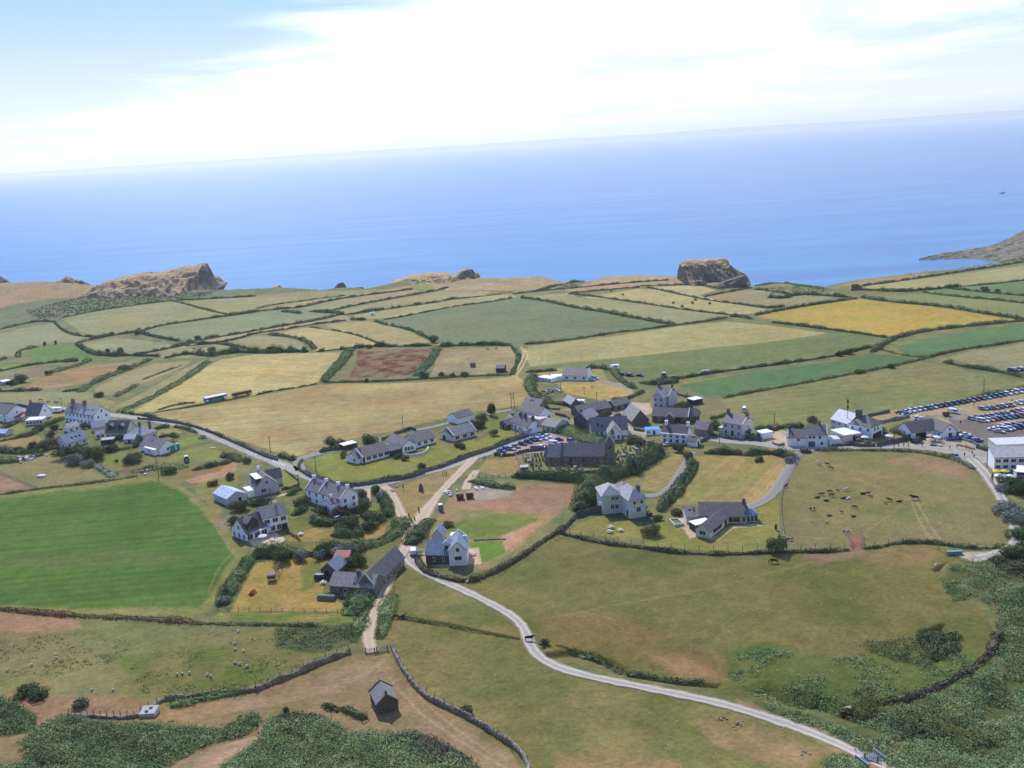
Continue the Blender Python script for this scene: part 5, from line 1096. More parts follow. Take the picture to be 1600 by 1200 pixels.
k = block(b, 'g', (1034,691), (1073,694), 8, 3.9, 2.6, 'white', 'dark', C=(1085,687)); chimney(k,.1,'white',1.6,1); chimney(k,.97,'white',1.6,1); wins(k,'front',4,2.3,1.0,.9); wins(k,'front',4,.3,.9,1.3); wins(k,'right',1,1,.8,1)
m = MB(); m.hexa([k.W(s,t,z) for z,e in ((3.75,0),(4.05,0)) for s,t in ((-.4,-.7),(k.L+.2,-.7),(k.L+.2,.5),(-.4,.5))]); m.build('fascia', M_TRIM, b)
b = building('garage', (1082,697), 'small white gabled garage at the right end of the white-fascia cottage', 'garage')
k = block(b, 'g', (1074,697), (1088,698.5), 5, 2.2, 1.4, 'white', 'dark', C=(1096,694)); opening(k,'right',k.D*.5,0,1.6,1.8,'door')
b = building('shed', (1020,679), 'white shed with a bright blue roof beside the grey yard', 'shed')
k = block(b, 'f', (1009,680), (1031,679), 4, 2.1, 0, 'white', 'bluesheet'); opening(k,'front',k.L*.6,0,1,1.7,'door'); wins(k,'front',1,.9,1,.7,.05,.35)
b = building('barn', (1097,679), 'square stone barn with a slate roof left of the three-bay white farmhouse', 'barn', HG)
k = block(b, 'g', (1084,679), (1104,683), 7, 3.0, 2.3, 'stone', 'slate', C=(1113,678)); opening(k,'right',2,0,1,1.9,'door')
b = building('farmhouse', (1148,681), 'symmetrical white farmhouse with three bays and two end chimneys by the road', 'house', HG)
k = block(b, 'g', (1129,678.5), (1160,684), 7.5, 5.2, 2.6, 'cream', 'slate', C=(1176,676)); chimney(k,.03,'dark',1.8,1); chimney(k,.97,'brick',1.6,1); wins(k,'front',3,3.3,.8,1.3); opening(k,'front',k.L*.18,.6,.8,1.4); opening(k,'front',k.L*.82,.6,.8,1.4); opening(k,'front',k.L*.5,0,1.0,2.2,'door'); wins(k,'right',1,3,.7,1); coping(k,1)
q = block(b, 'g', (1161,682.5), (1173,680), 3, 2, .8, 'black', 'dark'); q = block(b, 'f', (1123,677), (1129,678), 4, 2.4, 0, 'cream', 'buff')
b = building('garage', (1190,684), 'flat white garage with a red-brown door by the road', 'garage')
k = block(b, 'f', (1181,683), (1191,687), 6, 2.4, 0, 'white', 'white', C=(1203,682)); opening(k,'front',k.L*.45,0,2.2,2.0,'door',glass=WALLC['brown'])
# inn
b = building('inn', (1262,698), 'long white roadside house of two heights at the top of the drive', 'house', HG)
k = block(b, 'g', (1231,697.5), (1261,698), 7.5, 3.6, 2.2, 'white', 'brown'); opening(k,'front',k.L*.55,2.2,.9,1.0); chimney(k,.03,'dark',1.2); coping(k,0)
q = block(b, 'g', (1261.3,698.3), (1293,698.7), 8, 5.0, 2.6, 'white', 'slate'); wins(q,'front',2,3.4,.9,1.0,.05,.42); opening(q,'front',q.L*.62,3.4,.9,1.0); opening(q,'front',q.L*.72,.9,.8,1.1); opening(q,'front',q.L*.22,0,2.4,2.2,'garage_door',glass=pmat('blue_grey_door',(.10,.13,.22))); chimney(q,.62,'dark',1.5); coping(q,.98)
b = building('annexe', (1305,695), 'low white flat-roofed annexe at the right end of the roadside house', 'house')
k = block(b, 'f', (1296,696.5), (1313,695), 5, 2.2, 0, 'white', 'buff'); opening(k,'left',2,0,1.4,1.9,'door')
b = building('workshop', (1318,688), 'white flat-roofed workshop between the roadside house and the big hip-roofed house', 'workshop', HG)
k = block(b, 'f', (1298,682), (1319,691), 8, 2.6, 0, 'cream', 'white', C=(1345,687)); opening(k,'right',k.D*.62,0,1.4,2.1,'door'); wins(k,'right',2,.8,1.2,1.1,.7,1); wins(k,'front',2,.6,1.2,1)
b = building('house', (1340,678), 'big white hip-roofed house with a broad dark chimney and steel-blue roof end', group=HG)
k = block(b, 'h', (1326,680), (1362,686.5), 8, 4.6, 3.4, 'white', 'brown', C=(1385,680)); chimney(k,.2,'dark',1.8,1.8,.5,3); wins(k,'right',2,2.9,1.1,1.2,.1,.7); wins(k,'front',3,2.9,.9,1.1); opening(k,'right',k.D*.5,0,k.D*.8,1.9,'veranda_opening')
q = block(b, 'g', (1298,671), (1326,679.5), 9, 4.4, 3.2, 'grey', 'steel'); wins(q,'front',3,2.8,1.0,1.2); wins(q,'front',3,.5,1.0,1.2)
# café
b = building('cafe', (1458,682), 'white L-shaped visitor centre with a dark roof facing the forecourt parasols', 'shop', HG)
k = block(b, 'g', (1424,686), (1466,680), 9, 2.6, 2.8, 'white', 'dark'); opening(k,'front',k.L*.35,0,4.5,2.1,'shop_front'); wins(k,'left',1,1,1,1)
q = block(b, 'd', (1473,686), (1494,683), 14, 2.7, 2.8, 'white', 'dark'); opening(q,'front',q.L*.55,.6,1.6,1.5); wins(q,'front',1,3.1,.8,.8); wins(q,'left',3,.6,1.2,1.2)
# hotel
b = building('hotel', (1580,734), 'white two-storey hotel with a flat grey roof terrace at the right photo edge', 'hotel', HG)
k = block(b, 'l', (1553,735), (1625,734), 7, 4.6, 1.6, 'white', 'pale'); wins(k,'front',6,2.9,1.5,1.1); wins(k,'front',6,.7,1.5,1.1); chimney_m = None
q = block(b, 'f', (1556,719), (1625,717), 8, 5.6, 0, 'beige', 'buff'); 
q = block(b, 'f', (1588,752), (1612,754), 7, 3.2, 0, 'black', 'white'); wins(q,'front',2,.8,1.6,1.4); q = block(b, 'f', (1583,747), (1588,751), 4, 2.8, 0, 'green', 'buff')
# villa
b = building('villa', (975,806), 'pale green two-storey villa with hipped grey slate roofs and walled garden', 'house', HG)
k = block(b, 'h', (942,804), (972,801), 9, 6.2, 2.7, 'green', 'pale', ov=.5); wins(k,'front',2,4.6,1.0,1.2,.45,.85); wins(k,'front',2,1.6,1.0,1.5,.4,.85); wins(k,'left',2,2,.8,1.3)
q = block(b, 'h', (984,811), (1010,806.5), 11, 6.2, 3.0, 'green', 'pale', ov=.5); wins(q,'front',2,4.6,.9,1.1,.1,.95); opening(q,'front',q.L*.55,2.0,1.4,1.6); opening(q,'left',q.D*.85,.3,.9,2.2,'door'); chimney(q,.8,'dark',1.6,1,.3)
q = block(b, 'h', (966,799), (990,797), 8, 6.1, 2.5, 'green', 'slate', ov=.4); q = block(b, 'h', (938,790), (955,789), 5, 4.5, 1.4, 'green', 'slate')
# L bungalow
b = building('bungalow', (1125,820), 'large L-shaped cream bungalow with dark slate roofs, white flat patch and timber deck', 'bungalow', HG)
k = block(b, 'g', (1092,817), (1166,818), 9.5, 2.4, 2.7, 'cream', 'dark'); chimney(k,.96,'dark',1.3,.9); opening(k,'front',k.L*.72,.5,4.6,1.5); wins(k,'front',1,.6,1.1,1.4,.9,1)
q = block(b, 'g', (1073,819), (1091.7,818), 9, 2.3, 1.9, 'cream', 'slate'); skylight(q,q.L*.4,.6,.9,.16); skylight(q,q.L*.75,.7,.7,.14); skylight(q,q.L*.75,.5,.7,.14)
q = block(b, 'h', (1166.4,816), (1184,814.5), 7, 2.3, 1.7, 'cream', 'blue'); wins(q,'front',3,.2,.9,1.8); skylight(k,k.L*.99,.2)
q = block(b, 'd', (1087,838), (1109,842), 15, 2.4, 2.0, 'cream', 'slate'); wins(q,'front',1,.9,1.9,1.2,.2,.8); opening(q,'right',q.D*.38,.7,6.5,1.3); opening(q,'right',q.D*.8,0,1.6,2,'door')
q = block(b, 'f', (1077,826), (1087,832), 5, 2.25, 0, 'black', 'white', C=(1104,822))
# modern house by the junction
b = building('house', (700,882), 'blue-slated house with a white front gable and dark lower wing by the track junction', group=HG)
k = block(b, 'g', (666,881), (701,881.5), 7.5, 3.0, 2.7, 'dark', 'blue'); wins(k,'front',2,.9,.5,1.2,.15,1); dormer(k,k.L*.9,2.2,1.6,.35,'gable','white','blue')
q = block(b, 'd', (702.5,884.5), (731,883), 9.5, 4.8, 2.5, 'white', 'blue'); opening(q,'front',q.L*.5,1.8,2.0,1.1); opening(q,'front',q.L*.5,4.4,.9,1.1); chimney(q,.75,'white',.9,.7,.85); coping(q,.99)
b = building('shed', (684,847), 'small blue-grey gabled garden house behind the blue-slated house', 'shed')
k = block(b, 'd', (675.5,848), (692,848), 5, 2.4, 1.9, 'grey', 'blue'); opening(k,'front',k.L*.55,.1,1.8,.9,'window',glass=pmat('blue_tarp',(.12,.32,.62)))
b = building('caravan', (712,846), 'white flat-topped caravan roof behind the blue-slated house', 'caravan')
k = block(b, 'f', (704,848), (719,848), 2.4, 2.3, 0, 'white', 'white'); wins(k,'front',2,1,1.2,.7)
# stone barns
b = building('barn', (560,926), 'dark stone barn conversion in an L with twin skylights beside the stony track', 'barn', HG)
k = block(b, 'g', (516,927), (584,931), 7.5, 2.5, 2.3, 'stone', 'lichen'); skylight(k,k.L*.71,.42,.9,.26,glass=M_FRAME); skylight(k,k.L*.8,.42,.9,.26,glass=M_FRAME); chimney(k,.57,'dark',.9,.9); wins(k,'front',2,.6,.7,1.1,.62,.9); wins(k,'front',1,.6,.7,1,.2,.5)
m = MB(); m.hexa([slope_pt(k,k.L*.565+a,f,z) for z in (.05,.4) for a,f in ((-.55,.15),(.55,.15),(.55,1),(-.55,1))]); m.build('roof_strip', ROOFC['dark'], k.roof)
q = block(b, 'd', (561,927), (584.6,928.9), 20.5, 2.7, 3.0, 'stone', 'slate'); coping(q,.01); [skylight(q, q.D*f, .45, .8, .2) for f in (.35,.5,.65)]; wins(q,'right',4,.8,.7,1.0,.3,1)
b = building('shed', (531,886), 'brown shed with a rusty red roof in front of the thicket', 'shed')
k = block(b, 'l', (519.5,888), (542,888), 5, 1.9, 1.6, 'brown', 'red'); opening(k,'front',k.L*.6,0,1.2,1.6,'door')
b = building('outhouse', (514,899), 'stone outhouse with a blue-grey roof left of the barn conversion', 'shed')
k = block(b, 'd', (502,900), (526,902), 6.5, 2.0, 2.2, 'stone', 'blue'); opening(k,'front',k.L*.4,0,1.2,1.8,'door')
# hut on the trodden ground
b = building('stone_hut', (600,1105), 'lone grey stone hut with slate roof and stub chimney on bare ground', 'hut')
k = block(b, 'd', (589,1116.5), (623,1108.5), 6.4, 2.4, 1.9, 'dark', 'slate', ov=.12); chimney(k,.05,'dark',.55,.5,.5,1); opening(k,'left',2.4,.0,.9,1.7,'door'); coping(k,.98,WALLC['stone'])
# house on the edge of the long fields
b = building('house', (898,594), 'white house with a pinkish roof and low left wing beyond the village lane', group=HG)
k = block(b, 'g', (879,594), (919,595), 8.5, 2.6, 2.8, 'white', 'pink'); wins(k,'front',3,.8,1.3,1.1); coping(k,1)
q = block(b, 'f', (861,595), (879,594.5), 5, 2.1, 0, 'white', 'white'); q = block(b, 'f', (841,595), (861,598), 5, 1.9, 0, 'white', 'white'); wins(q,'front',4,.7,.8,.8)
b = building('shed', (781,580), 'black shed standing at the far edge of the hay field', 'shed')
k = block(b, 'g', (775,582), (788,582), 5, 2.4, 1.2, 'black', 'dark'); opening(k,'front',k.L*.5,0,2,2,'door')
b = building('shed', (12,601), 'low white-roofed shed under the trees at the far left', 'shed')
k = block(b, 'f', (6,602), (18,600), 5, 2.2, 0, 'grey', 'white'); opening(k,'front',k.L*.5,0,2,1.8,'door')
# concrete tank
g = G(234,1116); b = tag(empty('water_tank', g), 'squat pale concrete tank with two dark hatches at the foot of the drystone wall', 'tank')
mb = MB(); mb.hexa([(-1.9,-1.3,-.5),(1.6,-1.3,-.5),(1.9,1.3,-.5),(-1.6,1.3,-.5),(-1.9,-1.3,.9),(1.6,-1.3,.9),(1.9,1.3,1.5),(-1.6,1.3,1.5)]); mb.build('tank_body', pmat('pale_concrete',(.50,.47,.44),var=.15), b)
for sx, sy in ((-.4,-.5),(.3,.5)):
    mb = MB(); mb.box((sx, sy, 1.22+sy*.22), (.7,.6,.14)); mb.build('hatch', M_DARKW, b)
# ------------------------------------------------------------------ hedges between the fields (each line one thing)
HF = 'field hedges'
def fh(pts, label, h=2.2, w=2.6, kind='far', gap=0.0, **k): return hedge(pts, h*.72, w*.85, kind, label, 'hedge', 'hedge', gap, HF, **k)
fh([(95,497),(150,486),(210,477),(268,470),(330,467),(400,463)], 'dark hedge along the top edge of the upper left olive field, below the headland')
fh([(86,505),(96,515),(110,522),(130,526),(148,527)], 'curving hedge down the left side of the upper left olive field')
fh([(268,470),(290,475),(320,484),(352,491),(368,492)], 'slanting hedge down the right side of the upper left olive field', 1.8)
fh([(118,537),(140,531),(175,524),(215,519),(255,508),(300,502),(345,495),(370,492),(400,488)], 'long hedge below the upper left olive field, with a few taller bushes', 2.6, 3)
fh([(368,492),(400,487),(437,483),(467,481),(510,471),(550,464),(600,458),(645,452)], 'long hedge along the lower side of the pink-tan strip field', 2.4)
fh([(400,482),(430,476),(470,471),(500,466),(540,462)], 'low hedge along the upper side of the pink-tan strip field', 1.5, 2)
fh([(515,486),(560,476),(600,469),(645,461),(690,453),(700,449)], 'hedge between the grey-green strip and the tan strip toward the knoll', 2.2)
fh([(215,519),(235,525),(262,530),(279,533)], 'clump of tall hedge jutting into the grey-green fields at left', 3.2, 4.5, 'dark')
fh([(290,536),(320,530),(360,524),(400,517),(450,508),(500,500),(535,491)], 'long hedge on the upper side of the sunken lane through the left fields', 2.4, 3)
fh([(290,541),(335,537),(372,530),(400,521),(440,516),(485,508),(540,501)], 'stony hedge on the lower side of the sunken lane', 2.0, 2.4, 'purple')
fh([(540,492),(570,488),(600,484),(640,478),(665,475),(690,471)], 'broken hedge running right from the end of the sunken lane', 2.6, 3.2, gap=.25)
fh([(690,470),(720,466),(760,463),(800,457)], 'thin low hedge between two tan strips below the headland', 1.2, 1.6, gap=.2)
fh([(600,500),(635,494),(670,487),(710,479),(760,473),(800,466)], 'low hedge along the top of the big grey-green field', 1.7, 2)
fh([(585,502),(600,507),(620,511),(645,517),(660,524),(676,532)], 'dotted hedge down the left side of the big grey-green field', 2.2, 2.6, gap=.3)
fh([(484,487),(505,488),(525,489),(536,492)], 'thick dark hedge block above the lane end', 3.2, 5, 'dark')
fh([(548,499),(560,500),(570,500)], 'short dark hedge block by the lane end', 3, 5, 'dark')
fh([(440,487),(455,488),(470,490)], 'small dark thicket in the grey-green strip', 2.5, 5, 'dark'); fh([(694,470),(705,467),(717,467)], 'small dark thicket in the tan strip', 2.2, 5, 'dark')
fh([(420,523),(450,526),(470,530),(485,537),(492,546)], 'curved hedge closing the round-ended pale field', 2.4, 4)
fh([(480,511),(520,516),(555,523),(580,532),(592,537)], 'dotted low hedge between the two pale yellow fields', 1.4, 1.8, gap=.3)
fh([(208,554),(240,550),(285,540),(300,536),(320,537),(350,538),(385,545),(400,550)], 'hedge across the left fields above the hay meadow', 2.4, 3)
fh([(120,538),(140,552),(160,556),(200,556),(225,556),(250,557)], 'long bushy hedge under the bright green field', 3.0, 4, 'dark', lump=.8)
fh([(258,560),(280,555),(300,553),(330,557),(350,553),(385,550),(410,552),(440,550),(480,550)], 'tall bushy hedge along the top of the pale hay meadow', 4, 5, 'dark', lump=.9)
fh([(495,550),(520,547),(548,545),(565,543),(585,541),(620,542),(660,541),(676,540)], 'bushy hedge along the top of the red bracken patch', 3.0, 3.6, 'dark', gap=.15, lump=.9)
fh([(685,542),(720,540),(760,539),(800,540)], 'dark bushy hedge between the big grey-green field and the brown paddock', 3, 3.4, 'dark', lump=.9)
fh([(506,596),(515,585),(525,575),(535,565),(543,553),(548,546)], 'broad green hedge bank left of the red bracken patch', 2.6, 7, 'mid')
fh([(650,588),(660,578),(670,568),(678,556),(683,546)], 'green hedge bank right of the red bracken patch', 2.4, 6, 'mid')
fh([(505,598),(560,597),(600,596),(640,594),(700,590),(740,588),(800,586)], 'low hedge along the top of the wide hay field', 1.4, 2.2, 'far', lump=.7)
fh([(240,645),(300,636),(345,628),(390,619)], 'thin low hedge between the two hay fields', 1.1, 1.6, 'olive')
fh([(400,617),(430,611),(470,605),(495,600)], 'dark low wall-hedge between the two hay fields, right half', 1.3, 1.4, 'dark')
fh([(247,641),(265,635),(285,631),(305,629)], 'scrubby bank in the hay field beside the parked coach', 1.6, 4, 'olive')
fh([(800,542),(806,550),(812,556),(806,572),(800,586)], 'bushes along the left side of the pale twin-rut track', 1.8, 3, 'mid', gap=.2)
fh([(818,538),(850,536),(900,530),(930,525),(970,519),(1000,516),(1050,509),(1100,503),(1136,497)], 'long low hedge along the top of the pale central field', 1.7, 2.6, 'olive', lump=.8)
fh([(930,525),(940,524),(945,523)], 'small dark bush pair in the hedge of the pale central field', 3, 4, 'dark')
fh([(815,466),(850,470),(880,477),(910,483),(945,488),(985,496),(1015,501),(1040,506),(1055,507)], 'thick dark hedge down the right side of the big grey-green field', 2.8, 4, 'dark', lump=.8)
fh([(888,460),(910,461),(960,468),(1010,475),(1060,483),(1100,488),(1140,492),(1172,497)], 'hedge below the hay-bale field', 1.8, 2.6)
fh([(1140,495),(1155,495),(1174,499)], 'dark bushy clump at the lower corner of the hay-bale field', 3.4, 5, 'dark')
fh([(888,459),(915,456),(950,453),(985,450),(1000,449)], 'hedge along the top of the hay-bale field', 1.8, 2.4)
fh([(1010,449),(1040,455),(1075,463),(1110,470),(1150,475),(1200,482)], 'hedge between the hay-bale field and the small cream field', 2, 2.6)
fh([(1100,464),(1140,456),(1175,450)], 'low hedge slanting toward the big headland rock', 1.6, 2); fh([(1200,465),(1225,467),(1245,460),(1290,462),(1330,465)], 'dark bushy hedge above the golden crop field', 3, 4, 'dark', lump=.9)
fh([(1152,475),(1175,478),(1200,482),(1225,479)], 'hedge at the left tip of the golden crop field', 2.2, 3)
fh([(800,460),(850,454),(910,449),(960,444),(1010,440),(1045,438)], 'hedge across the tan land above the hay-bale field', 1.8, 2.6)
fh([(840,455),(870,446),(900,440),(915,440)], 'dark scrub along the cliff top left of the tan land', 2, 5, 'dark', gap=.2)
fh([(1000,447),(1040,446),(1090,445),(1130,452)], 'hedge under the big headland rock', 2, 3)
fh([(1180,493),(1220,485),(1260,478),(1300,472),(1340,466)], 'hedge along the upper left edge of the golden crop field', 2.4, 3)
fh([(1345,465),(1370,469),(1400,473),(1440,476),(1480,480),(1530,489),(1570,495),(1600,499),(1660,506)], 'long dark hedge along the upper right edge of the golden crop field', 2.6, 3.4, 'dark', lump=.8)
fh([(1205,504),(1220,506),(1245,509),(1270,512),(1300,516),(1340,521),(1385,528)], 'hedge along the lower left edge of the golden crop field', 2.4, 3, 'dark', lump=.8)
fh([(1402,528),(1430,520),(1480,513),(1530,508),(1590,502),(1660,496)], 'thick double hedge along the lower right edge of the golden crop field', 2.2, 5, 'far')
fh([(1362,551),(1375,542),(1390,533),(1402,527)], 'green hedge at the fork of the two teal crop fields', 2.6, 4, 'far')
fh([(1200,572),(1240,566),(1290,559),(1320,553),(1345,546),(1362,542)], 'dark hedge with tall bushes below the long green field, right part', 2.6, 3, 'dark', lump=.9)
fh([(1010,598),(1050,594),(1100,585),(1150,578),(1200,571)], 'dark hedge below the long green field, left part', 2.2, 3, 'dark')
fh([(1130,622),(1170,614),(1210,607),(1260,598),(1300,590),(1345,582),(1400,571),(1440,562),(1460,556)], 'pale stony bank along the lower edge of the teal crop field', 1.3, 2.6, 'olive')
fh([(1373,545),(1400,553),(1430,558),(1460,558)], 'low stony hedge linking the two teal crop fields', 1.3, 2.2, 'olive')
fh([(1455,557),(1500,547),(1550,540),(1600,532),(1660,525)], 'brown stony bank below the right-hand teal crop field', 1.6, 2.6, 'brown')
fh([(1475,566),(1500,572),(1540,578),(1570,583),(1610,592)], 'dark hedge corner right of the wide olive pasture', 2.4, 3.4, 'dark', gap=.15)
fh([(1345,447),(1380,443),(1420,437),(1460,431),(1500,425),(1560,416),(1610,408)], 'dark hedge along the cliff-edge field at far right', 2.2, 3)
fh([(1330,454),(1345,453),(1385,455),(1410,456),(1440,454),(1500,448)], 'bushy hedge with a round tree below the cliff-edge field', 3, 4, 'dark', lump=.9)
fh([(1440,457),(1480,462),(1520,466),(1560,469),(1610,475)], 'hedge under the narrow green strip at far right', 2, 3, 'dark'); fh([(1480,451),(1520,455),(1560,459),(1610,463)], 'hedge above the narrow green strip at far right', 2, 2.6, 'dark'); fh([(1500,448),(1550,444),(1610,437)], 'topmost hedge of the narrow strips at far right', 1.6, 2.2)
fh([(1180,452),(1210,455),(1240,462)], 'scrub on the cliff top right of the big headland rock', 2, 5, 'dark', gap=.2); fh([(1180,447),(1220,441),(1250,446),(1290,452)], 'low cliff-top scrub beyond the cream field', 1.4, 5, 'mid', gap=.2)
# left of village
fh([(-40,525),(0,515),(30,508),(60,502),(86,503)], 'hedge above the second olive field at the left photo edge', 2, 3)
fh([(28,558),(30,548),(45,545),(60,542)], 'small bush clump at the corner of the bright green field', 2.4, 4, 'mid')
fh([(-40,575),(0,563),(10,560)], 'low hedge at the left photo edge below the olive field', 2, 3, 'dark'); fh([(-40,588),(0,580),(30,574),(60,569),(95,565),(122,563)], 'hedge under the bright green field at left', 2, 2.8, 'dark')
fh([(80,583),(100,577),(125,571),(140,563)], 'green hedge above the orange stubble field', 2.4, 5, 'mid'); fh([(98,566),(110,565),(122,564)], 'dark bush row by the bright green field', 3, 4, 'dark')
fh([(-40,612),(0,612),(30,611),(64,610)], 'tall dark hedge below the sheds at far left', 3.2, 4.5, 'dark'); fh([(98,612),(112,611),(125,609)], 'dark bush clump under the orange stubble field', 3, 5, 'dark')
fh([(125,613),(140,602),(160,592),(185,583),(210,573),(235,562)], 'broad green hedge bank right of the orange stubble field', 2.6, 6, 'mid', lump=.8)
fh([(185,578),(195,575)], 'rounded bush on the green hedge bank', 3.4, 5, 'dark')
fh([(180,620),(195,613),(215,601)], 'scrubby bank between the brown strips', 1.6, 4, 'olive'); fh([(222,594),(250,583),(285,571)], 'thin scrub line between the two brown strips', 1, 2.4, 'olive', gap=.3)
fh([(185,645),(205,636),(230,625),(255,612),(280,598),(300,585),(325,565)], 'wide green bank down the left side of the hay meadow', 1.5, 6, 'mid')
# ------------------------------------------------------------------ village hedges
VH = 'village hedges'
def vh(pts, label, h=1.8, w=2, kind='dark', **k): return hedge(pts, h*.88, w*.88, kind, label, 'hedge', 'hedge', k.pop('gap', 0), VH, **k)
vh([(190,645),(230,650),(262,658),(300,665),(330,676),(370,693),(410,711),(432,717)], 'hedge-topped wall on the far side of the main road', 1.4, 1.5)
vh([(474,737),(490,746),(520,755),(550,758),(590,752),(640,745),(662,735)], 'clipped hedge round the first bungalow lawn beside the road', 1.5, 1.7, 'far')
vh([(665,734),(690,727),(722,714),(760,702),(800,686),(822,679)], 'hedge along the road below the second bungalow lawn', 1.4, 1.7, 'olive')
vh([(470,738),(466,726),(474,720)], 'low hedge end at the bungalow drive mouth', 1.2, 1.2, 'mid')
vh([(436,712),(448,716),(460,719)], 'dark clipped hedge block at the bungalow drive entrance', 3, 4, 'dark')
vh([(500,707),(520,703),(545,700),(560,697)], 'low hedge behind the first bungalow', 2.2, 3, 'dark', lump=.9)
vh([(412,808),(460,838),(470,846)], 'garden bank below the large white house', .8, 1.2, 'olive')
vh([(396,868),(430,867),(470,868),(510,867),(545,863),(570,857)], 'tall mixed thicket between the white house garden and the swing lawn', 3.5, 5.5, 'dark', lump=.9)
vh([(350,945),(362,918),(378,895),(392,873)], 'green hedge along the left side of the swing lawn', 2.0, 4, 'mid', lump=1.0)
vh([(340,948),(352,925),(368,902),(385,878)], 'dark shrub row on the green field side of the swing lawn', 2.0, 3, 'dark', lump=.9, gap=.2)
vh([(504,931),(520,932),(540,935),(552,936)], 'clipped dark hedge in front of the barn conversion', 1.6, 2.2, 'dark')
vh([(547,962),(556,950),(566,940),(574,935)], 'scrub bank beside the stony track below the barn', 2.2, 7, 'mid', lump=.9)
vh([(590,1000),(600,985),(604,960),(610,930)], 'green verge scrub right of the stony track', 1.0, 5, 'mid')
vh([(545,1000),(560,990),(566,965),(572,945)], 'green verge scrub left of the stony track', 1.0, 5, 'mid')
vh([(598,775),(604,790),(608,802),(606,808)], 'row of big rounded clipped shrubs beside the parked dark car', 4.2, 5, 'dark', lump=.5)
vh([(560,855),(590,850),(615,838),(630,822),(628,812)], 'rough bank of scrub left of the track junction', 3, 8, 'mid', lump=.8)
vh([(560,795),(575,810),(600,815)], 'mixed shrubs behind the clipped garden hedges', 3, 5, 'dark', lump=.9)
vh([(457,806),(470,800),(480,793)], 'long rounded hedge wing in the white house garden', 3, 4, 'dark', lump=.4); vh([(488,815),(505,820),(522,820)], 'dark clipped hedge block in the white house garden', 3.4, 5, 'dark', lump=.4)
vh([(520,835),(545,838),(568,834)], 'large dark clipped hedge mass by the garden lawn', 4, 6, 'dark', lump=.5)
vh([(450,775),(462,768),(470,765)], 'rounded clipped hedge by the white cottages entrance', 2.6, 3.6, 'dark', lump=.4)
vh([(640,852),(650,838),(662,824),(672,812)], 'dark hedge bank between the stony track and the garden house', 2.6, 7, 'dark', lump=.7)
vh([(652,872),(656,884),(670,897),(700,906),(728,910),(752,904),(775,893),(800,880),(830,860),(850,845),(880,828),(905,803),(915,780)], 'long dark curving hedge bank round the blue-slated house and up to the villa', 1.3, 2.2, 'purple', lump=.8)
vh([(876,834),(900,840),(930,847),(960,852),(1000,856),(1040,862),(1080,866),(1120,867),(1160,866),(1200,864),(1240,863),(1290,863),(1328,860)], 'long dark hedge bank below the villa and the L-shaped bungalow', 1.2, 2.0, 'purple', lump=.8)
vh([(1350,858),(1370,856),(1400,849),(1440,848),(1470,850),(1500,855),(1540,858),(1562,854)], 'thin hedge along the bottom of the cattle pasture', 1.1, 2, 'far', gap=.15)
vh([(1275,704),(1320,704),(1380,704),(1430,706),(1470,712),(1500,722),(1522,733)], 'low hedge and bank between the road and the cattle pasture', 1.1, 2.4, 'olive')
vh([(1100,708),(1130,708),(1160,710)], 'dark roadside shrub row, left half, above the striped lawn', 3.2, 4, 'dark', lump=.9)
vh([(1162,712),(1190,708),(1216,710),(1232,715),(1246,718)], 'dark roadside shrub row, right half, above the striped lawn', 3, 4, 'dark', lump=.9)
vh([(1080,720),(1078,735),(1065,752),(1052,768),(1040,785),(1032,800)], 'dark shrub row between the two striped lawns', 2.4, 3.6, 'dark', lump=1.0)
vh([(1088,722),(1085,738),(1072,755),(1060,772),(1046,788)], 'dark shrub row edging the larger striped lawn', 2, 3, 'dark', lump=.9, gap=.2)
vh([(800,745),(830,746),(860,748),(890,750),(915,752)], 'tall dark hedge along the foot of the churchyard', 4, 5, 'dark', lump=.7)
vh([(733,752),(760,758),(785,763),(805,763)], 'dark hedge right of the post fence by the building plot', 2.2, 3.5, 'mid', lump=.6)
vh([(905,800),(915,785),(922,770),(935,757),(950,748),(970,742),(990,735)], 'dense dark wood edge wrapping behind the villa', 5.5, 9, 'dark', lump=.9)
vh([(985,742),(1000,728),(1018,715),(1030,705)], 'dense green thicket right of the churchyard wall', 5, 8, 'dark', lump=.7)
vh([(870,666),(890,676),(920,688),(945,693)], 'broad green ivy mound between church car park and school', 3.0, 13, 'mid', lump=.4)
vh([(1030,668),(1045,671),(1060,673)], 'low garden hedge in front of the long dark barn', 1.2, 1.5, 'mid')
vh([(835,590),(828,600),(830,612),(845,625),(860,630)], 'dense green hedge left of the pink-roofed house', 3, 7, 'mid', lump=.7)
vh([(860,630),(885,633),(915,637),(930,640)], 'dark hedge below the tan lawn of the pink-roofed house', 2.2, 4, 'dark', lump=.7)
vh([(940,633),(965,628),(985,622),(1005,612)], 'hedge on the right of the tan lawn by the farm lane', 2, 3.5, 'dark', lump=.7)
vh([(955,576),(965,590),(980,602),(993,608)], 'green hedge between the tan lawn and the parked vehicles', 2.2, 4, 'mid', lump=.8)
vh([(820,582),(845,581),(870,579)], 'hedge left behind the pink-roofed house', 2, 3, 'dark'); vh([(915,575),(940,575),(950,578)], 'hedge right behind the pink-roofed house', 2, 3, 'dark')
vh([(1000,598),(1020,601),(1060,597)], 'dark hedge at the farm lane mouth', 2, 4, 'dark'); vh([(1045,612),(1070,620),(1085,624)], 'thin hedge right of the grey farmhouse', 1.4, 1.8, 'dark')
vh([(1110,655),(1125,652),(1140,648)], 'dark garden hedge left of the three-bay farmhouse', 2, 3, 'dark', lump=.8); vh([(1112,664),(1122,660)], 'smaller dark garden hedge beside the stone barn', 2, 3, 'dark')
vh([(1180,670),(1200,671),(1225,668),(1245,667)], 'scrubby hedge along the pasture edge behind the white garage', 1.8, 3, 'dark', lump=.9)
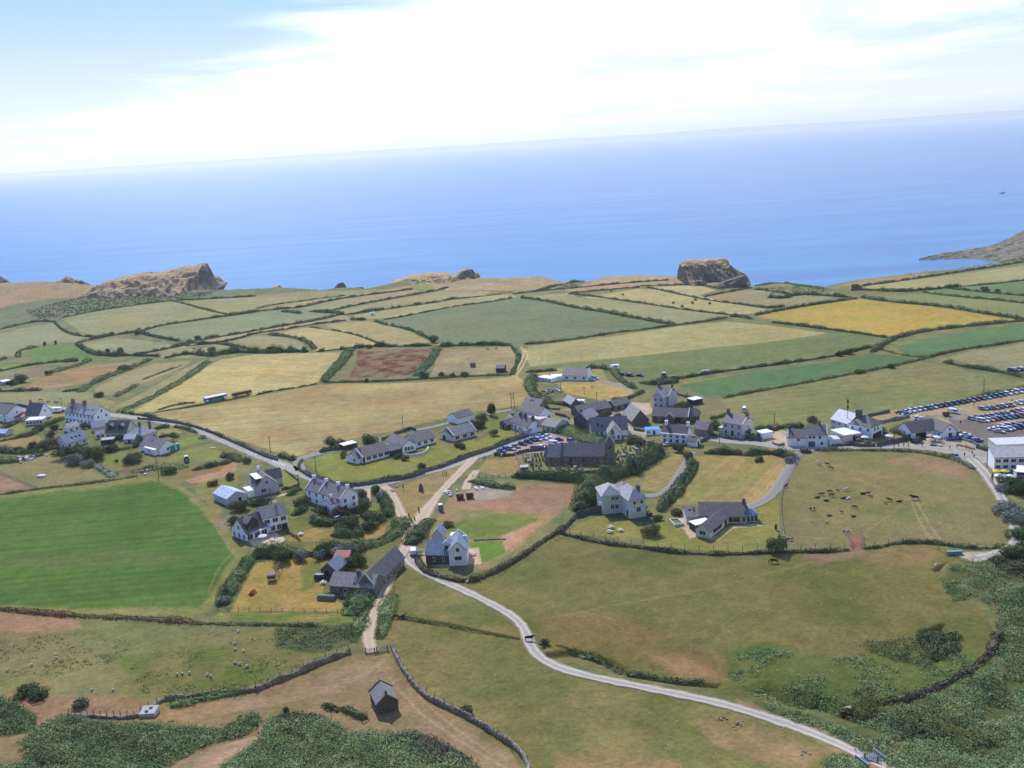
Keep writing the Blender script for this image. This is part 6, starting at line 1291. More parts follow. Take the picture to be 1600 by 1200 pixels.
vh([(1395,673),(1410,678),(1422,682)], 'thick leafy hedge left of the visitor centre', 2.6, 5, 'dark', lump=.8)
vh([(1500,630),(1540,618),(1580,612),(1640,600)], 'scrubby hedge bank behind the back row of parked cars', 2, 4, 'olive', lump=.8); vh([(1400,645),(1440,640),(1480,634)], 'low scrub behind the back row of parked cars, left part', 1.2, 2, 'olive', gap=.2)
vh([(262,696),(275,692)], 'rounded hedge between two small lawns', 2, 4, 'dark'); vh([(240,672),(254,668),(265,667)], 'clipped hedge by the small lawn at the road', 2, 3, 'dark', lump=.4); vh([(272,667),(290,670),(308,677)], 'long clipped hedge between small lawn and road', 1.8, 2.6, 'mid', lump=.4); vh([(250,684),(265,680),(278,684)], 'dark shrub row under the small lawn', 2.4, 3.4, 'dark', lump=.8); vh([(310,686),(322,684)], 'pale dense shrub clump by the bright lawn', 2.6, 4, 'grey')
vh([(172,690),(190,685),(202,682)], 'dark clipped hedge below the beige cottage', 2.2, 3, 'dark', lump=.4); vh([(210,700),(218,692),(224,686)], 'upright clipped hedge left of the grey bungalow', 2.6, 3, 'dark', lump=.4); vh([(150,706),(175,705),(205,700)], 'low dark hedge below the small outbuilding', 1.6, 3, 'dark')
vh([(0,672),(20,664),(28,660)], 'garden hedge at the far left house', 2, 3, 'dark'); vh([(40,684),(55,676),(75,664),(100,655)], 'clipped garden hedge right of the steep brown roof', 2, 3, 'dark', lump=.5); vh([(0,690),(30,684),(60,676)], 'long garden hedge below the steep brown roof', 1.6, 2.6, 'mid')
vh([(0,704),(20,708),(40,708),(60,706)], 'dark bank of bushes at the left photo edge', 2.4, 5, 'dark', lump=.9); vh([(-10,722),(20,722),(45,716),(66,710)], 'grey-green bank of scrub at the left photo edge', 2, 6, 'mid', lump=.9)
vh([(300,735),(335,728),(360,722)], 'dark hedge above the red earth cutting', 1.6, 3, 'dark', lump=.8); vh([(345,715),(358,712),(376,722)], 'dark shrub bank by the road above the cutting', 2, 5, 'dark', lump=.8); vh([(205,738),(230,734),(260,728),(290,732)], 'rough grass bank below the flat white garage', 1.4, 6, 'rush')
vh([(150,728),(165,738),(180,745)], 'grey tangled scrub by the field gate', 1.6, 5, 'grey')
vh([(0,773),(60,764),(120,758),(180,750),(215,744)], 'rough grass bank along the top of the big green field', .8, 2.4, 'olive'); vh([(0,952),(60,958),(120,963),(200,966),(300,972)], 'overgrown grass bank along the bottom of the big green field', .9, 3, 'brown', gap=.2); vh([(300,974),(360,976),(430,977),(500,978)], 'dark low bank below the green strip', .9, 2, 'olive')
vh([(265,1103),(310,1094),(350,1084),(390,1078)], 'low dense bramble bank along the drystone wall', 1.1, 4, 'mid')
vh([(505,1102),(515,1107),(530,1111)], 'short dark gorse row left of the stone hut', 1.6, 2.6, 'dark', lump=.8); vh([(536,1108),(550,1115),(572,1124)], 'short dark gorse row beside the stone hut', 1.6, 2.6, 'dark', lump=.8)
vh([(870,1008),(905,1018),(935,1025),(960,1040),(985,1050),(1020,1057),(1060,1062),(1100,1064)], 'dark brambles along the little stream ditch', .6, 1.6, 'mid', gap=.38); vh([(620,964),(660,972),(720,983),(770,992),(812,998)], 'low dark bank along the old field line left of the gravel road', .55, 1.2, 'olive', gap=.3)
vh([(1560,990),(1550,1020),(1520,1045),(1490,1062),(1460,1076),(1420,1092),(1370,1100)], 'dark overgrown field bank curving through the bracken', 1.2, 2.6, 'purple', lump=.9)
# ------------------------------------------------------------------ trees and single bushes
TG = 'field bushes'
for x, y, h, w_, k, lb in [
 (330,551,4.5,7,'dark','tallest dark bush in the hedge above the hay meadow'), (365,549,4,8,'dark','broad dark bush in the hedge above the hay meadow'), (175,524,3.6,5,'dark','dark bush in the hedge under the upper olive field'), (214,523,4,6,'dark','dark tree at the left end of the jutting hedge clump'),
 (70,540,3.5,3,'dark','left of two small trees on the bright green field'), (87,538,3.5,3,'dark','right of two small trees on the bright green field'), (168,551,3.4,4,'dark','small dark bush by the hedge corner'), (188,551,4.4,5,'dark','flat-topped thorn tree alone in the grey field'),
 (310,531,4,6,'dark','dark bush beside the sunken lane'), (678,535,5.5,8,'dark','tall dark bush at the corner of the red bracken patch'), (700,541,3.5,4,'dark','rounded bush right of the red bracken patch'), (573,597,2.4,3,'dark','lone small bush below the red bracken patch'),
 (577,544,3,5,'dark','dark bush above the red bracken patch'), (665,590,3,7,'purple','purplish bush clump at the foot of the bracken patch'), (690,589,3,5,'purple','second purplish bush by the brown paddock'), (707,589,2.8,4,'dark','dark bush at the lower edge of the brown paddock'), (725,588,2.6,7,'dark','spreading low bush at the lower edge of the brown paddock'),
 (1337,452,5,9,'dark','large round dark tree near the cliff edge field'), (1540,456,4.5,7,'dark','round tree in the narrow green strips'), (1558,457,3,5,'dark','smaller tree in the narrow green strips'), (1325,553,3.6,6,'dark','tall bush in the hedge of the long green field'), (1312,556,3,5,'dark','second bush in the hedge of the long green field'), (1391,575,2.6,5,'dark','small bush on the pale stony bank'), (1345,583,2.2,6,'mid','low bush on the pale stony bank'),
 (35,597,6,9,'dark','tall dark tree beside the white-roofed shed at far left'), (24,601,4,7,'dark','smaller dark tree beside the white-roofed shed at far left'), (77,586,3,6,'dark','dark bush at the left tip of the orange stubble'), (155,620,3,6,'dark','dark round bush below the brown strips'), (195,578,4,8,'mid','green bush crowning the bank by the orange stubble')]:
    shrub(x, y, h, w_, k, lb, 'bush', TG)
VG = 'village trees and shrubs'
for x, y, h, w_, k, lb, tr in [
 (768,649,6.5,6,'dark','tall dark tree standing alone at the top of the bungalow lawn',1.2), (752,655,3,7,'olive','low scrub left of the lone dark tree',0), (748,668,4,8,'dark','dark bush right of the second bungalow',0), (772,680,3,5,'olive','young pale tree on the bungalow lawn',.8), (715,697,2,4,'dark','small dark shrub on the second lawn, left of three',0), (719,699,2,3.4,'dark','small dark shrub on the second lawn, middle of three',0), (724,701,2,3.4,'dark','small dark shrub on the second lawn, right of three',0),
 (537,714,3,4.5,'lime','bright lime bush at the corner of the first bungalow',0), (532,697,4,5,'dark','round dark tree on the drive bend behind the first bungalow',.6), (517,698,5,7,'dark','largest dark tree behind the bungalow drive',.8), (576,692,4,8,'dark','dark shrubs behind the first bungalow roof',0), (622,715,2,5,'dark','dark shrub by the middle bungalow gable',0), (632,719,1.8,4,'dark','second shrub on the lawn boundary',0), (658,731,2.4,4,'dark','rounded bush at the road corner of the lawns',0),
 (545,768,4,5,'dark','round dark bush behind the white cottages by the road',.5), (563,781,4.4,6,'purple','round brownish bush right of the white cottages',0), (570,799,5,5.5,'dark','egg-shaped clipped tree left of the parked dark car',0), (586,772,4,4.4,'dark','clipped round bush at the head of the shrub row',0), (596,782,3.5,4.6,'grey','pale clipped bush in the shrub row',0),
 (480,780,3.4,5,'lime','yellow-green shrub left of the white cottages',0), (470,788,3,6,'olive','pale flowering shrub below the entrance hedge',0), (500,803,3.4,7,'dark','dark shrub in front of the white cottages',0), (535,806,3.6,8,'purple','brownish shrub in front of the white cottages gable',0), (492,812,2.6,4,'grey','white-flowering shrub on the hedge wing',0), (550,822,4,9,'dark','dark bushy tree in the cottage garden',.6), (536,830,3.4,7,'dark','second bushy tree in the cottage garden',0), (578,825,3.4,8,'dark','spreading shrub near the garden swing frame',0),
 (375,797,4,8,'dark','dark bush between shed and large white house',0), (412,789,3.4,6,'dark','round dark bush behind the large white house',0), (396,789,2.6,5,'mid','green shrub behind the large white house',0), (366,818,3,5,'purple','dark shrub on the timber deck',0),
 (470,874,4,6,'grey','silver-leaved shrub in the thicket, left',0), (500,873,3,4,'grey','silver-leaved shrub in the thicket, middle',0), (540,870,4.4,9,'grey','large silver-leaved shrub behind the red-roofed shed',0), (555,885,4,8,'dark','dark tree right of the red-roofed shed',.8), (520,867,5,8,'dark','tall dark tree in the thicket',1), (440,874,4.4,9,'dark','dark tree at the left of the thicket',.8), (560,940,2.6,4,'grey','pale shrub at the corner of the barn conversion',0), (548,953,2.4,4.5,'dark','dark bush at the corner of the swing lawn',0),
 (100,716,5.5,10,'dark','broad dark tree left of the silver shrub bank',.8), (122,706,4,7,'dark','dark tree under the blue-slate cottage',.6), (148,717,6,12,'dark','largest dark tree mass below the blue-slate cottage',1), (130,713,5,9,'mid','green tree mass below the blue-slate cottage',.8), (118,724,4.5,9,'grey','silver-grey shrub mass on the field edge',0), (137,729,3,8,'grey','trailing silver-grey shrub on the field edge',0), (175,705,3.4,7,'dark','dark tree among the clipped hedges',.6), (208,722,4.4,10,'dark','big dark rounded bush on the lawn near the garage',0), (182,722,1.4,2,'dark','tiny dark bush on the lawn',0),
 (70,702,5,9,'dark','tall dark tree row left of the blue-slate cottage',.8), (92,697,4.4,8,'olive','olive tree left of the blue-slate cottage',.7), (80,683,3.4,5,'dark','dark bush in the allotment garden',0), (84,671,3,5,'dark','rounded bush in front of the white terrace',0), (134,669,3.4,4.6,'dark','dark conifer-like bush right of the white terrace',0), (60,673,2.4,7,'mid','green shrubs by the allotment',0), (30,704,2.4,5,'dark','dark bush in the left garden',0), (50,700,3,5,'dark','second dark bush in the left garden',0), (175,664,2,3,'dark','small dark bush behind the beige cottage',0), (265,739,2.6,7,'dark','dark bush by the pole at the corner of the green field',0), (233,733,2,5,'olive','olive scrub below the tractor',0), (335,758,2,5,'dark','shrub at the end of the red earth cutting',0), (360,748,3,5,'dark','dark bush above the chalet house',0), (385,723,2.6,5,'mid','shrub by the roadside above the chalet house',0),
 (945,655,4.4,8,'dark','dark tree in front of the long low barn',.7), (965,655,3,6,'mid','green tree beside the long low barn',.5), (1070,640,4,9,'dark','dark leafy trees right of the grey farmhouse',.6), (1050,640,2.4,5,'mid','green shrub below the grey farmhouse',0), (1086,646,2.6,6,'mid','green shrub right of the long dark barn',0), (1074,661,3,4.4,'lime','pale yellow-green tree in front of the long dark barn',.6), (848,681,3,6,'mid','green bush at the right end of the brown-roofed house',0), (988,692,3.4,9,'dark','dark yew shrubs in front of the school',0), (1000,695,2.6,6,'purple','second dark yew by the churchyard',0), (1060,706,4,5,'dark','dark conical shrub in front of the white-fascia cottage',0), (1077,718,4,5,'dark','rounded dark bush at the end of the villa lane',0), (960,716,3,4,'dark','dark yew at the right foot of the church tower',0), (1018,698,2.8,4,'dark','dark yew on the right side of the churchyard',0), (1030,715,2.4,4,'grey','pale shrub beside the churchyard wall',0),
 (1120,671,3,5,'dark','dark shrub left of the three-bay farmhouse wall',0), (1270,662,4,6,'olive','olive tree behind the roadside house',.6), (1250,669,2.6,4,'dark','dark bush behind the roadside house',0), (1376,676,2.6,5,'mid','green shrub right of the hip-roofed house',0), (1216,863,5,7.5,'dark','bushy tree at the lower corner of the cattle pasture',.8), (1017,835,4,7,'olive','olive tree below the villa corner',.6), (1213,828,2.4,1.2,'dark','slim dark conifer on the bungalow lawn',0), (1218,842,2.2,1.1,'dark','second slim dark conifer on the bungalow lawn',0), (1185,721,2.2,4,'dark','dark round bush at the top of the striped lawn',0), (1235,722,2.6,5,'grey','rounded grey bush at the top of the drive',0), (1072,745,2.6,3.6,'grey','silvery shrub in the dark row between the lawns, upper',0), (1056,768,2.6,3.4,'grey','silvery shrub in the dark row between the lawns, lower',0), (362,925,2.2,4,'grey','silvery shrub in the hedge of the swing lawn, upper',0), (350,942,2.2,4,'grey','silvery shrub in the hedge of the swing lawn, lower',0), (1060,803,2,6,'brown','brown scrub behind the L-shaped bungalow',0), (1030,812,1.8,4,'dark','low shrub at the end of the dark shrub row',0),
 (1580,765,5,9,'dark','dark tree below the hotel terrace, left',.8), (1597,772,5,9,'dark','dark tree below the hotel terrace, right',.8), (1568,768,3.4,7,'grey','grey-green shrub by the hotel steps',0), (1572,800,4,11,'grey','grey-green shrub bank beside the lane, upper',0), (1592,815,4,12,'grey','grey-green shrub bank beside the lane, middle',0), (1598,840,3.6,10,'mid','green shrub bank beside the lane, lower',0), (1588,875,5,10,'dark','dark tree at the end of the lane',.6), (1604,868,5,10,'dark','second dark tree at the end of the lane',.6), (1560,882,3,6,'dark','dark scrub by the gravel turning area',0), (1594,890,3,7,'purple','purplish bush below the dark trees',0),
 (1455,998,3.4,9,'dark','large dark thorn bush under the earth bank',0), (1478,996,3,8,'dark','second thorn bush under the earth bank',0), (1465,1016,3,10,'mid','grey-green thorn mass below the earth bank',0), (1488,1012,2.4,6,'mid','smaller thorn bush below the earth bank',0), (728,1114,1.8,4,'dark','dark gorse bush beside the drystone wall',0), (850,1008,1.8,3,'purple','dark bush where the stream meets the gravel road',0), (1320,1110,2.4,3.4,'brown','pale dead shrub in the bracken gully',0),
 (60,1086,1.8,8,'dark','dark low gorse patch on the bare ground, right',0), (44,1080,1.6,6,'olive','olive gorse patch on the bare ground, left',0), (122,1104,1.6,5,'dark','oval dark gorse bush alone on the bare ground',0), (28,1093,1.4,4,'olive','small gorse bush under the patch',0), (447,1115,1.8,2,'dark','small upright dark bush by the path fork',0), (700,822,2,5,'olive','rough shrub behind the garden house',0), (1005,798,2.4,4,'dark','dark bush at the villa drive',0)]:
    shrub(x, y, h, w_, k, lb, 'tree' if tr else 'bush', VG, trunk=tr, lumps=7)
# ------------------------------------------------------------------ bracken and gorse that nobody could count

for _p in COVERS: cover(*_p[:3], n_per=_p[3]*2.4, h=_p[4]*1.1, name=_p[5], **_p[6])
# ------------------------------------------------------------------ vehicles
PAINT = paint_mat('car_paint'); CLOTH = paint_mat('cloth', .9); M_TYRE = pmat('tyre_rubber', (.02,.02,.02), var=.1); M_GLASS = pmat('car_glass', (.03,.04,.055), rough=.08, var=.05, spec=.7); M_RIM = pmat('wheel_rim', (.4,.4,.42), rough=.4, metallic=.6, var=.05); M_LAMP = pmat('head_lamp', (.7,.7,.68), rough=.2, var=.03)
def car_meshes(kind):
    P = {'hatch': dict(L=4.0, hood=.95, tail=.15, belt=.88, top=1.45, rake=.75, back=.35), 'saloon': dict(L=4.5, hood=1.15, tail=.85, belt=.86, top=1.42, rake=.8, back=.7),
         'estate': dict(L=4.7, hood=1.1, tail=.1, belt=.95, top=1.62, rake=.7, back=.25), 'van': dict(L=4.9, hood=.55, tail=.05, belt=1.15, top=1.95, rake=.55, back=.05)}[kind]
    L = P['L']; x0, x1 = -L/2, L/2; W = .87; b = P['belt']; hd = x1-P['hood']; tl = x0+P['tail']
    m = MB()
    m.hexa([(x0,-W,.28),(x1,-W+.08,.28),(x1,W-.08,.28),(x0,W,.28),(x0+.04,-W,b-.12),(x1-.05,-W+.12,b-.22),(x1-.05,W-.12,b-.22),(x0+.04,W,b-.12)])
    m.hexa([(x0+.04,-W,b-.12),(x1-.05,-W+.12,b-.22),(x1-.05,W-.12,b-.22),(x0+.04,W,b-.12),(tl,-W+.06,b),(hd,-W+.08,b),(hd,W-.08,b),(tl,W-.06,b)])
    r0, r1 = tl+P['back'], hd-P['rake']; z = P['top']; w2 = .66 if kind != 'van' else .76
    m.hexa([(r0,-w2,z-.09),(r1,-w2,z-.09),(r1,w2,z-.09),(r0,w2,z-.09),(r0+.08,-w2+.08,z),(r1-.08,-w2+.08,z),(r1-.08,w2-.08,z),(r0+.08,w2-.08,z)])
    for sx, sz in ((r0, tl), (r1, hd)):
        for sy in (-1, 1): m.tube((sz, sy*(W-.1), b-.02), (sx, sy*(w2-.02), z-.04), .05, .05, 5)
    mid = (tl+hd)/2
    for sy in (-1, 1): m.tube((mid, sy*(W-.09), b-.02), (mid, sy*(w2-.01), z-.04), .05, .05, 5)
    if kind == 'van': m.hexa([(tl+.05,-.8,b-.02),(mid+.3,-.8,b-.02),(mid+.3,.8,b-.02),(tl+.05,.8,b-.02),(tl+.1,-.775,z-.08),(mid+.3,-.775,z-.08),(mid+.3,.775,z-.08),(tl+.1,.775,z-.08)])
    body = m.mesh('body', [PAINT])
    m = MB(); m.hexa([(tl+.03,-W+.1,b-.01),(hd-.03,-W+.1,b-.01),(hd-.03,W-.1,b-.01),(tl+.03,W-.1,b-.01),(r0,-w2+.01,z-.08),(r1,-w2+.01,z-.08),(r1,w2-.01,z-.08),(r0,w2-.01,z-.08)])
    glass = m.mesh('window', [M_GLASS])
    m = MB(); m.tube((0,-.1,0),(0,.1,0),.31,n=10); m.tube((0,-.12,0),(0,.12,0),.17,n=8,mi=1); wheel = m.mesh('wheel', [M_TYRE, M_RIM])
    m = MB(); m.box((x1-.05,0,b-.36),(.1,.34,.16)); lamp = m.mesh('headlight', [M_LAMP])
    return body, glass, wheel, lamp, L
CARS = {k: car_meshes(k) for k in ('hatch', 'saloon', 'estate', 'van')}
PC = {'white': (.72,.73,.74), 'silver': (.46,.48,.51), 'grey': (.20,.21,.23), 'black': (.018,.018,.022), 'navy': (.018,.03,.10), 'blue': (.03,.09,.32), 'red': (.38,.03,.03), 'maroon': (.14,.02,.03), 'green': (.03,.10,.06), 'teal': (.03,.26,.30), 'yellow': (.62,.46,.03), 'pale blue': (.30,.42,.58), 'orange': (.50,.16,.05), 'beige': (.45,.40,.32)}
def car(px, py, ang, colr, kind, label, group=None, cat='car', small=False, xy=None):
    g = G(px, py); body, glass, wheel, lamp, L = CARS[kind]
    o = empty('parked_car' if kind != 'van' else 'parked_van', g, ang)
    c = PC[colr]; j = rnd.uniform(.9, 1.1)
    q = link('body', body, o); q.color = (c[0]*j, c[1]*j, c[2]*j, 1)
    link('window', glass, o)
    for sx in (-1, 1):
        for sy in (-1, 1): link('wheel', wheel, o, (sx*(L/2-.78), sy*.80, .31))
    if not small:
        for sy in (-1, 1): link('headlight', lamp, o, (0, sy*.55, 0))
    return tag(o, label, cat, group)
def heading(p, q):
    a, b = G(*p), G(*q); return math.atan2(b[1]-a[1], b[0]-a[0])
KN = {'hatch': 'hatchback', 'saloon': 'saloon', 'estate': 'estate car', 'van': 'van'}
def car_row(pts, cols, ang, where, group):
    """cars of one row; a label tells each by colour, body and neighbours"""
    kinds = [rnd.choice(['hatch','hatch','saloon','saloon','estate']) for _ in pts]; seen = {}; L = []
    for i, c in enumerate(cols):
        lf = cols[i-1] if i else None; rt = cols[i+1] if i+1 < len(cols) else None
        nb = ('between %s and %s' % (lf, rt)) if lf and rt else ('at its right end' if lf else 'at its left end')
        L.append('%s car %s, %s' % (c, where, nb))
    for i, s in enumerate(L):
        if L.count(s) > 1:
            seen[s] = seen.get(s, 0)+1; o = ['leftmost', 'second from left', 'third from left', 'fourth from left'][seen[s]-1]
            s = s+', '+o
        car(pts[i][0], pts[i][1], ang+rnd.uniform(-.05, .05), cols[i], kinds[i], s, group, small=True)
CG = 'cars in the big car park'
z = lambda l: [(1400+x/8, 580+y/8) for x, y in l]
A = heading((1500,628),(1503,634))
# back row: nose to hedge
pts = [(1407+i*8.35, 646.5-i*1.5) for i in range(24)]
row1 = ['navy','silver','white','white','silver','navy','silver','maroon','maroon','navy','navy','black','navy','grey','maroon','maroon','pale blue','navy','blue','green','white','silver','white','navy']
HR1 = heading((1407,646),(1500,629))
car_row(pts, row1, HR1-R(72), 'in the hedge-side back row', CG)
car_row([(1609+i*8, 610-i*1.6) for i in range(2)], ['white','grey'], HR1-R(72), 'beyond the hedge bend', CG)
car_row(z([(1090,482),(1155,476),(1222,470),(1280,458),(1340,448),(1392,440),(1435,430),(1515,412),(1575,402)])+[(1604,629)], ['silver','blue','orange','green','silver','navy','yellow','white','silver','white'], HR1-R(65), 'in the short gravel row', CG)
car_row(z([(1030,592),(1080,584),(1140,578),(1205,566),(1270,556),(1335,548),(1400,540),(1470,518),(1540,506),(1592,498)]), ['black','grey','navy','silver','blue','green','silver','red','silver','white'], HR1-R(65), 'in the upper double row', CG)
car_row(z([(960,605),(1015,617),(1092,634),(1170,624),(1235,614),(1310,604),(1378,592),(1445,582),(1520,574),(1585,562)]), ['grey','white','white','silver','maroon','navy','teal','green','navy','red'], HR1-R(65), 'in the lower double row', CG)
car_row(z([(1218,742),(1280,728),(1350,706),(1415,694),(1480,684),(1550,672),(1600,664)]), ['white','white','silver','silver','grey','navy','blue'], HR1-R(65), 'in the far asphalt row', CG)
car_row(z([(1290,765),(1370,742),(1430,730),(1495,716),(1555,702)]), ['silver','white','silver','navy','navy'], HR1-R(65), 'in the near asphalt row', CG)
car_row(z([(1520,862),(1590,862)]), ['green','black'], HR1-R(65), 'nearest the hotel roof', CG)
NG = 'cars beside the visitor centre'
for p, c, k, l in [((1499,679),'black','hatch','black hatchback in the shade of the visitor centre gable'), ((1508,681),'white','saloon','white saloon beside the low wall by the visitor centre'), ((1516,685),'blue','saloon','blue saloon beside the low wall by the visitor centre'), ((1526,690),'blue','estate','bright blue estate car at the lower end of the low wall')]:
    car(*p, HR1-R(20), c, k, l, NG)
car(1490, 687, HR1-R(8), 'blue', 'saloon', 'blue saloon parked across the visitor centre gable wall', NG)
car(1490, 645.5, HR1-R(75), 'white', 'van', 'white van alone in the middle of the car park', cat='van'); car(1432, 691, HR1+R(5), 'black', 'van', 'black minibus by the visitor centre terrace', cat='van')
car(1493, 715, heading((1487,712),(1500,720)), 'grey', 'hatch', 'grey car driving along the road below the visitor centre')
car(1434, 655, HR1-R(10), 'white', 'hatch', 'white car behind the visitor centre roof', NG); car(1441, 656.5, HR1-R(10), 'silver', 'hatch', 'silver car behind the visitor centre roof', NG)
car_row([(1582,580),(1587.5,579.3),(1592.5,578.6),(1598,578),(1604,577)], ['navy','silver','navy','white','navy'], HR1-R(70), 'in the far hedged field', CG)
# church car park
HC = heading((785,704),(856,682)); CH = 'cars in the church car park'
zc = lambda l: [(680+x/8, 590+y/8) for x, y in l]
car_row(zc([(830,925),(890,902),(950,900),(1005,872),(1095,840),(1165,815),(1215,790),(1288,785),(1352,770),(1405,748)]), ['blue','navy','silver','grey','navy','navy','black','silver','white','white'], HC-R(85), 'in the church front row', CH)
car_row(zc([(1310,745),(1370,725)]), ['white','silver'], HC-R(85), 'at the church lot end', CH)
car(838, 702, HC-R(60), 'grey', 'estate', 'grey estate car against the churchyard wall', CH); car(847, 700.5, HC-R(60), 'white', 'hatch', 'white hatchback against the churchyard wall', CH); car(866, 695.5, HC-R(75), 'white', 'van', 'white van against the churchyard wall by the chancel', CH, 'van')
car(872, 688.5, HC-R(30), 'black', 'saloon', 'black saloon under the green ivy mound', CH); car(892, 691, HC-R(110), 'navy', 'estate', 'dark blue estate under the green ivy mound', CH); car(875, 697, HC-R(80), 'silver', 'hatch', 'silver hatchback half hidden behind the church roof', CH)
# others
car(573, 784, heading((568,779),(579,788)), 'navy', 'saloon', 'dark blue saloon parked beside the round clipped shrubs'); car(529, 812, heading((524,813),(534,809)), 'grey', 'hatch', 'grey car half hidden among the cottage garden hedges'); car(504, 905, heading((498,905),(512,905)), 'black', 'estate', 'black car beside the stone outhouse')
car(924, 594, heading((918,594),(930,595)), 'white', 'hatch', 'white car nearest the gable of the pink-roofed house'); car(929, 592.5, heading((922,592),(935,593)), 'silver', 'estate', 'silver car beside the white one at the pink-roofed house')
car(1211, 671, heading((1209,673),(1213,668)), 'red', 'hatch', 'bright red car in the yard beside the flat white garage'); car(1043, 696, heading((1036,697),(1050,694)), 'silver', 'saloon', 'silver car in front of the white-fascia cottage'); car(1259, 707, heading((1253,707),(1268,707)), 'maroon', 'hatch', 'dark red car at the field gate by the drive')
car(1163, 642, heading((1163,646),(1164,638)), 'white', 'van', 'white four-wheel-drive van parked on the olive pasture', cat='van'); car(802, 650, heading((798,650),(806,648)), 'navy', 'saloon', 'dark car behind the brown-roofed white house')
for p, c, k, l in [((973,586.5),'navy','saloon','navy car parked in the long green field by the hedge'), ((985,588),'maroon','estate','maroon car parked in the long green field by the hedge'), ((1000,588),'black','saloon','black car parked in the long green field by the hedge')]: car(*p, heading((965,585),(990,588)), c, k, l, 'cars parked in the green field')
def wheel_at(mb, x, y, r, w=.25): mb.tube((x, y-w/2, r), (x, y+w/2, r), r, n=10)
def pickup():
    g = G(646, 865); o = tag(empty('parked_pickup', g, heading((646,872),(645.5,856))), 'white and blue pickup standing at the track junction beside the gate', 'pickup')
    m = MB(); m.hexa([(-2.5,-.95,.45),(2.5,-.9,.45),(2.5,.9,.45),(-2.5,.95,.45),(-2.5,-.95,1.05),(2.4,-.85,1.0),(2.4,.85,1.0),(-2.5,.95,1.05)]); m.box((.3,0,1.78),(1.5,1.5,.12)); q = m.build('body', PAINT, o); q.color = (.72,.73,.74,1)
    m = MB(); m.hexa([(-.6,-.85,1.05),(1.4,-.85,1.05),(1.4,.85,1.05),(-.6,.85,1.05),(-.45,-.74,1.72),(.95,-.74,1.72),(.95,.74,1.72),(-.45,.74,1.72)]); m.build('window', M_GLASS, o)
    m = MB(); m.box((-1.6,0,1.5),(1.7,1.75,.9)); m.build('canopy', pmat('white_canopy', (.75,.75,.75)), o)
    m = MB(); m.box((0,0,.62),(5.04,1.93,.3)); q = m.build('side_stripe', pmat('blue_stripe', (.08,.12,.35)), o)
    for sx in (-1.5, 1.6):
        for sy in (-.85, .85): m = MB(); wheel_at(m, sx, sy, .38); m.build('wheel', M_TYRE, o)
pickup()
def coach():
    a, b = G(320, 630), G(354, 623); c = (a+b)/2; L = np.linalg.norm((b-a)[:2]); o = tag(empty('parked_coach', c, math.atan2(b[1]-a[1], b[0]-a[0])), 'old white and teal coach parked in the hay field', 'coach')
    m = MB(); m.hexa([(-L/2,-1.25,.5),(L/2,-1.25,.5),(L/2,1.25,.5),(-L/2,1.25,.5),(-L/2,-1.25,1.5),(L/2,-1.25,1.5),(L/2,1.25,1.5),(-L/2,1.25,1.5)]); m.build('body', WALLC['teal'], o)
    m = MB(); m.box((0,0,1.95),(L-.1,2.44,.9)); m.build('window', M_GLASS, o)
    m = MB(); m.box((0,0,2.65),(L,2.5,.5), top=.97); m.box((L*.42,0,1.2),(1.6,2.54,1.2)); m.box((-L*.42,0,1.2),(1.2,2.54,1.0)); m.build('roof', WALLC['white'], o)
    for x in (-L*.3, L*.32):
        for y in (-1.1, 1.1): m = MB(); wheel_at(m, x, y, .48, .3); m.build('wheel', M_TYRE, o)
coach()
a, b = G(363, 621), G(393, 615); o = tag(empty('trailer', (a+b)/2, math.atan2(*(b-a)[1::-1])), 'long low brown trailer of stacked bales beside the coach', 'trailer')
L = np.linalg.norm((b-a)[:2]); m = MB(); m.box((0,0,.8),(L,2.2,.25)); m.build('bed', WALLC['brown'], o)
for i in range(8): m = MB(); m.tube((-L/2+L*(i+.5)/8,-1,1.6),(-L/2+L*(i+.5)/8,1,1.6),L/18,n=9); m.build('bale', pmat('old_bale', (110,84,60), var=.3, scale=3), o)
for x in (-L*.3, L*.3): m = MB(); wheel_at(m, x, -.9, .42); wheel_at(m, x, .9, .42); m.build('axle', M_TYRE, o)
def tractor(px, py, ang, c, label):
    o = tag(empty('tractor', G(px, py), ang), label, 'tractor')
    m = MB(); m.box((1.0,0,1.1),(1.9,.8,.7)); m.box((-.2,0,.9),(1.6,.9,.5)); m.build('bonnet', c, o)
    m = MB(); m.box((-.5,0,1.85),(1.3,1.3,1.1), top=.9); m.build('cab_window', M_GLASS, o)
    m = MB(); m.box((-.5,0,2.5),(1.5,1.4,.18)); m.build('cab_roof', WALLC['white'], o)
    for x, y, r in ((-.8,-.85,.8),(-.8,.85,.8),(1.4,-.75,.5),(1.4,.75,.5)): m = MB(); wheel_at(m, x, y, r, .4); m.tube((x,y-.24,r),(x,y+.24,r),r*.5,n=8,mi=1); m.build('wheel', [M_TYRE, WALLC['white']], o)
tractor(1038, 589, 1.1, pmat('tractor_blue', (.05,.16,.42), rough=.4), 'blue and white tractor at the corner of the long green field'); tractor(292, 722, -1.2, pmat('tractor_dark', (.04,.04,.05), rough=.5), 'dark tractor with a pale cab roof on the rough lawn')
def box_van(name, px, py, ang, d, label, cat, body='white'):
    o = tag(empty(name, G(px, py), ang), label, cat); l, w_, h = d
    m = MB(); m.box((0,0,.5+h/2),(l,w_,h), top=.95); m.build('body', WALLC[body], o)
    m = MB(); m.box((0,-w_/2,.5+h*.6),(l*.3,.08,h*.25)); m.build('window', M_GLASS, o)
    for y in (-1, 1): m = MB(); wheel_at(m, 0, y*w_*.46, .32); m.build('wheel', M_TYRE, o)
    m = MB(); m.tube((l/2,0,.45),(l/2+1.1,0,.45),.06); m.build('tow_bar', M_TYRE, o)
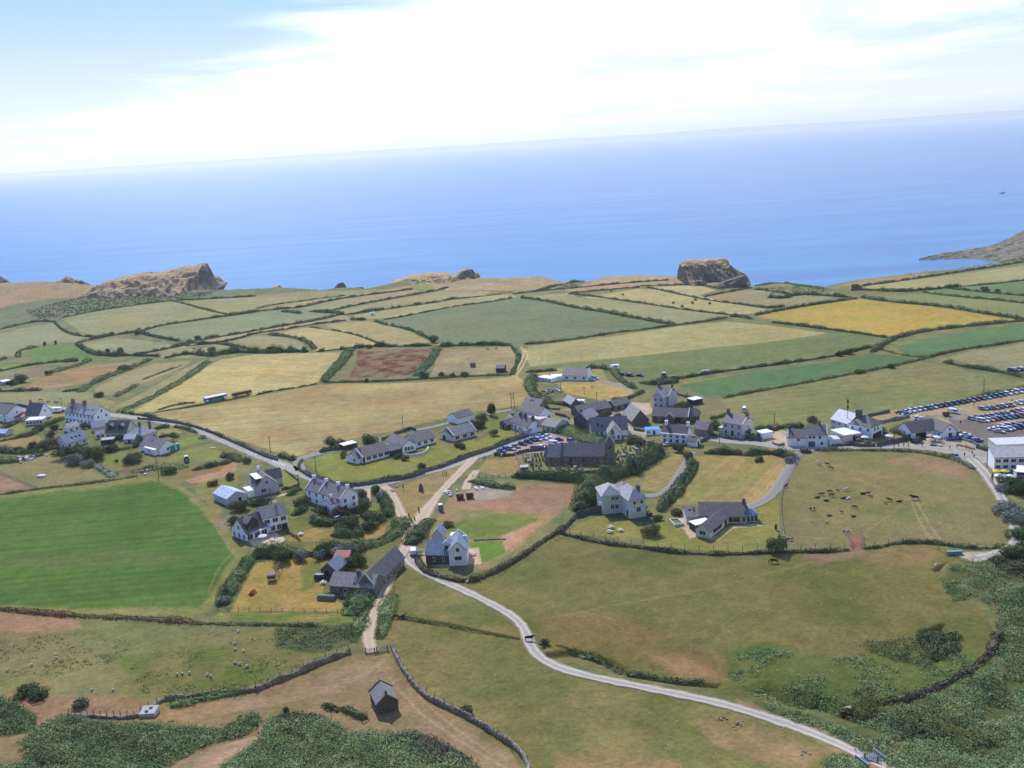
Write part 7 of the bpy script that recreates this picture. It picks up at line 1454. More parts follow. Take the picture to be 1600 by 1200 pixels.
box_van('caravan', 961, 577.5, .2, (4.6,2.1,2.2), 'white caravan at the left corner of the long green field', 'caravan'); box_van('horsebox', 907, 634, -.4, (4.2,2.2,2.3), 'white horsebox beside the small pale-roofed barn', 'horsebox'); box_van('caravan', 582, 492.5, .3, (4.2,2.1,2), 'white caravan alone in the tan strip field', 'caravan'); box_van('caravan', 90, 644, -.1, (5,2.2,2), 'white caravan behind the wall beside the long white terrace', 'caravan')
o = tag(empty('trailer', G(1052,589), .2), 'low flat farm trailer behind the blue tractor', 'trailer'); m = MB(); m.box((0,0,.8),(5,2,.2)); m.build('bed', WALLC['stone'], o); m = MB(); wheel_at(m,0,-.9,.4); wheel_at(m,0,.9,.4); m.build('axle', M_TYRE, o)
o = tag(empty('trailer', G(1102,582), .2), 'small pale trailer beside the dark hedge of the green field', 'trailer'); m = MB(); m.box((0,0,.9),(4,1.8,.6)); m.build('bed', WALLC['grey'], o); m = MB(); wheel_at(m,0,-.8,.35); wheel_at(m,0,.8,.35); m.build('axle', M_TYRE, o)
def skip(px, py, label):
    o = tag(empty('skip', G(px, py), rnd.uniform(-.2,.2)), label, 'skip'); m = MB(); rust = pmat('rusty_steel', (.13,.065,.045), var=.35, scale=3); l, w_ = 2.7, 1.7
    for s in (-1, 1):
        m.hexa([(-l*.36,s*w_/2-.05,0),(l*.36,s*w_/2-.05,0),(l*.36,s*w_/2+.05,0),(-l*.36,s*w_/2+.05,0),(-l/2,s*w_/2-.05,1.5),(l/2,s*w_/2-.05,1.5),(l/2,s*w_/2+.05,1.5),(-l/2,s*w_/2+.05,1.5)])
        m.hexa([(s*l*.36-.04,-w_/2,0),(s*l*.36+.04,-w_/2,0),(s*l*.36+.04,w_/2,0),(s*l*.36-.04,w_/2,0),(s*l/2-.04,-w_/2,1.5),(s*l/2+.04,-w_/2,1.5),(s*l/2+.04,w_/2,1.5),(s*l/2-.04,w_/2,1.5)])
    m.box((0,0,.05),(l*.72,w_,.1)); m.build('skip_body', rust, o)
    m = MB(); [m.box((rnd.uniform(-1,1),rnd.uniform(-.6,.6),.7+.3*i/6),(rnd.uniform(.5,1.2),rnd.uniform(.3,.7),.3), rnd.uniform(0,3)) for i in range(7)]; m.build('rubble', pmat('rubble', (.24,.2,.17), var=.4, scale=4), o)
skip(719, 780, 'left of two rusty skips on the building plot'); skip(734, 778, 'right of two rusty skips on the building plot'); skip(1478, 650, 'dark skip standing on the car park gravel')
o = tag(empty('portable_toilet', G(689,798), .3), 'blue portable toilet with a white roof beside the stony track', 'toilet'); m = MB(); m.box((0,0,1.1),(1.5,1.5,2.2)); m.build('cabin', pmat('blue_plastic', (.10,.16,.26)), o); m = MB(); m.box((0,0,2.3),(1.6,1.6,.25), top=.85); m.build('roof', WALLC['white'], o); m = MB(); m.box((0,-.77,1.0),(.8,.05,1.8)); m.build('door', pmat('blue_door', (.16,.24,.36)), o)
o = tag(empty('shipping_box', G(739,573)), 'small rusty-brown box in the brown paddock', 'box'); m = MB(); m.box((0,0,1.1),(3,2.4,2.2)); m.build('box_body', pmat('rusty_steel', (.13,.065,.045)), o); m = MB(); m.box((0,-1.22,1),(2.2,.06,1.7)); m.build('door', WALLC['brown'], o)
# ------------------------------------------------------------------ bodies grown on skeletons
def skin(name, V, E, rad, mats, sub=1, mi=None, root=0):
    me = bpy.data.meshes.new(name); me.from_pydata(V, E, []); o = bpy.data.objects.new(name, me); COL.objects.link(o)
    s = o.modifiers.new('s', 'SKIN'); s.use_smooth_shade = True
    for i, r in enumerate(rad):
        q = me.skin_vertices[0].data[i]; q.radius = (r, r) if isinstance(r, (int, float)) else r; q.use_root = (i == root)
    u = o.modifiers.new('u', 'SUBSURF'); u.levels = sub; u.render_levels = sub
    dg = bpy.context.evaluated_depsgraph_get(); r = bpy.data.meshes.new_from_object(o.evaluated_get(dg)); r.name = name
    bpy.data.objects.remove(o); r.materials.clear()
    for mt in mats: r.materials.append(mt)
    if mi: r.polygons.foreach_set('material_index', [mi(p.center) for p in r.polygons])
    return r
M_SKIN = pmat('skin', (.50,.31,.22), var=.05); M_HAIR = pmat('hair', (.05,.035,.025), var=.2); M_TROU = pmat('dark_trousers', (.05,.055,.075), var=.15)
def person_mesh(pose):
    st = .26 if pose == 'walk' else .05
    V = [(0,0,.95),(0,0,1.15),(0,0,1.38),(0,0,1.50),(0.02,0,1.60),(.03,0,1.72),
         (0,.10,.90),(st,.11,.50),(st*.9-.1,.11,.08),(st*.9+.08,.11,.04),(0,-.10,.90),(-st,-.11,.52),(-st*1.5,-.11,.10),(-st*1.5+.16,-.11,.04),
         (0,.19,1.40),(-st*.5,.25,1.14),(-st*.2+.06,.27,.90),(-st*.1+.09,.27,.80),(0,-.19,1.40),(st*.5,-.25,1.14),(st+.06,-.27,.92),(st+.1,-.27,.82)]
    E = [(0,1),(1,2),(2,3),(3,4),(4,5),(0,6),(6,7),(7,8),(8,9),(0,10),(10,11),(11,12),(12,13),(2,14),(14,15),(15,16),(16,17),(2,18),(18,19),(19,20),(20,21)]
    rad = [.15,.14,.16,.06,.085,.09,.10,.07,.05,.045,.10,.07,.05,.045,.065,.05,.038,.035,.065,.05,.038,.035]
    def mi(c):
        if c.z > 1.46: return 0
        if c.z < .93 and abs(c.y) < .2: return 2
        if abs(c.y) > .2 and c.z < 1.12: return 0
        return 1
    return skin('body', V, E, rad, [M_SKIN, CLOTH, M_TROU], 1, mi)
PM = {'walk': person_mesh('walk'), 'stand': person_mesh('stand')}
m = MB(); m.lathe((.02,0,1.62),[(.085,0),(.105,.06),(.095,.14),(.04,.19)],8); HAIRM = m.mesh('hair', [M_HAIR], True)
def person(px, py, ang, shirt, label, pose='walk', group='people out walking'):
    o = empty('person', G(px, py), ang); b = link('body', PM[pose], o); b.color = tuple(shirt)+(1,); link('hair', HAIRM, o); return tag(o, label, 'person', group)
SH = {'white': (.7,.7,.7), 'red': (.4,.04,.04), 'blue': (.06,.12,.4), 'black': (.02,.02,.025), 'navy': (.02,.03,.09), 'green': (.05,.15,.07), 'grey': (.22,.22,.23), 'pink': (.55,.22,.25), 'khaki': (.25,.22,.13)}
for x, y, s, l, p in [(758,718,'navy','taller of two walkers in dark clothes where the track meets the road','walk'),(755,719,'grey','shorter walker in grey where the track meets the road','walk'),(648,826,'red','walker in red going down the track toward the junction','walk'),(651,827,'black','walker in black going down the track toward the junction','walk'),(642,837,'black','walker in black nearest the track junction','walk'),(403,1141,'black','walker in black on the path through the bracken','walk'),
 (1519,711,'navy','walker in navy crossing the forecourt','walk'),(1522,716,'grey','walker in grey at the end of the forecourt','walk'),(1507,714,'black','small figure in black on the road below the forecourt','walk'),(1495,701,'blue','person in blue by the brick-coloured bank','stand'),(1510,702,'navy','person in navy by the brick-coloured bank','stand'),(1484,702,'black','walker in black on the road before the visitor centre','walk'),(1580,704,'black','person in black on the hotel roof terrace','stand'),(1597,704,'blue','person in blue on the hotel roof terrace','stand'),
 (1404,699,'navy','leftmost of four walkers on the road by the stone wall','walk'),(1412,699,'black','second of four walkers on the road by the stone wall','walk'),(1419,700,'grey','third of four walkers on the road by the stone wall','walk'),(1441,699,'black','walker in black in front of the black minibus','walk'),(1461,692,'pink','person in pink among the terrace parasols','stand'),(1471,691,'black','person in black at the visitor centre corner','stand'),(1466,693,'white','person in white among the terrace parasols','stand'),
 (1521,634,'red','person in red walking between the car rows','walk'),(1581,629,'black','person in black between the yellow car and the white car','walk'),(1529,640,'red','person in red at the end of the short car row','stand'),(1501,663,'black','person in black on the tan verge of the car park','stand'),(1533,641,'black','person in black at the end of the short car row','stand'),(1333,697,'navy','person at the gateway of the workshop','stand'),(925,607,'black','lone figure on the tan lawn below the pink-roofed house','stand'),(1260,704,'white','person in white by the field gate','stand')]:
    person(x, y, rnd.uniform(0, 6.28), SH[s], l, p)
for x, y, s, l in [(692,743,'white','left of three picnickers on the triangle green'),(695,742,'navy','middle of three picnickers on the triangle green'),(698,743,'red','right of three picnickers on the triangle green')]: person(x, y, rnd.uniform(0,6), SH[s], l, 'stand', 'picnickers on the triangle green')
M_HIDE = paint_mat('hide', .85)
def belted(c): return 1 if -.35 < c.x < .35 else 0
def cow_mesh(pose, sc=1.0, band=False):
    graze = pose == 'graze'; lie = pose == 'lie'; dz = -.62 if lie else 0
    hd = [(.95,0,1.22),(1.25,0,.8),(1.42,0,.35),(1.55,0,.14)] if graze else [(.95,0,1.28),(1.22,0,1.46),(1.42,0,1.50),(1.68,0,1.36)]
    V = [(-.95,0,1.12),(-.45,0,1.06),(.1,0,1.02),(.62,0,1.08)]+hd
    E = [(0,1),(1,2),(2,3),(3,4),(4,5),(5,6),(6,7)]; rad = [.30,.36,.40,.36,.24,.16,.15,.10]
    def leg(a, pts, rr):
        p = a
        for q, r in zip(pts, rr): V.append(q); rad.append(r); E.append((p, len(V)-1)); p = len(V)-1
    for s in (-1, 1):
        if lie:
            leg(3, [(.72,s*.26,.85),(.95,s*.34,.72)], [.12,.07]); leg(0, [(-.8,s*.32,.85),(-.45,s*.42,.74)], [.14,.08])
        else:
            leg(3, [(.66,s*.2,.78),(.68,s*.21,.42),(.66,s*.21,.06)], [.13,.07,.065]); leg(0, [(-.86,s*.2,.80),(-1.02,s*.21,.46),(-.93,s*.21,.06)], [.16,.075,.065])
        leg(5, [(V[5][0]-.02,s*.22,V[5][2]+.06)], [.04])
    leg(0, [(-1.24,0,1.0),(-1.28,0,.55)], [.045,.05])
    V = [(x*sc, y*sc, (z_+dz)*sc) for x, y, z_ in V]; rad = [r*sc for r in rad]
    return skin('body', V, E, rad, [M_HIDE, WALLC['cream']], 1, (lambda c: 1 if -.3*sc < c.x < .35*sc else 0) if band else None)
COWM = {'stand': cow_mesh('stand'), 'graze': cow_mesh('graze'), 'lie': cow_mesh('lie'), 'calf': cow_mesh('stand', .62), 'belt': cow_mesh('graze', 1, True)}
HID = {'black': (.014,.013,.013), 'brown': (.11,.045,.02), 'white': (.66,.62,.55), 'grey': (.12,.12,.13), 'red': (.20,.07,.03)}
m = MB(); [m.tube((.0,s*.10,0),(.06,s*.26,.14),.035,.012,5) for s in (-1,1)]; HORN = m.mesh('horns', [pmat('horn', (.5,.45,.35))])
def cow(px, py, pose, c, label, group='cattle in the big pasture', sc=.74):
    o = empty('cow', G(px, py), rnd.choice([0, math.pi])+rnd.uniform(-.6, .6)); o.scale = (sc,)*3; b = link('body', COWM[pose], o); b.color = HID[c]+(1,)
    if pose == 'stand': link('horns', HORN, o, (1.42,0,1.60))
    return tag(o, label, 'cow' if pose != 'calf' else 'calf', group)
c_ = lambda x, y: (1200+x/4, 560+y/4+1)
for x, y, p, c, l in [(318,652,'graze','white','white cow highest up the pasture near the gate track'),(325,672,'calf','brown','brown calf at the feet of the highest white cow'),(370,664,'stand','black','black cow standing right of the highest white cow'),(392,688,'graze','brown','brown cow grazing just below the upper black one'),
 (308,868,'lie','black','black cow lying at the left end of the middle herd'),(335,852,'stand','black','black cow standing beside the leftmost lying one'),(363,888,'lie','black','black cow lying low at the left of the middle herd'),(385,836,'graze','black','black cow grazing at the top left of the middle herd'),(398,860,'stand','brown','brown cow standing in the left group of the middle herd'),(435,825,'calf','black','small black calf above the middle herd'),(482,824,'stand','white','white cow standing in the top of the middle herd'),(470,873,'lie','black','black cow lying under the standing white one'),(500,876,'lie','white','pale cow lying beside the black one under the standing white one'),
 (593,844,'lie','black','black cow lying left in the pair right of the middle herd'),(622,848,'stand','black','black cow standing in the pair right of the middle herd'),(643,865,'calf','brown','brown calf right of the middle pair'),(760,888,'stand','black','black cow standing left of the big lone bull'),(737,907,'calf','black','small calf left of the lone right-hand cows'),(818,893,'lie','black','black cow lying between the right-hand cow and the bull'),(540,933,'graze','black','black cow grazing alone below the middle herd'),
 (278,944,'belt','black','black cow with a white belt at the left below the herd'),(384,981,'lie','grey','dark grey cow lying low in the left half of the pasture'),(535,986,'lie','red','reddish cow lying in the lower pasture'),(461,961,'calf','black','tiny black calf in the middle of the lower pasture'),(370,1031,'calf','brown','brown calf lowest at the left of the pasture'),(487,1090,'belt','black','white-belted cow at the gate in the bottom wall'),(138,1134,'belt','black','white-belted cow beside the corner tree'),(112,802,'stand','black','black cow against the drive fence')]:
    cow(*c_(x, y), p, c, l)
cow(1429, 781, 'stand', 'black', 'big black bull standing alone at the right of the pasture', sc=1.1)
cow(1209, 880, 'graze', 'black', 'black cow grazing on the open slope below the corner tree', 'cattle on the open slope', 1.0); cow(827, 1001, 'stand', 'black', 'black cow standing on the gravel road', 'cattle on the open slope', 1.0); cow(619, 966, 'graze', 'black', 'left of two black cows by the old field line', 'cattle on the open slope'); cow(629, 966, 'stand', 'black', 'right of two black cows by the old field line', 'cattle on the open slope')
FC = 'distant grazing cattle'
for x, y, c, l in [(76,629,'brown','left of four distant cows in the field behind the terrace'),(86,630,'black','second of four distant cows in the field behind the terrace'),(90,630,'black','third of four distant cows in the field behind the terrace'),(64,626,'brown','smallest of four distant cows behind the terrace'),(326,548,'white','pale cow in the strip above the hay meadow'),(303,546,'black','dark cow in the strip above the hay meadow'),(762,547,'black','dark cow in the upper brown paddock'),(775,546,'black','second dark cow in the upper brown paddock')]: cow(x, y, 'graze', c, l, FC)
def sheep_mesh():
    V = [(-.42,0,.62),(0,0,.62),(.38,0,.64),(.56,0,.74),(.76,0,.70)]; E = [(0,1),(1,2),(2,3),(3,4)]; rad = [.24,.29,.25,.13,.08]
    for s in (-1, 1):
        for x, p in ((.36,2),(-.4,0)):
            V.append((x,s*.13,.36)); rad.append(.06); E.append((p,len(V)-1)); V.append((x,s*.13,.03)); rad.append(.04); E.append((len(V)-2,len(V)-1))
    return skin('body', V, E, rad, [pmat('fleece', (.62,.58,.50), var=.12, scale=6), pmat('sheep_face', (.10,.09,.08))], 1, lambda c: 1 if c.x > .62 or c.z < .3 else 0)
SM = sheep_mesh(); m = MB(); [m.box((.62,s*.1,.80),(.05,.12,.05)) for s in (-1,1)]; EAR = m.mesh('ears', [MATS['sheep_face']])
SG = 'sheep in the rough pasture'
for x, y, l in [(11,1049,'sheep nearest the left photo edge'),(49,1041,'left of two sheep side by side near the left edge'),(72,1040,'right of two sheep side by side near the left edge'),(88,1024,'upper of a pair of sheep at the left of the pasture'),(89,1029,'lower of a pair of sheep at the left of the pasture'),(144,1079,'left of two sheep above the bare ground'),(177,1079,'right of two sheep above the bare ground'),(366,1007,'uppermost sheep at the right of the pasture'),(368,1016,'sheep below the uppermost right-hand one'),(381,1019,'sheep at the edge of the rank weeds'),(277,1055,'leftmost of three sheep grazing in a row'),(285,1054,'middle of three sheep grazing in a row'),(296,1053,'rightmost of three sheep grazing in a row'),(323,1056,'left of two sheep standing close together'),(329,1058,'right of two sheep standing close together'),(367,1037,'left of three sheep by the green rushes'),(374,1039,'middle of three sheep by the green rushes'),(385,1043,'right of three sheep by the green rushes'),(372,988,'sheep alone near the upper bank')]:
    o = empty('sheep', G(x, y), rnd.uniform(0, 6.28)); o.scale = (.85,)*3; link('body', SM, o); link('ears', EAR, o); tag(o, l+' of the rough pasture' if 'pasture' not in l else l, 'sheep', SG)
for x, y, l in [(1462,885,'lone pale sheep on the slope by the earth bank'),(730,911,'lone black and white sheep below the curving hedge bank')]:
    o = empty('sheep', G(x, y), 1); link('body', SM, o); link('ears', EAR, o); tag(o, l, 'sheep')
# hay bales
m = MB(); m.tube((0,-.65,.72),(0,.65,.72),.75,n=14); BALE = m.mesh('hay_bale', [pmat('hay', (150,124,84), var=.25, scale=4)])
for (x, y), l in zip([(955,455.5),(973,461.5),(1052,474.5),(1066,480),(1082,474.5),(1087,469.5),(1109,475.5)], ['uppermost round bale in the bale field','second round bale from the top of the bale field','leftmost round bale of the lower group','lowest round bale of the lower group','round bale in the middle of the lower group','topmost round bale of the lower group','rightmost round bale of the lower group']):
    g = G(x, y); o = link('hay_bale', BALE, None, g); o.rotation_euler[2] = rnd.uniform(0, 3); o.scale = (1.25,)*3; tag(o, l, 'hay bale', 'round bales in the cut field')
# ------------------------------------------------------------------ poles
M_POLE = pmat('creosoted_pole', (.13,.095,.075), var=.2)
def pole(px, py, h, label, arm=True, r=.15):
    o = tag(empty('utility_pole', G(px, py)), label, 'pole', 'utility poles'); m = MB(); m.tube((0,0,-.5),(0,0,h),r,r*.75,8); m.build('shaft', M_POLE, o)
    if arm: m = MB(); m.box((0,0,h-.5),(1.4,.12,.12), .5); [m.lathe((x*math.cos(.5),x*math.sin(.5),h-.44),[(.05,0),(.05,.15)],6) for x in (-.6,0,.6)]; m.build('crossarm', M_POLE, o)
for x, y, h, l in [(423,707,7,'pole by the hedge on the far side of the main road'),(494,737,6.2,'pole on the first bungalow lawn by the road hedge'),(630,671,6,'pole behind the bungalows at the hay field edge'),(248,746,9,'tall pole at the top corner of the big green field'),(97,638,5.6,'pole behind the long white terrace'),(209,646,4.5,'pole at the hay meadow gate'),(806,685,6,'pole in the lawn corner by the church car park'),(876,613,5.4,'pole left on the tan lawn of the pink-roofed house'),(933,632,6,'pole at the foot of the tan lawn'),(913,617,4.2,'thin pole in the middle of the tan lawn'),(1074,631,5.4,'pole right of the grey farmhouse'),(1210,670,6.6,'pole in the olive pasture behind the white garage'),(1124,694,4.4,'pole on the road opposite the three-bay farmhouse'),(1397,702,7.2,'pole on the roadside at the top of the cattle pasture'),(1537,612,6,'pole on the hedge bank behind the car park'),(1542,732,8,'tall pole left of the hotel'),(467,761,5,'pole at the corner below the roadside lawn'),(424,786,5.6,'pole beside the garden path behind the large white house')]: pole(x, y, h, l)
o = tag(empty('transformer_pole', G(801.5,638)), 'twin-legged wooden transformer pole at the hay field edge', 'pole', 'utility poles')
for s in (-1, 1): m = MB(); m.tube((s*.75,0,-.5),(s*.62,0,7.6),.15,.12,8); m.build('leg', M_POLE, o)
m = MB(); m.box((0,0,6.9),(2.4,.15,.15)); m.box((0,0,5.4),(1.8,.12,.12)); m.build('crossarm', M_POLE, o); m = MB(); m.lathe((0,-.2,4.6),[(.3,0),(.32,.7),(.2,.8)],8); m.build('transformer', WALLC['grey'], o)
o = tag(empty('mast', G(1324,676)), 'thin dark mast with two box aerials behind the big hip-roofed house', 'mast'); m = MB(); m.tube((0,0,0),(0,0,14.5),.1,.08,6); m.build('shaft', M_TYRE, o)
for zz in (10.6, 12.8): m = MB(); m.box((0,0,zz),(.55,.4,1.3)); m.build('aerial', M_TYRE, o)
# ------------------------------------------------------------------ stone walls
def stone_wall(pts, h, w_, label, mt='stone', name='stone_wall', it=2, cap=0.0, group=None):
    P = densify(gline(pts, it), .8); n = len(P); t = np.gradient(P, axis=0); t /= np.maximum(np.linalg.norm(t, axis=1, keepdims=True), 1e-6); nn = np.stack([-t[:,1], t[:,0]], -1)
    s = np.array([-1,-.9,-.35,.35,.9,1.]); zf = np.array([-.4,.75,1,1,.75,-.4]); V = np.empty((n,6,3)); q = np.arange(n)
    jag = (vnoise(q*.9, q*0., len(label))-.5)*.34*h+(vnoise(q*.16, q*0., 7)-.5)*.4*h if cap == 0 else q*0
    for j in range(6):
        V[:,j,:2] = P+nn*(s[j]*w_/2); V[:,j,2] = hz(V[:,j,0],V[:,j,1])+zf[j]*(h+jag)
    if cap == 0: V += rng.normal(size=V.shape)*.07
    idx = np.arange(n*6).reshape(n,6); Q = np.stack([idx[:-1,1:],idx[:-1,:-1],idx[1:,:-1],idx[1:,1:]],-1).reshape(-1,4)
    ends = [list(idx[0,[0,1,4,5]]), list(idx[-1,[0,1,4,5]])]
    return tag(link(name, np_mesh(name, V.reshape(-1,3), np.concatenate([Q,np.array(ends)]), [WALLC.get(mt) or mt])), label, 'wall', group or 'stone walls')
DRY = pmat('pale_drystone', (150,140,126), var=.35, scale=1.6, bump=.4, bscale=2.5, col2=(128,118,106))
stone_wall([(400,1080),(430,1066),(455,1058),(480,1046),(505,1035),(530,1026),(548,1020)], 1.25, .75, 'drystone wall climbing from the rushes to the cattle gate', DRY)
stone_wall([(232,1112),(245,1100),(262,1092),(300,1089),(345,1085),(378,1082),(402,1079)], .9, .8, 'low drystone wall behind the concrete tank', DRY); stone_wall([(105,1118),(130,1120),(165,1121),(200,1122),(225,1118)], .6, .9, 'tumbled low wall on the bare ground left of the tank', DRY)
stone_wall([(612,1012),(620,1030),(632,1052),(648,1074),(668,1092),(690,1103),(715,1114),(745,1130),(780,1152),(808,1172),(823,1190),(828,1215)], 1.25, .8, 'long pale drystone wall running down right of the stone hut', DRY)
stone_wall([(215,655),(250,660),(280,667),(310,675),(340,686),(370,701),(400,714),(440,730)][:1]+[(262,659),(300,666),(335,678),(372,695),(412,713),(434,720)], 1.1, .6, 'dark roadside wall along the foot of the wide hay field', 'dark')
stone_wall([(472,738),(488,748),(515,757),(548,761),(585,756),(640,748),(664,739)], 1.2, .6, 'dark roadside wall below the first bungalow lawn', 'dark'); stone_wall([(664,738),(690,731),(725,717),(765,704),(800,690),(826,682)], 1.1, .6, 'dark roadside wall below the second bungalow lawn', 'dark')
stone_wall([(772,712),(778,711),(782,714)], 1.6, .6, 'dark wall stub at the church car park entrance', 'dark'); stone_wall([(784,713),(800,712),(822,706),(850,703)], 1.2, .5, 'churchyard wall below the parked cars', 'dark', it=0); stone_wall([(806,712),(810,722),(814,736),(830,740),(900,739),(960,739),(985,735)], 1.0, .5, 'churchyard boundary wall on its lower side', 'stone', it=0); stone_wall([(985,737),(1000,724),(1020,708),(1034,695)], 1.1, .5, 'pale churchyard wall slanting right of the church', DRY, it=0)
stone_wall([(901,808),(921,803),(941,801)], 2.2, .5, 'tall dark garden wall left of the villa', 'dark', it=0); stone_wall([(1010,806),(1020,806),(1022,812)], 1.4, .5, 'short garden wall right of the villa', 'dark', it=0)
stone_wall([(1085,694),(1105,680),(1130,684),(1135,688)][:1]+[(1103,688),(1110,681)], 1.5, .5, 'garden wall right of the white-fascia cottage', 'dark', it=0); stone_wall([(1108,680),(1131,685),(1160,689),(1170,680)], 1.4, .5, 'front garden wall of the three-bay farmhouse', 'stone', it=0); stone_wall([(1163,684),(1182,688),(1190,689)], 1.4, .5, 'dark wall left of the flat white garage', 'dark', it=0); stone_wall([(1207,693),(1215,697),(1226,696)], 1.0, .5, 'curved low wall in the yard beside the roadside house', 'stone')
stone_wall([(1300,698),(1330,696),(1342,698),(1368,698)], 1.3, .5, 'roadside wall below the workshop and hip-roofed house', 'dark', it=0); stone_wall([(1370,698),(1388,694),(1410,689),(1424,684)], 1.8, .6, 'tall dark roadside wall left of the visitor centre', 'dark')
stone_wall([(1493,683),(1510,689),(1530,697),(1546,702)], .9, .5, 'low wall between the visitor centre cars and the road', 'stone', it=0); stone_wall([(1526,700),(1538,704),(1546,705)], 1.6, .7, 'dark stone wall block at the forecourt end', 'dark', it=0); stone_wall([(1483,712),(1500,722),(1516,732),(1523,735)], 1.0, .5, 'dark wall along the pasture beside the road car', 'dark', it=0)
stone_wall([(1355,651),(1380,646),(1390,644)], 1.2, .6, 'dark wall behind the hip-roofed house', 'dark', it=0); stone_wall([(1372,662),(1400,656),(1420,652)], 1.2, 1.2, 'broad pale wall behind the visitor centre hedge', 'stone', it=0)
stone_wall([(597,688),(615,680),(640,671),(650,673)], 1.2, .5, 'dark wall behind the first bungalow along the back drive', 'dark', it=0); stone_wall([(440,766),(455,763),(468,758)], 1.0, .5, 'wall below the roadside lawn by the chalet house', 'dark', it=0); stone_wall([(445,735),(455,743),(467,752)], .8, .4, 'low wall edging the roadside lawn', 'dark', it=0)
stone_wall([(605,884),(600,900),(594,915),(586,933)], 1.1, .6, 'lichened wall between the barn conversion and the stony track', 'stone', it=0); stone_wall([(868,648),(885,652),(890,656)], 1.3, .5, 'curved yard wall beside the tall stone house', 'dark'); stone_wall([(990,672),(1000,674),(1008,675)], 1.2, .5, 'dark wall in front of the blue-roofed shed', 'dark', it=0); stone_wall([(0,631),(30,634),(60,640),(102,644)], 1.2, .6, 'long dark wall along the field behind the far left houses', 'dark'); stone_wall([(830,626),(845,632),(860,640),(875,640)], .8, .5, 'broken stone wall in the weedy yard behind the hall', 'stone'); stone_wall([(740,845),(770,843),(790,843)], .4, .5, 'low rubble wall behind the bright green lawn', DRY); stone_wall([(1553,868),(1550,740),(1548,752),(1556,764)][1:], 1.0, .4, 'low wall at the hotel garden edge', 'stone', it=0)
# loose ruins
def rubble(px, py, n, sp, sz, label, mt, name='rubble_heap', cat='rubble'):
    g = G(px, py); o = tag(empty(name, g), label, cat)
    for i in range(n):
        x, y = rnd.gauss(0, sp), rnd.gauss(0, sp*.8); s = sz*rnd.uniform(.5, 1.4); zz = float(hz(np.array(g[0]+x), np.array(g[1]+y)))-g[2]
        m = MB(); m.box((x,y,zz+s*.25+max(0,(1-abs(x)/sp))*sz*.4),(s,s*rnd.uniform(.5,1.1),s*(rnd.uniform(.2,.4) if name == 'boulder' else rnd.uniform(.4,.9))), rnd.uniform(0,3), 0, top=rnd.uniform(.6,.95)); m.build('stone' if 'rubble' in name or 'boulder' in name else 'piece', rnd.choice(mt), o)
    return o
STN = [WALLC['stone'], DRY, WALLC['grey']]
rubble(862,613,26,3.0,1.1,'heap of grey stones and scrap in the weedy yard',STN); rubble(35,719,22,3.0,1.3,'heap of pale timber and scrap on the left field',[WALLC['pink'],WALLC['brown'],WALLC['cream']],'scrap_heap','scrap'); rubble(745,764,9,1.3,.8,'white builders bags on the plot',[WALLC['white']],'builders_bag','bags'); rubble(702,772,14,1.6,.8,'pale blue sheets and timber beside the skips',[WALLC['white'],ROOFC['tin'],WALLC['cream']],'sheet_stack','materials'); rubble(1418,645,18,2.4,1.2,'tangle of pale grey boats and tarpaulins by the wall',[ROOFC['tin'],WALLC['grey'],WALLC['white']],'tarpaulin_heap','scrap'); rubble(225,737,16,2.6,.8,'reddish rubble spread under the flat white garage',[WALLC['brick'],WALLC['pink'],WALLC['brown']])
rubble(110,672,20,4.5,1.0,'clutter of small garden sheds and frames before the terrace',[WALLC['white'],WALLC['blue'],WALLC['brick'],WALLC['grey']],'garden_clutter','clutter'); rubble(1128,1123,6,.8,.55,'pair of pale limestone boulders on the open slope',[DRY],'boulder','rocks'); rubble(1157,1134,6,.9,.5,'pale quarried stones above the gravel road',[DRY],'boulder','rocks'); rubble(1258,1173,7,1.1,.4,'scatter of pale stones left of the gravel road',[DRY],'boulder','rocks'); rubble(612,768,9,2.6,.7,'row of small boulders at the edge of the triangle green',[WALLC['beige']],'boulder','rocks'); rubble(1320,1106,9,.8,.9,'pale rock outcrop in the bracken gully',[WALLC['beige']],'boulder','rocks')
m = MB()
for i in range(420):
    px, py = rnd.choice([(rnd.uniform(660,1500), rnd.uniform(880,1080)), (rnd.uniform(640,1300), rnd.uniform(1040,1200)), (rnd.uniform(1240,1480), rnd.uniform(790,850))]); g = G(px, py); s = rnd.uniform(.12,.34); m.box((g[0],g[1],g[2]+s*.2),(s,s*.8,s*.6), rnd.uniform(0,3), top=.6)
tag(m.build('stones', pmat('white_limestone', (.55,.52,.47), var=.15)), 'pale stones and droppings scattered over the grazed slopes', 'stones', kind='stuff')
# ------------------------------------------------------------------ fences and gates
M_POST = pmat('weathered_post', (.17,.145,.125), var=.25); M_RAIL = pmat('grey_rail', (.34,.31,.28), var=.2)
def fence(pts, label, step=3.0, h=1.1, rails=2, it=1, mt=None, r=.07, name='fence', cat='fence', post=None):
    P = densify(gline(pts, it), .25); q = np.cumsum(np.r_[0, np.linalg.norm(np.diff(P, axis=0), axis=1)]); n = int(min(95, max(2, q[-1]/step))); S = np.linspace(0, q[-1], n+1)
    X, Y = np.interp(S, q, P[:,0]), np.interp(S, q, P[:,1]); Z = hz(X, Y); g = np.array([X[0], Y[0], Z[0]]); o = tag(empty(name, g), label, cat)
    for x, y, z_ in zip(X, Y, Z): m = MB(); m.box((x-g[0],y-g[1],z_-g[2]+h/2-.15),(r*2,r*2,h+.3)); m.build('post', post or M_POST, o)
    m = MB()
    for k in range(rails):
        f = h*(.95-.42*k)
        for i in range(n): m.tube((X[i]-g[0],Y[i]-g[1],Z[i]-g[2]+f),(X[i+1]-g[0],Y[i+1]-g[1],Z[i+1]-g[2]+f), .045 if mt else .018, n=4)
    m.build('rail' if mt else 'wire', mt or M_POST, o); return o
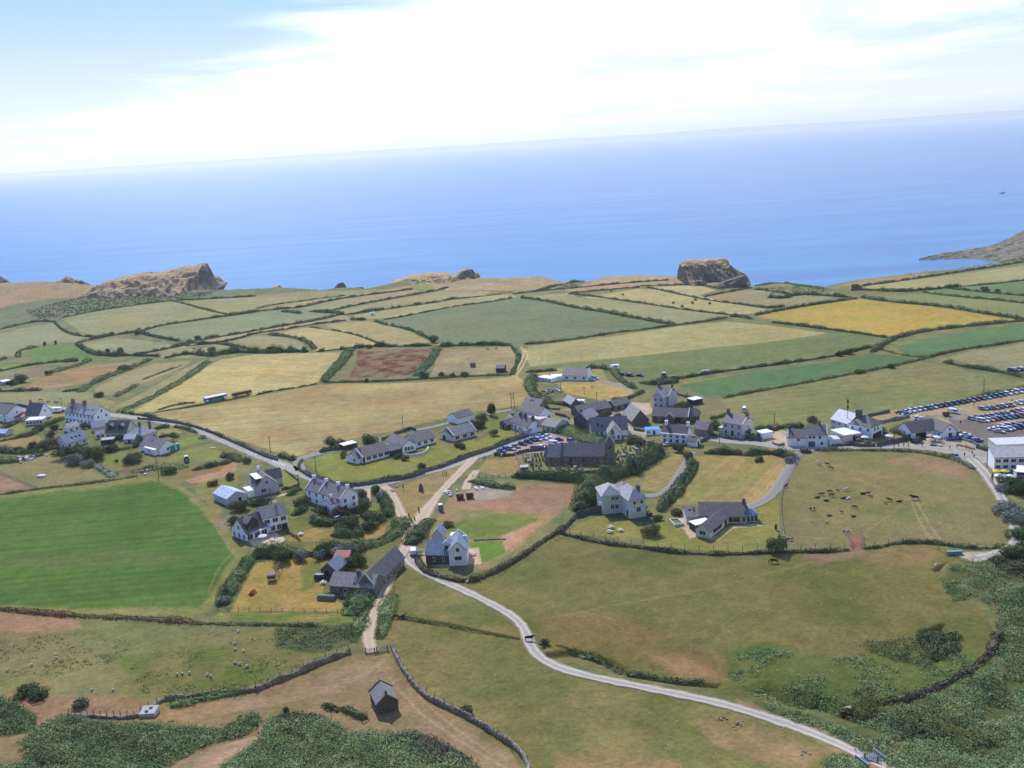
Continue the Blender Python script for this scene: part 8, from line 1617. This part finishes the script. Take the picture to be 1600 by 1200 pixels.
fence([(-20,735),(0,740),(20,748),(40,757),(58,764)], 'grey post fence between the brown plot and the left grass', 1.2, 1.2, 2, mt=M_RAIL, post=M_RAIL); fence([(0,952),(60,960),(130,966),(210,970),(290,976),(330,978)], 'post-and-wire fence along the bottom of the big green field', 3.2)
fence([(340,953),(400,955),(470,956),(545,957)], 'post-and-wire fence below the swing lawn', 3.0); fence([(150,730),(165,740),(180,748)], 'pale rail fence by the field gate and silver shrubs', 2.5, 1.1, 1, mt=M_RAIL, post=M_RAIL)
fence([(729,746),(745,746),(765,746),(790,745)], 'row of wooden posts with a rail below the church green', 2.2, 1.1, 1, mt=M_RAIL, r=.11); fence([(1250,712),(1235,738),(1222,764),(1219,785),(1221,815),(1226,846),(1228,856)], 'pale fence between the drive and the cattle pasture', 3, 1.1, 2, mt=M_RAIL)
fence([(700,906),(740,912),(790,890),(840,857),(880,834)], 'thin posts standing on the curving hedge bank', 2.4, 2.0, 1); fence([(890,835),(980,850),(1080,863),(1200,862),(1320,858)], 'thin posts standing on the long hedge bank', 4, 2.0, 1); fence([(1346,856),(1400,847),(1470,849),(1540,856)], 'post-and-wire fence along the bottom of the pasture', 4, 1.4, 2); fence([(1462,852),(1468,864),(1490,872),(1520,878)], 'post fence beside the gravel turning area', 3, 1.2, 2)
fence([(1323,838),(1330,848),(1331,858)], 'left wing of the wooden cattle gate fence', 1.6, 1.4, 3, mt=M_RAIL, it=0); fence([(1346,836),(1348,848),(1350,856)], 'right wing of the wooden cattle gate fence', 1.6, 1.4, 3, mt=M_RAIL, it=0)
fence([(622,890),(616,915),(612,940),(610,975)], 'old post fence right of the stony track', 3.4, 1.2, 2); fence([(220,1112),(250,1098),(300,1090),(345,1082)], 'post fence on top of the low drystone wall', 2, 1.7, 1); fence([(108,1117),(150,1120),(210,1120)], 'row of leaning posts on the tumbled low wall', 1.5, 1.5, 1); fence([(400,1078),(450,1058),(505,1033),(545,1018)], 'posts and wire on the climbing drystone wall', 3, 1.9, 1); fence([(615,1016),(640,1064),(690,1102),(760,1138),(825,1192)], 'posts and wire on the long drystone wall', 3.4, 1.9, 1)
fence([(1528,882),(1545,915),(1558,950),(1564,985)], 'posts along the worn path through the bracken', 4, 1.2, 1); fence([(575,812),(600,820),(612,820)], 'dark trellis frame in the cottage garden', 1.6, 1.8, 2, mt=M_POST)
def gate(px0, px1, label, h=1.2, mt=None):
    a, b = G(*px0), G(*px1); o = tag(empty('field_gate', a), label, 'gate'); d = b-a; mt = mt or M_RAIL
    m = MB(); [m.tube((0,0,h*f),(d[0],d[1],d[2]+h*f),.05,n=5) for f in (.2,.4,.6,.8,1)]; m.tube((0,0,h*.2),(d[0],d[1],d[2]+h),.04,n=5); m.build('gate_leaf', mt, o)
    for f in (0, 1): m = MB(); m.box((d[0]*f,d[1]*f,d[2]*f+.6),(.25,.25,1.7)); m.build('gate_post', M_POST, o)
gate((571,1020),(586,1020), 'wooden gate where the stony track meets the bare ground'); gate((589,1019),(606,1016), 'second gate panel right of the track gate'); gate((641,869),(652,869), 'white field gate at the head of the gravel road', mt=WALLC['cream']); gate((1250,705),(1266,706), 'field gate at the top of the cattle pasture')
gate((1351,1187),(1371,1192), 'grey metal cattle-grid gate across the gravel road'); fence([(1356,1166),(1364,1165),(1372,1164)], 'pale hurdle beside the gravel road at the cattle grid', 2, 1.6, 3, mt=M_RAIL, it=0)
o = tag(empty('cattle_grid', G(1361,1189)), 'ribbed steel cattle grid set in the gravel road', 'cattle grid'); hd = heading((1352,1183),(1372,1193)); m = MB()
[m.box((math.cos(hd)*x,math.sin(hd)*x,.16),(.14,4.2,.14), hd) for x in np.linspace(-1.6,1.6,12)]; m.build('bars', pmat('galvanised_bar', (.30,.33,.38), rough=.5, var=.1), o); m = MB(); [m.box((-math.sin(hd)*s*2.2,math.cos(hd)*s*2.2,.5),(3.6,.14,1.0), hd) for s in (-1,1)]; m.build('side_rail', pmat('galvanised_bar', (.3,.33,.38)), o)
# ------------------------------------------------------------------ churchyard
def grave(kind):
    m = MB()
    if kind == 0: m.prism([(-.32,0),(.32,0),(.32,.75),(.2,.98),(0,1.06),(-.2,.98),(-.32,.75)], lambda p, q, s: (p, s, q), -.07, .07)
    elif kind == 1: m.box((0,0,.1),(.6,.5,.2)); m.box((0,0,.75),(.16,.14,1.2)); m.box((0,0,.98),(.62,.14,.16))
    else: m.box((0,0,.2),(.9,1.9,.4)); m.box((0,0,.44),(1.0,2.0,.09))
    return m.mesh('gravestone', [pmat('gravestone', (.20,.195,.19), var=.35, scale=1.2), ])
GM = [grave(i) for i in range(3)]
def graves(rows, n, where, group):
    for (x0,y0),(x1,y1) in rows:
        for i in range(n):
            f = (i+rnd.uniform(.15,.85))/n; k = rnd.choice([0,0,0,1,2]); o = link('gravestone', GM[k], None, G(x0+(x1-x0)*f, y0+(y1-y0)*f)); o.rotation_euler = (rnd.uniform(-.06,.06), rnd.uniform(-.06,.06), rnd.uniform(-.25,.25)+.2); o.scale = (1.25,1.25,rnd.uniform(1.1,1.6))
            tag(o, ['grey upright headstone','grey stone cross','flat grey chest tomb'][k]+' standing '+where, 'gravestone', group)
graves([((815,716),(848,712)),((815,722),(849,720)),((818,728),(849,728)),((826,734),(920,733)),((850,731),(945,732))], 7, 'in the churchyard grass left of and below the church', 'gravestones before the church')
graves([((964,708),(1022,698)),((964,714),(1012,706)),((964,720),(1004,712)),((966,726),(996,718)),((966,703),(1026,694))], 7, 'in the churchyard grass right of the church tower', 'gravestones behind the tower')
b = building('shed', (820,735), 'small flat-roofed stone shed in the lower corner of the churchyard', 'shed'); k = block(b,'f',(814,737),(826,736),2.6,1.5,0,'stone','pale'); opening(k,'front',1.2,0,.8,1.3,'door')
# standing stone on the green
g = G(658,767); m = MB(); P = [(.95,0),(1.0,.5),(.85,1.4),(.6,2.3),(.28,2.9),(.08,3.15)]; m.lathe((0,0,-.2),P,7); o = m.build('standing_stone', WALLC['dark'], None, g); o.scale = (1,.6,1); tag(o, 'dark pointed standing stone on the triangle green', 'stone')
for x, y, l in [(630,762,'small dark marker stone on the upper triangle green'),(639,807,'dark post in the grass at the tip of the triangle green'),(654,797,'upper of two dark posts beside the stony track'),(655,801,'lower of two dark posts beside the stony track'),(648,813,'dark post at the lower tip of the triangle green')]:
    m = MB(); m.box((0,0,.6),(.4,.4,1.4), .4, top=.8); tag(m.build('marker_post', WALLC['dark'], None, G(x,y)), l, 'post', 'posts on the triangle green')
# ------------------------------------------------------------------ garden things
o = tag(empty('swing_frame', G(430,903)), 'wooden climbing frame with swing and slide on the yellow lawn', 'swing'); W_ = WALLC['brown']
for s in (-1, 1):
    for d_ in (-1, 1): m = MB(); m.tube((d_*.9+.4,s*2.6+2.6,0),(.4,s*2.6+2.6,2.6),.09,n=6); m.build('leg', W_, o)
m = MB(); m.tube((.4,-.1,2.6),(.4,5.3,2.6),.09,n=6); m.build('crossbar', W_, o)
for y in (1.6, 3.4): m = MB(); m.tube((.4,y-.2,2.6),(.4,y-.2,.6),.02,n=4); m.tube((.4,y+.2,2.6),(.4,y+.2,.6),.02,n=4); m.box((.4,y,.6),(.25,.5,.06)); m.build('swing_seat', W_, o)
m = MB(); m.box((-.6,-1.6,.9),(2.2,2,.15)); [m.tube((-.6+sx,-1.6+sy,0),(-.6+sx,-1.6+sy,2),.08,n=5) for sx in (-1,1) for sy in (-.9,.9)]; m.box((-.6,-1.6,1.6),(2.3,2.1,.8)); m.build('play_platform', W_, o)
o = tag(empty('toy_tent', G(395,928)), 'bright orange toy tent on the yellow lawn', 'tent'); m = MB(); m.prism([(-.9,0),(.9,0),(0,1.2)], lambda p,q,s: (p*.9+s*.4,s*.9-p*.4,q), -1, 1); m.build('canopy', pmat('orange_cloth', (.62,.13,.02), var=.05), o); m = MB(); m.box((.2,-1.0,.35),(.7,.1,.6)); m.build('entrance', M_DARKW, o)
def parasol(px, py, c, label, group, r=1.5, h=2.4):
    o = tag(empty('parasol', G(px,py)), label, 'parasol', group); m = MB(); m.tube((0,0,0),(0,0,h),.04,n=6); m.build('pole', M_TRIM, o); m = MB(); m.lathe((0,0,h-.5),[(r,0),(r*.5,.35),(.05,.6)],10); m.build('canopy', c, o)
YEL = pmat('yellow_canvas', (.72,.50,.06), var=.05); WHC = pmat('white_canvas', (.74,.74,.76), var=.05); PKC = pmat('pink_canvas', (.62,.34,.28), var=.05)
for x, y, c, l in [(1557,744,YEL,'left of two yellow parasols in front of the hotel'),(1570,744,YEL,'right of two yellow parasols in front of the hotel'),(1560,751,WHC,'left of three white parasols in front of the hotel'),(1569,752,WHC,'middle of three white parasols in front of the hotel'),(1578,752,WHC,'right of three white parasols in front of the hotel')]: parasol(x, y, c, l, 'hotel parasols')
for x, y, c, l in [(1449,681,PKC,'pink parasol against the visitor centre front'),(1454,688,PKC,'pink parasol in the middle of the terrace'),(1453,694,PKC,'pink parasol nearest the road'),(1464,690,WHC,'white parasol at the right of the terrace'),(1389,688,WHC,'white parasol beside the tall dark roadside wall'),(1351,690,WHC,'pale green and white parasol beside the workshop')]: parasol(x, y, c, l, 'visitor centre parasols')
parasol(411,846,WHC,'white parasol on the patio of the large white house',None)
def table(px, py, label, group=None, c=None):
    o = tag(empty('picnic_table', G(px,py), rnd.uniform(0,3)), label, 'table', group); c = c or WALLC['beige']
    m = MB(); m.box((0,0,.75),(1.8,.8,.06)); m.build('table_top', c, o)
    for s in (-1,1): m = MB(); m.box((0,s*.75,.45),(1.8,.28,.05)); m.build('bench', c, o); m = MB(); m.tube((s*.7,-.7,0),(s*.7,.1,.75),.04,n=4); m.tube((s*.7,.7,0),(s*.7,-.1,.75),.04,n=4); m.build('leg', c, o)
TGp = 'garden tables'
for x, y, l in [(955,825,'dark-topped table on the villa lawn, upper'),(953,832,'white bench table on the villa lawn, lower left'),(969,830,'white bench table on the villa lawn, right'),(412,851,'pale table on the patio of the large white house'),(425,845,'second pale table on the patio of the large white house'),(505,912,'garden table by the barn conversion'),(739,867,'dark garden table on the pale patio of the blue-slated house'),(1057,803,'white table on the bungalow patio'),(1469,697,'picnic table at the edge of the visitor centre terrace'),(1459,696,'dark picnic table on the visitor centre terrace'),(1590,759,'white table on the hotel terrace'),(1582,762,'second white table on the hotel terrace'),(470,836,'small dark bench on the garden lawn')]: table(x, y, l, TGp)
o = tag(empty('planter', G(1057,818), .2), 'pale raised pond box beside the bungalow patio', 'planter'); m = MB(); [m.box((x,y,.4),(dx,dy,.9)) for x,y,dx,dy in ((0,-2.4,3,.3),(0,2.4,3,.3),(-1.4,0,.3,4.6),(1.4,0,.3,4.6))]; m.build('rim', WALLC['cream'], o); m = MB(); m.box((0,0,.3),(2.5,4.4,.5)); m.build('planting', leafmat('dark'), o)
o = tag(empty('woodpile', G(517,937), heading((502,936),(545,938))), 'long dark tarpaulin-covered mound in front of the barn conversion', 'woodpile'); m = MB(); m.prism([(-1,0),(1,0),(.95,.8),(.5,1.3),(-.5,1.3),(-.95,.8)], lambda p,q,s: (s,p,q), -3.6, 1.2); m.build('tarpaulin', pmat('green_tarp', (.14,.17,.12), var=.2, scale=2), o); m = MB(); m.box((-3.7,0,.5),(.1,1.7,.9)); m.build('log_end', WALLC['brown'], o)
m = MB(); m.lathe((0,0,0),[(1.0,0),(1.25,.4),(1.1,.9),(.6,1.15)],10); o = m.build('upturned_boat', WALLC['white'], None, G(65,745)); o.scale = (1.6,.8,.8); tag(o, 'white upturned boat on the left grass field', 'boat')
m = MB(); m.box((0,0,.5),(4.2,1.0,.9)); m.box((0,0,.96),(4.3,1.1,.08)); tag(m.build('water_trough', pmat('green_trough', (.12,.30,.27)), None, G(1491,866)), 'small green cattle trough by the gravel turning area', 'trough')
m = MB(); m.box((0,0,.45),(2.6,.5,.08)); [m.tube((s*1,0,0),(s*1,0,.45),.05) for s in (-1,1)]; o = m.build('lawn_bench', WALLC['cream'], None, G(332,701)); tag(o, 'pale bench on the rough lawn by the road', 'bench')
# paved terrace wall before the middle bungalow
stone_wall([(630,711),(645,712),(660,709),(668,704),(669,699)], .6, .4, 'curved white terrace wall before the middle bungalow', WALLC['white'], 'terrace_wall', cap=1)
g = G(645,866); m = MB(); m.box((0,0,.9),(2.0,.12,1.0)); m.box((0,0,.3),(.12,.12,.9)); tag(m.build('notice_board', WALLC['white'], None, G(656.5,866)), 'small white notice board beside the pickup', 'sign')
tag(rubble(1472,691,14,3.0,.8,'people-high tables and chairs crowding the visitor centre terrace',[WALLC['brown'],WALLC['cream'],WALLC['pink']],'terrace_furniture','furniture'))
m = MB(); m.hexa([(-4,-.6,0),(4,-.6,0),(3,.6,0),(-3,.6,0),(-3.6,-.4,.5),(3.6,-.4,.5),(2.8,.4,.7),(-2.8,.4,.7)]); o = m.build('flower_bed', pmat('brick_red_earth', (170,104,84)), None, G(1510,699)); o.rotation_euler[2] = heading((1495,694),(1530,703)); tag(o, 'brick-red raised bed between road and car park', 'flower bed')
# boat on the sea
d_ = ray(1566,302); t_ = (CAMZ-SEA)/(-d_[2]); o = tag(empty('boat', (d_[0]*t_, d_[1]*t_, SEA), .3), 'small dark boat far out on the sea at right', 'boat')
m = MB(); m.hexa([(-6,-1.5,-.3),(5,-1.2,-.3),(5,1.2,-.3),(-6,1.5,-.3),(-6.3,-2,1.5),(8,-.2,2.2),(8,.2,2.2),(-6.3,2,1.5)]); m.build('hull', WALLC['blue'], o); m = MB(); m.box((-1.5,0,2.6),(4,2.4,2.2), top=.85); m.build('cabin', WALLC['white'], o); m = MB(); m.tube((0,0,2),(0,0,8),.12); m.build('mast', M_POLE, o)
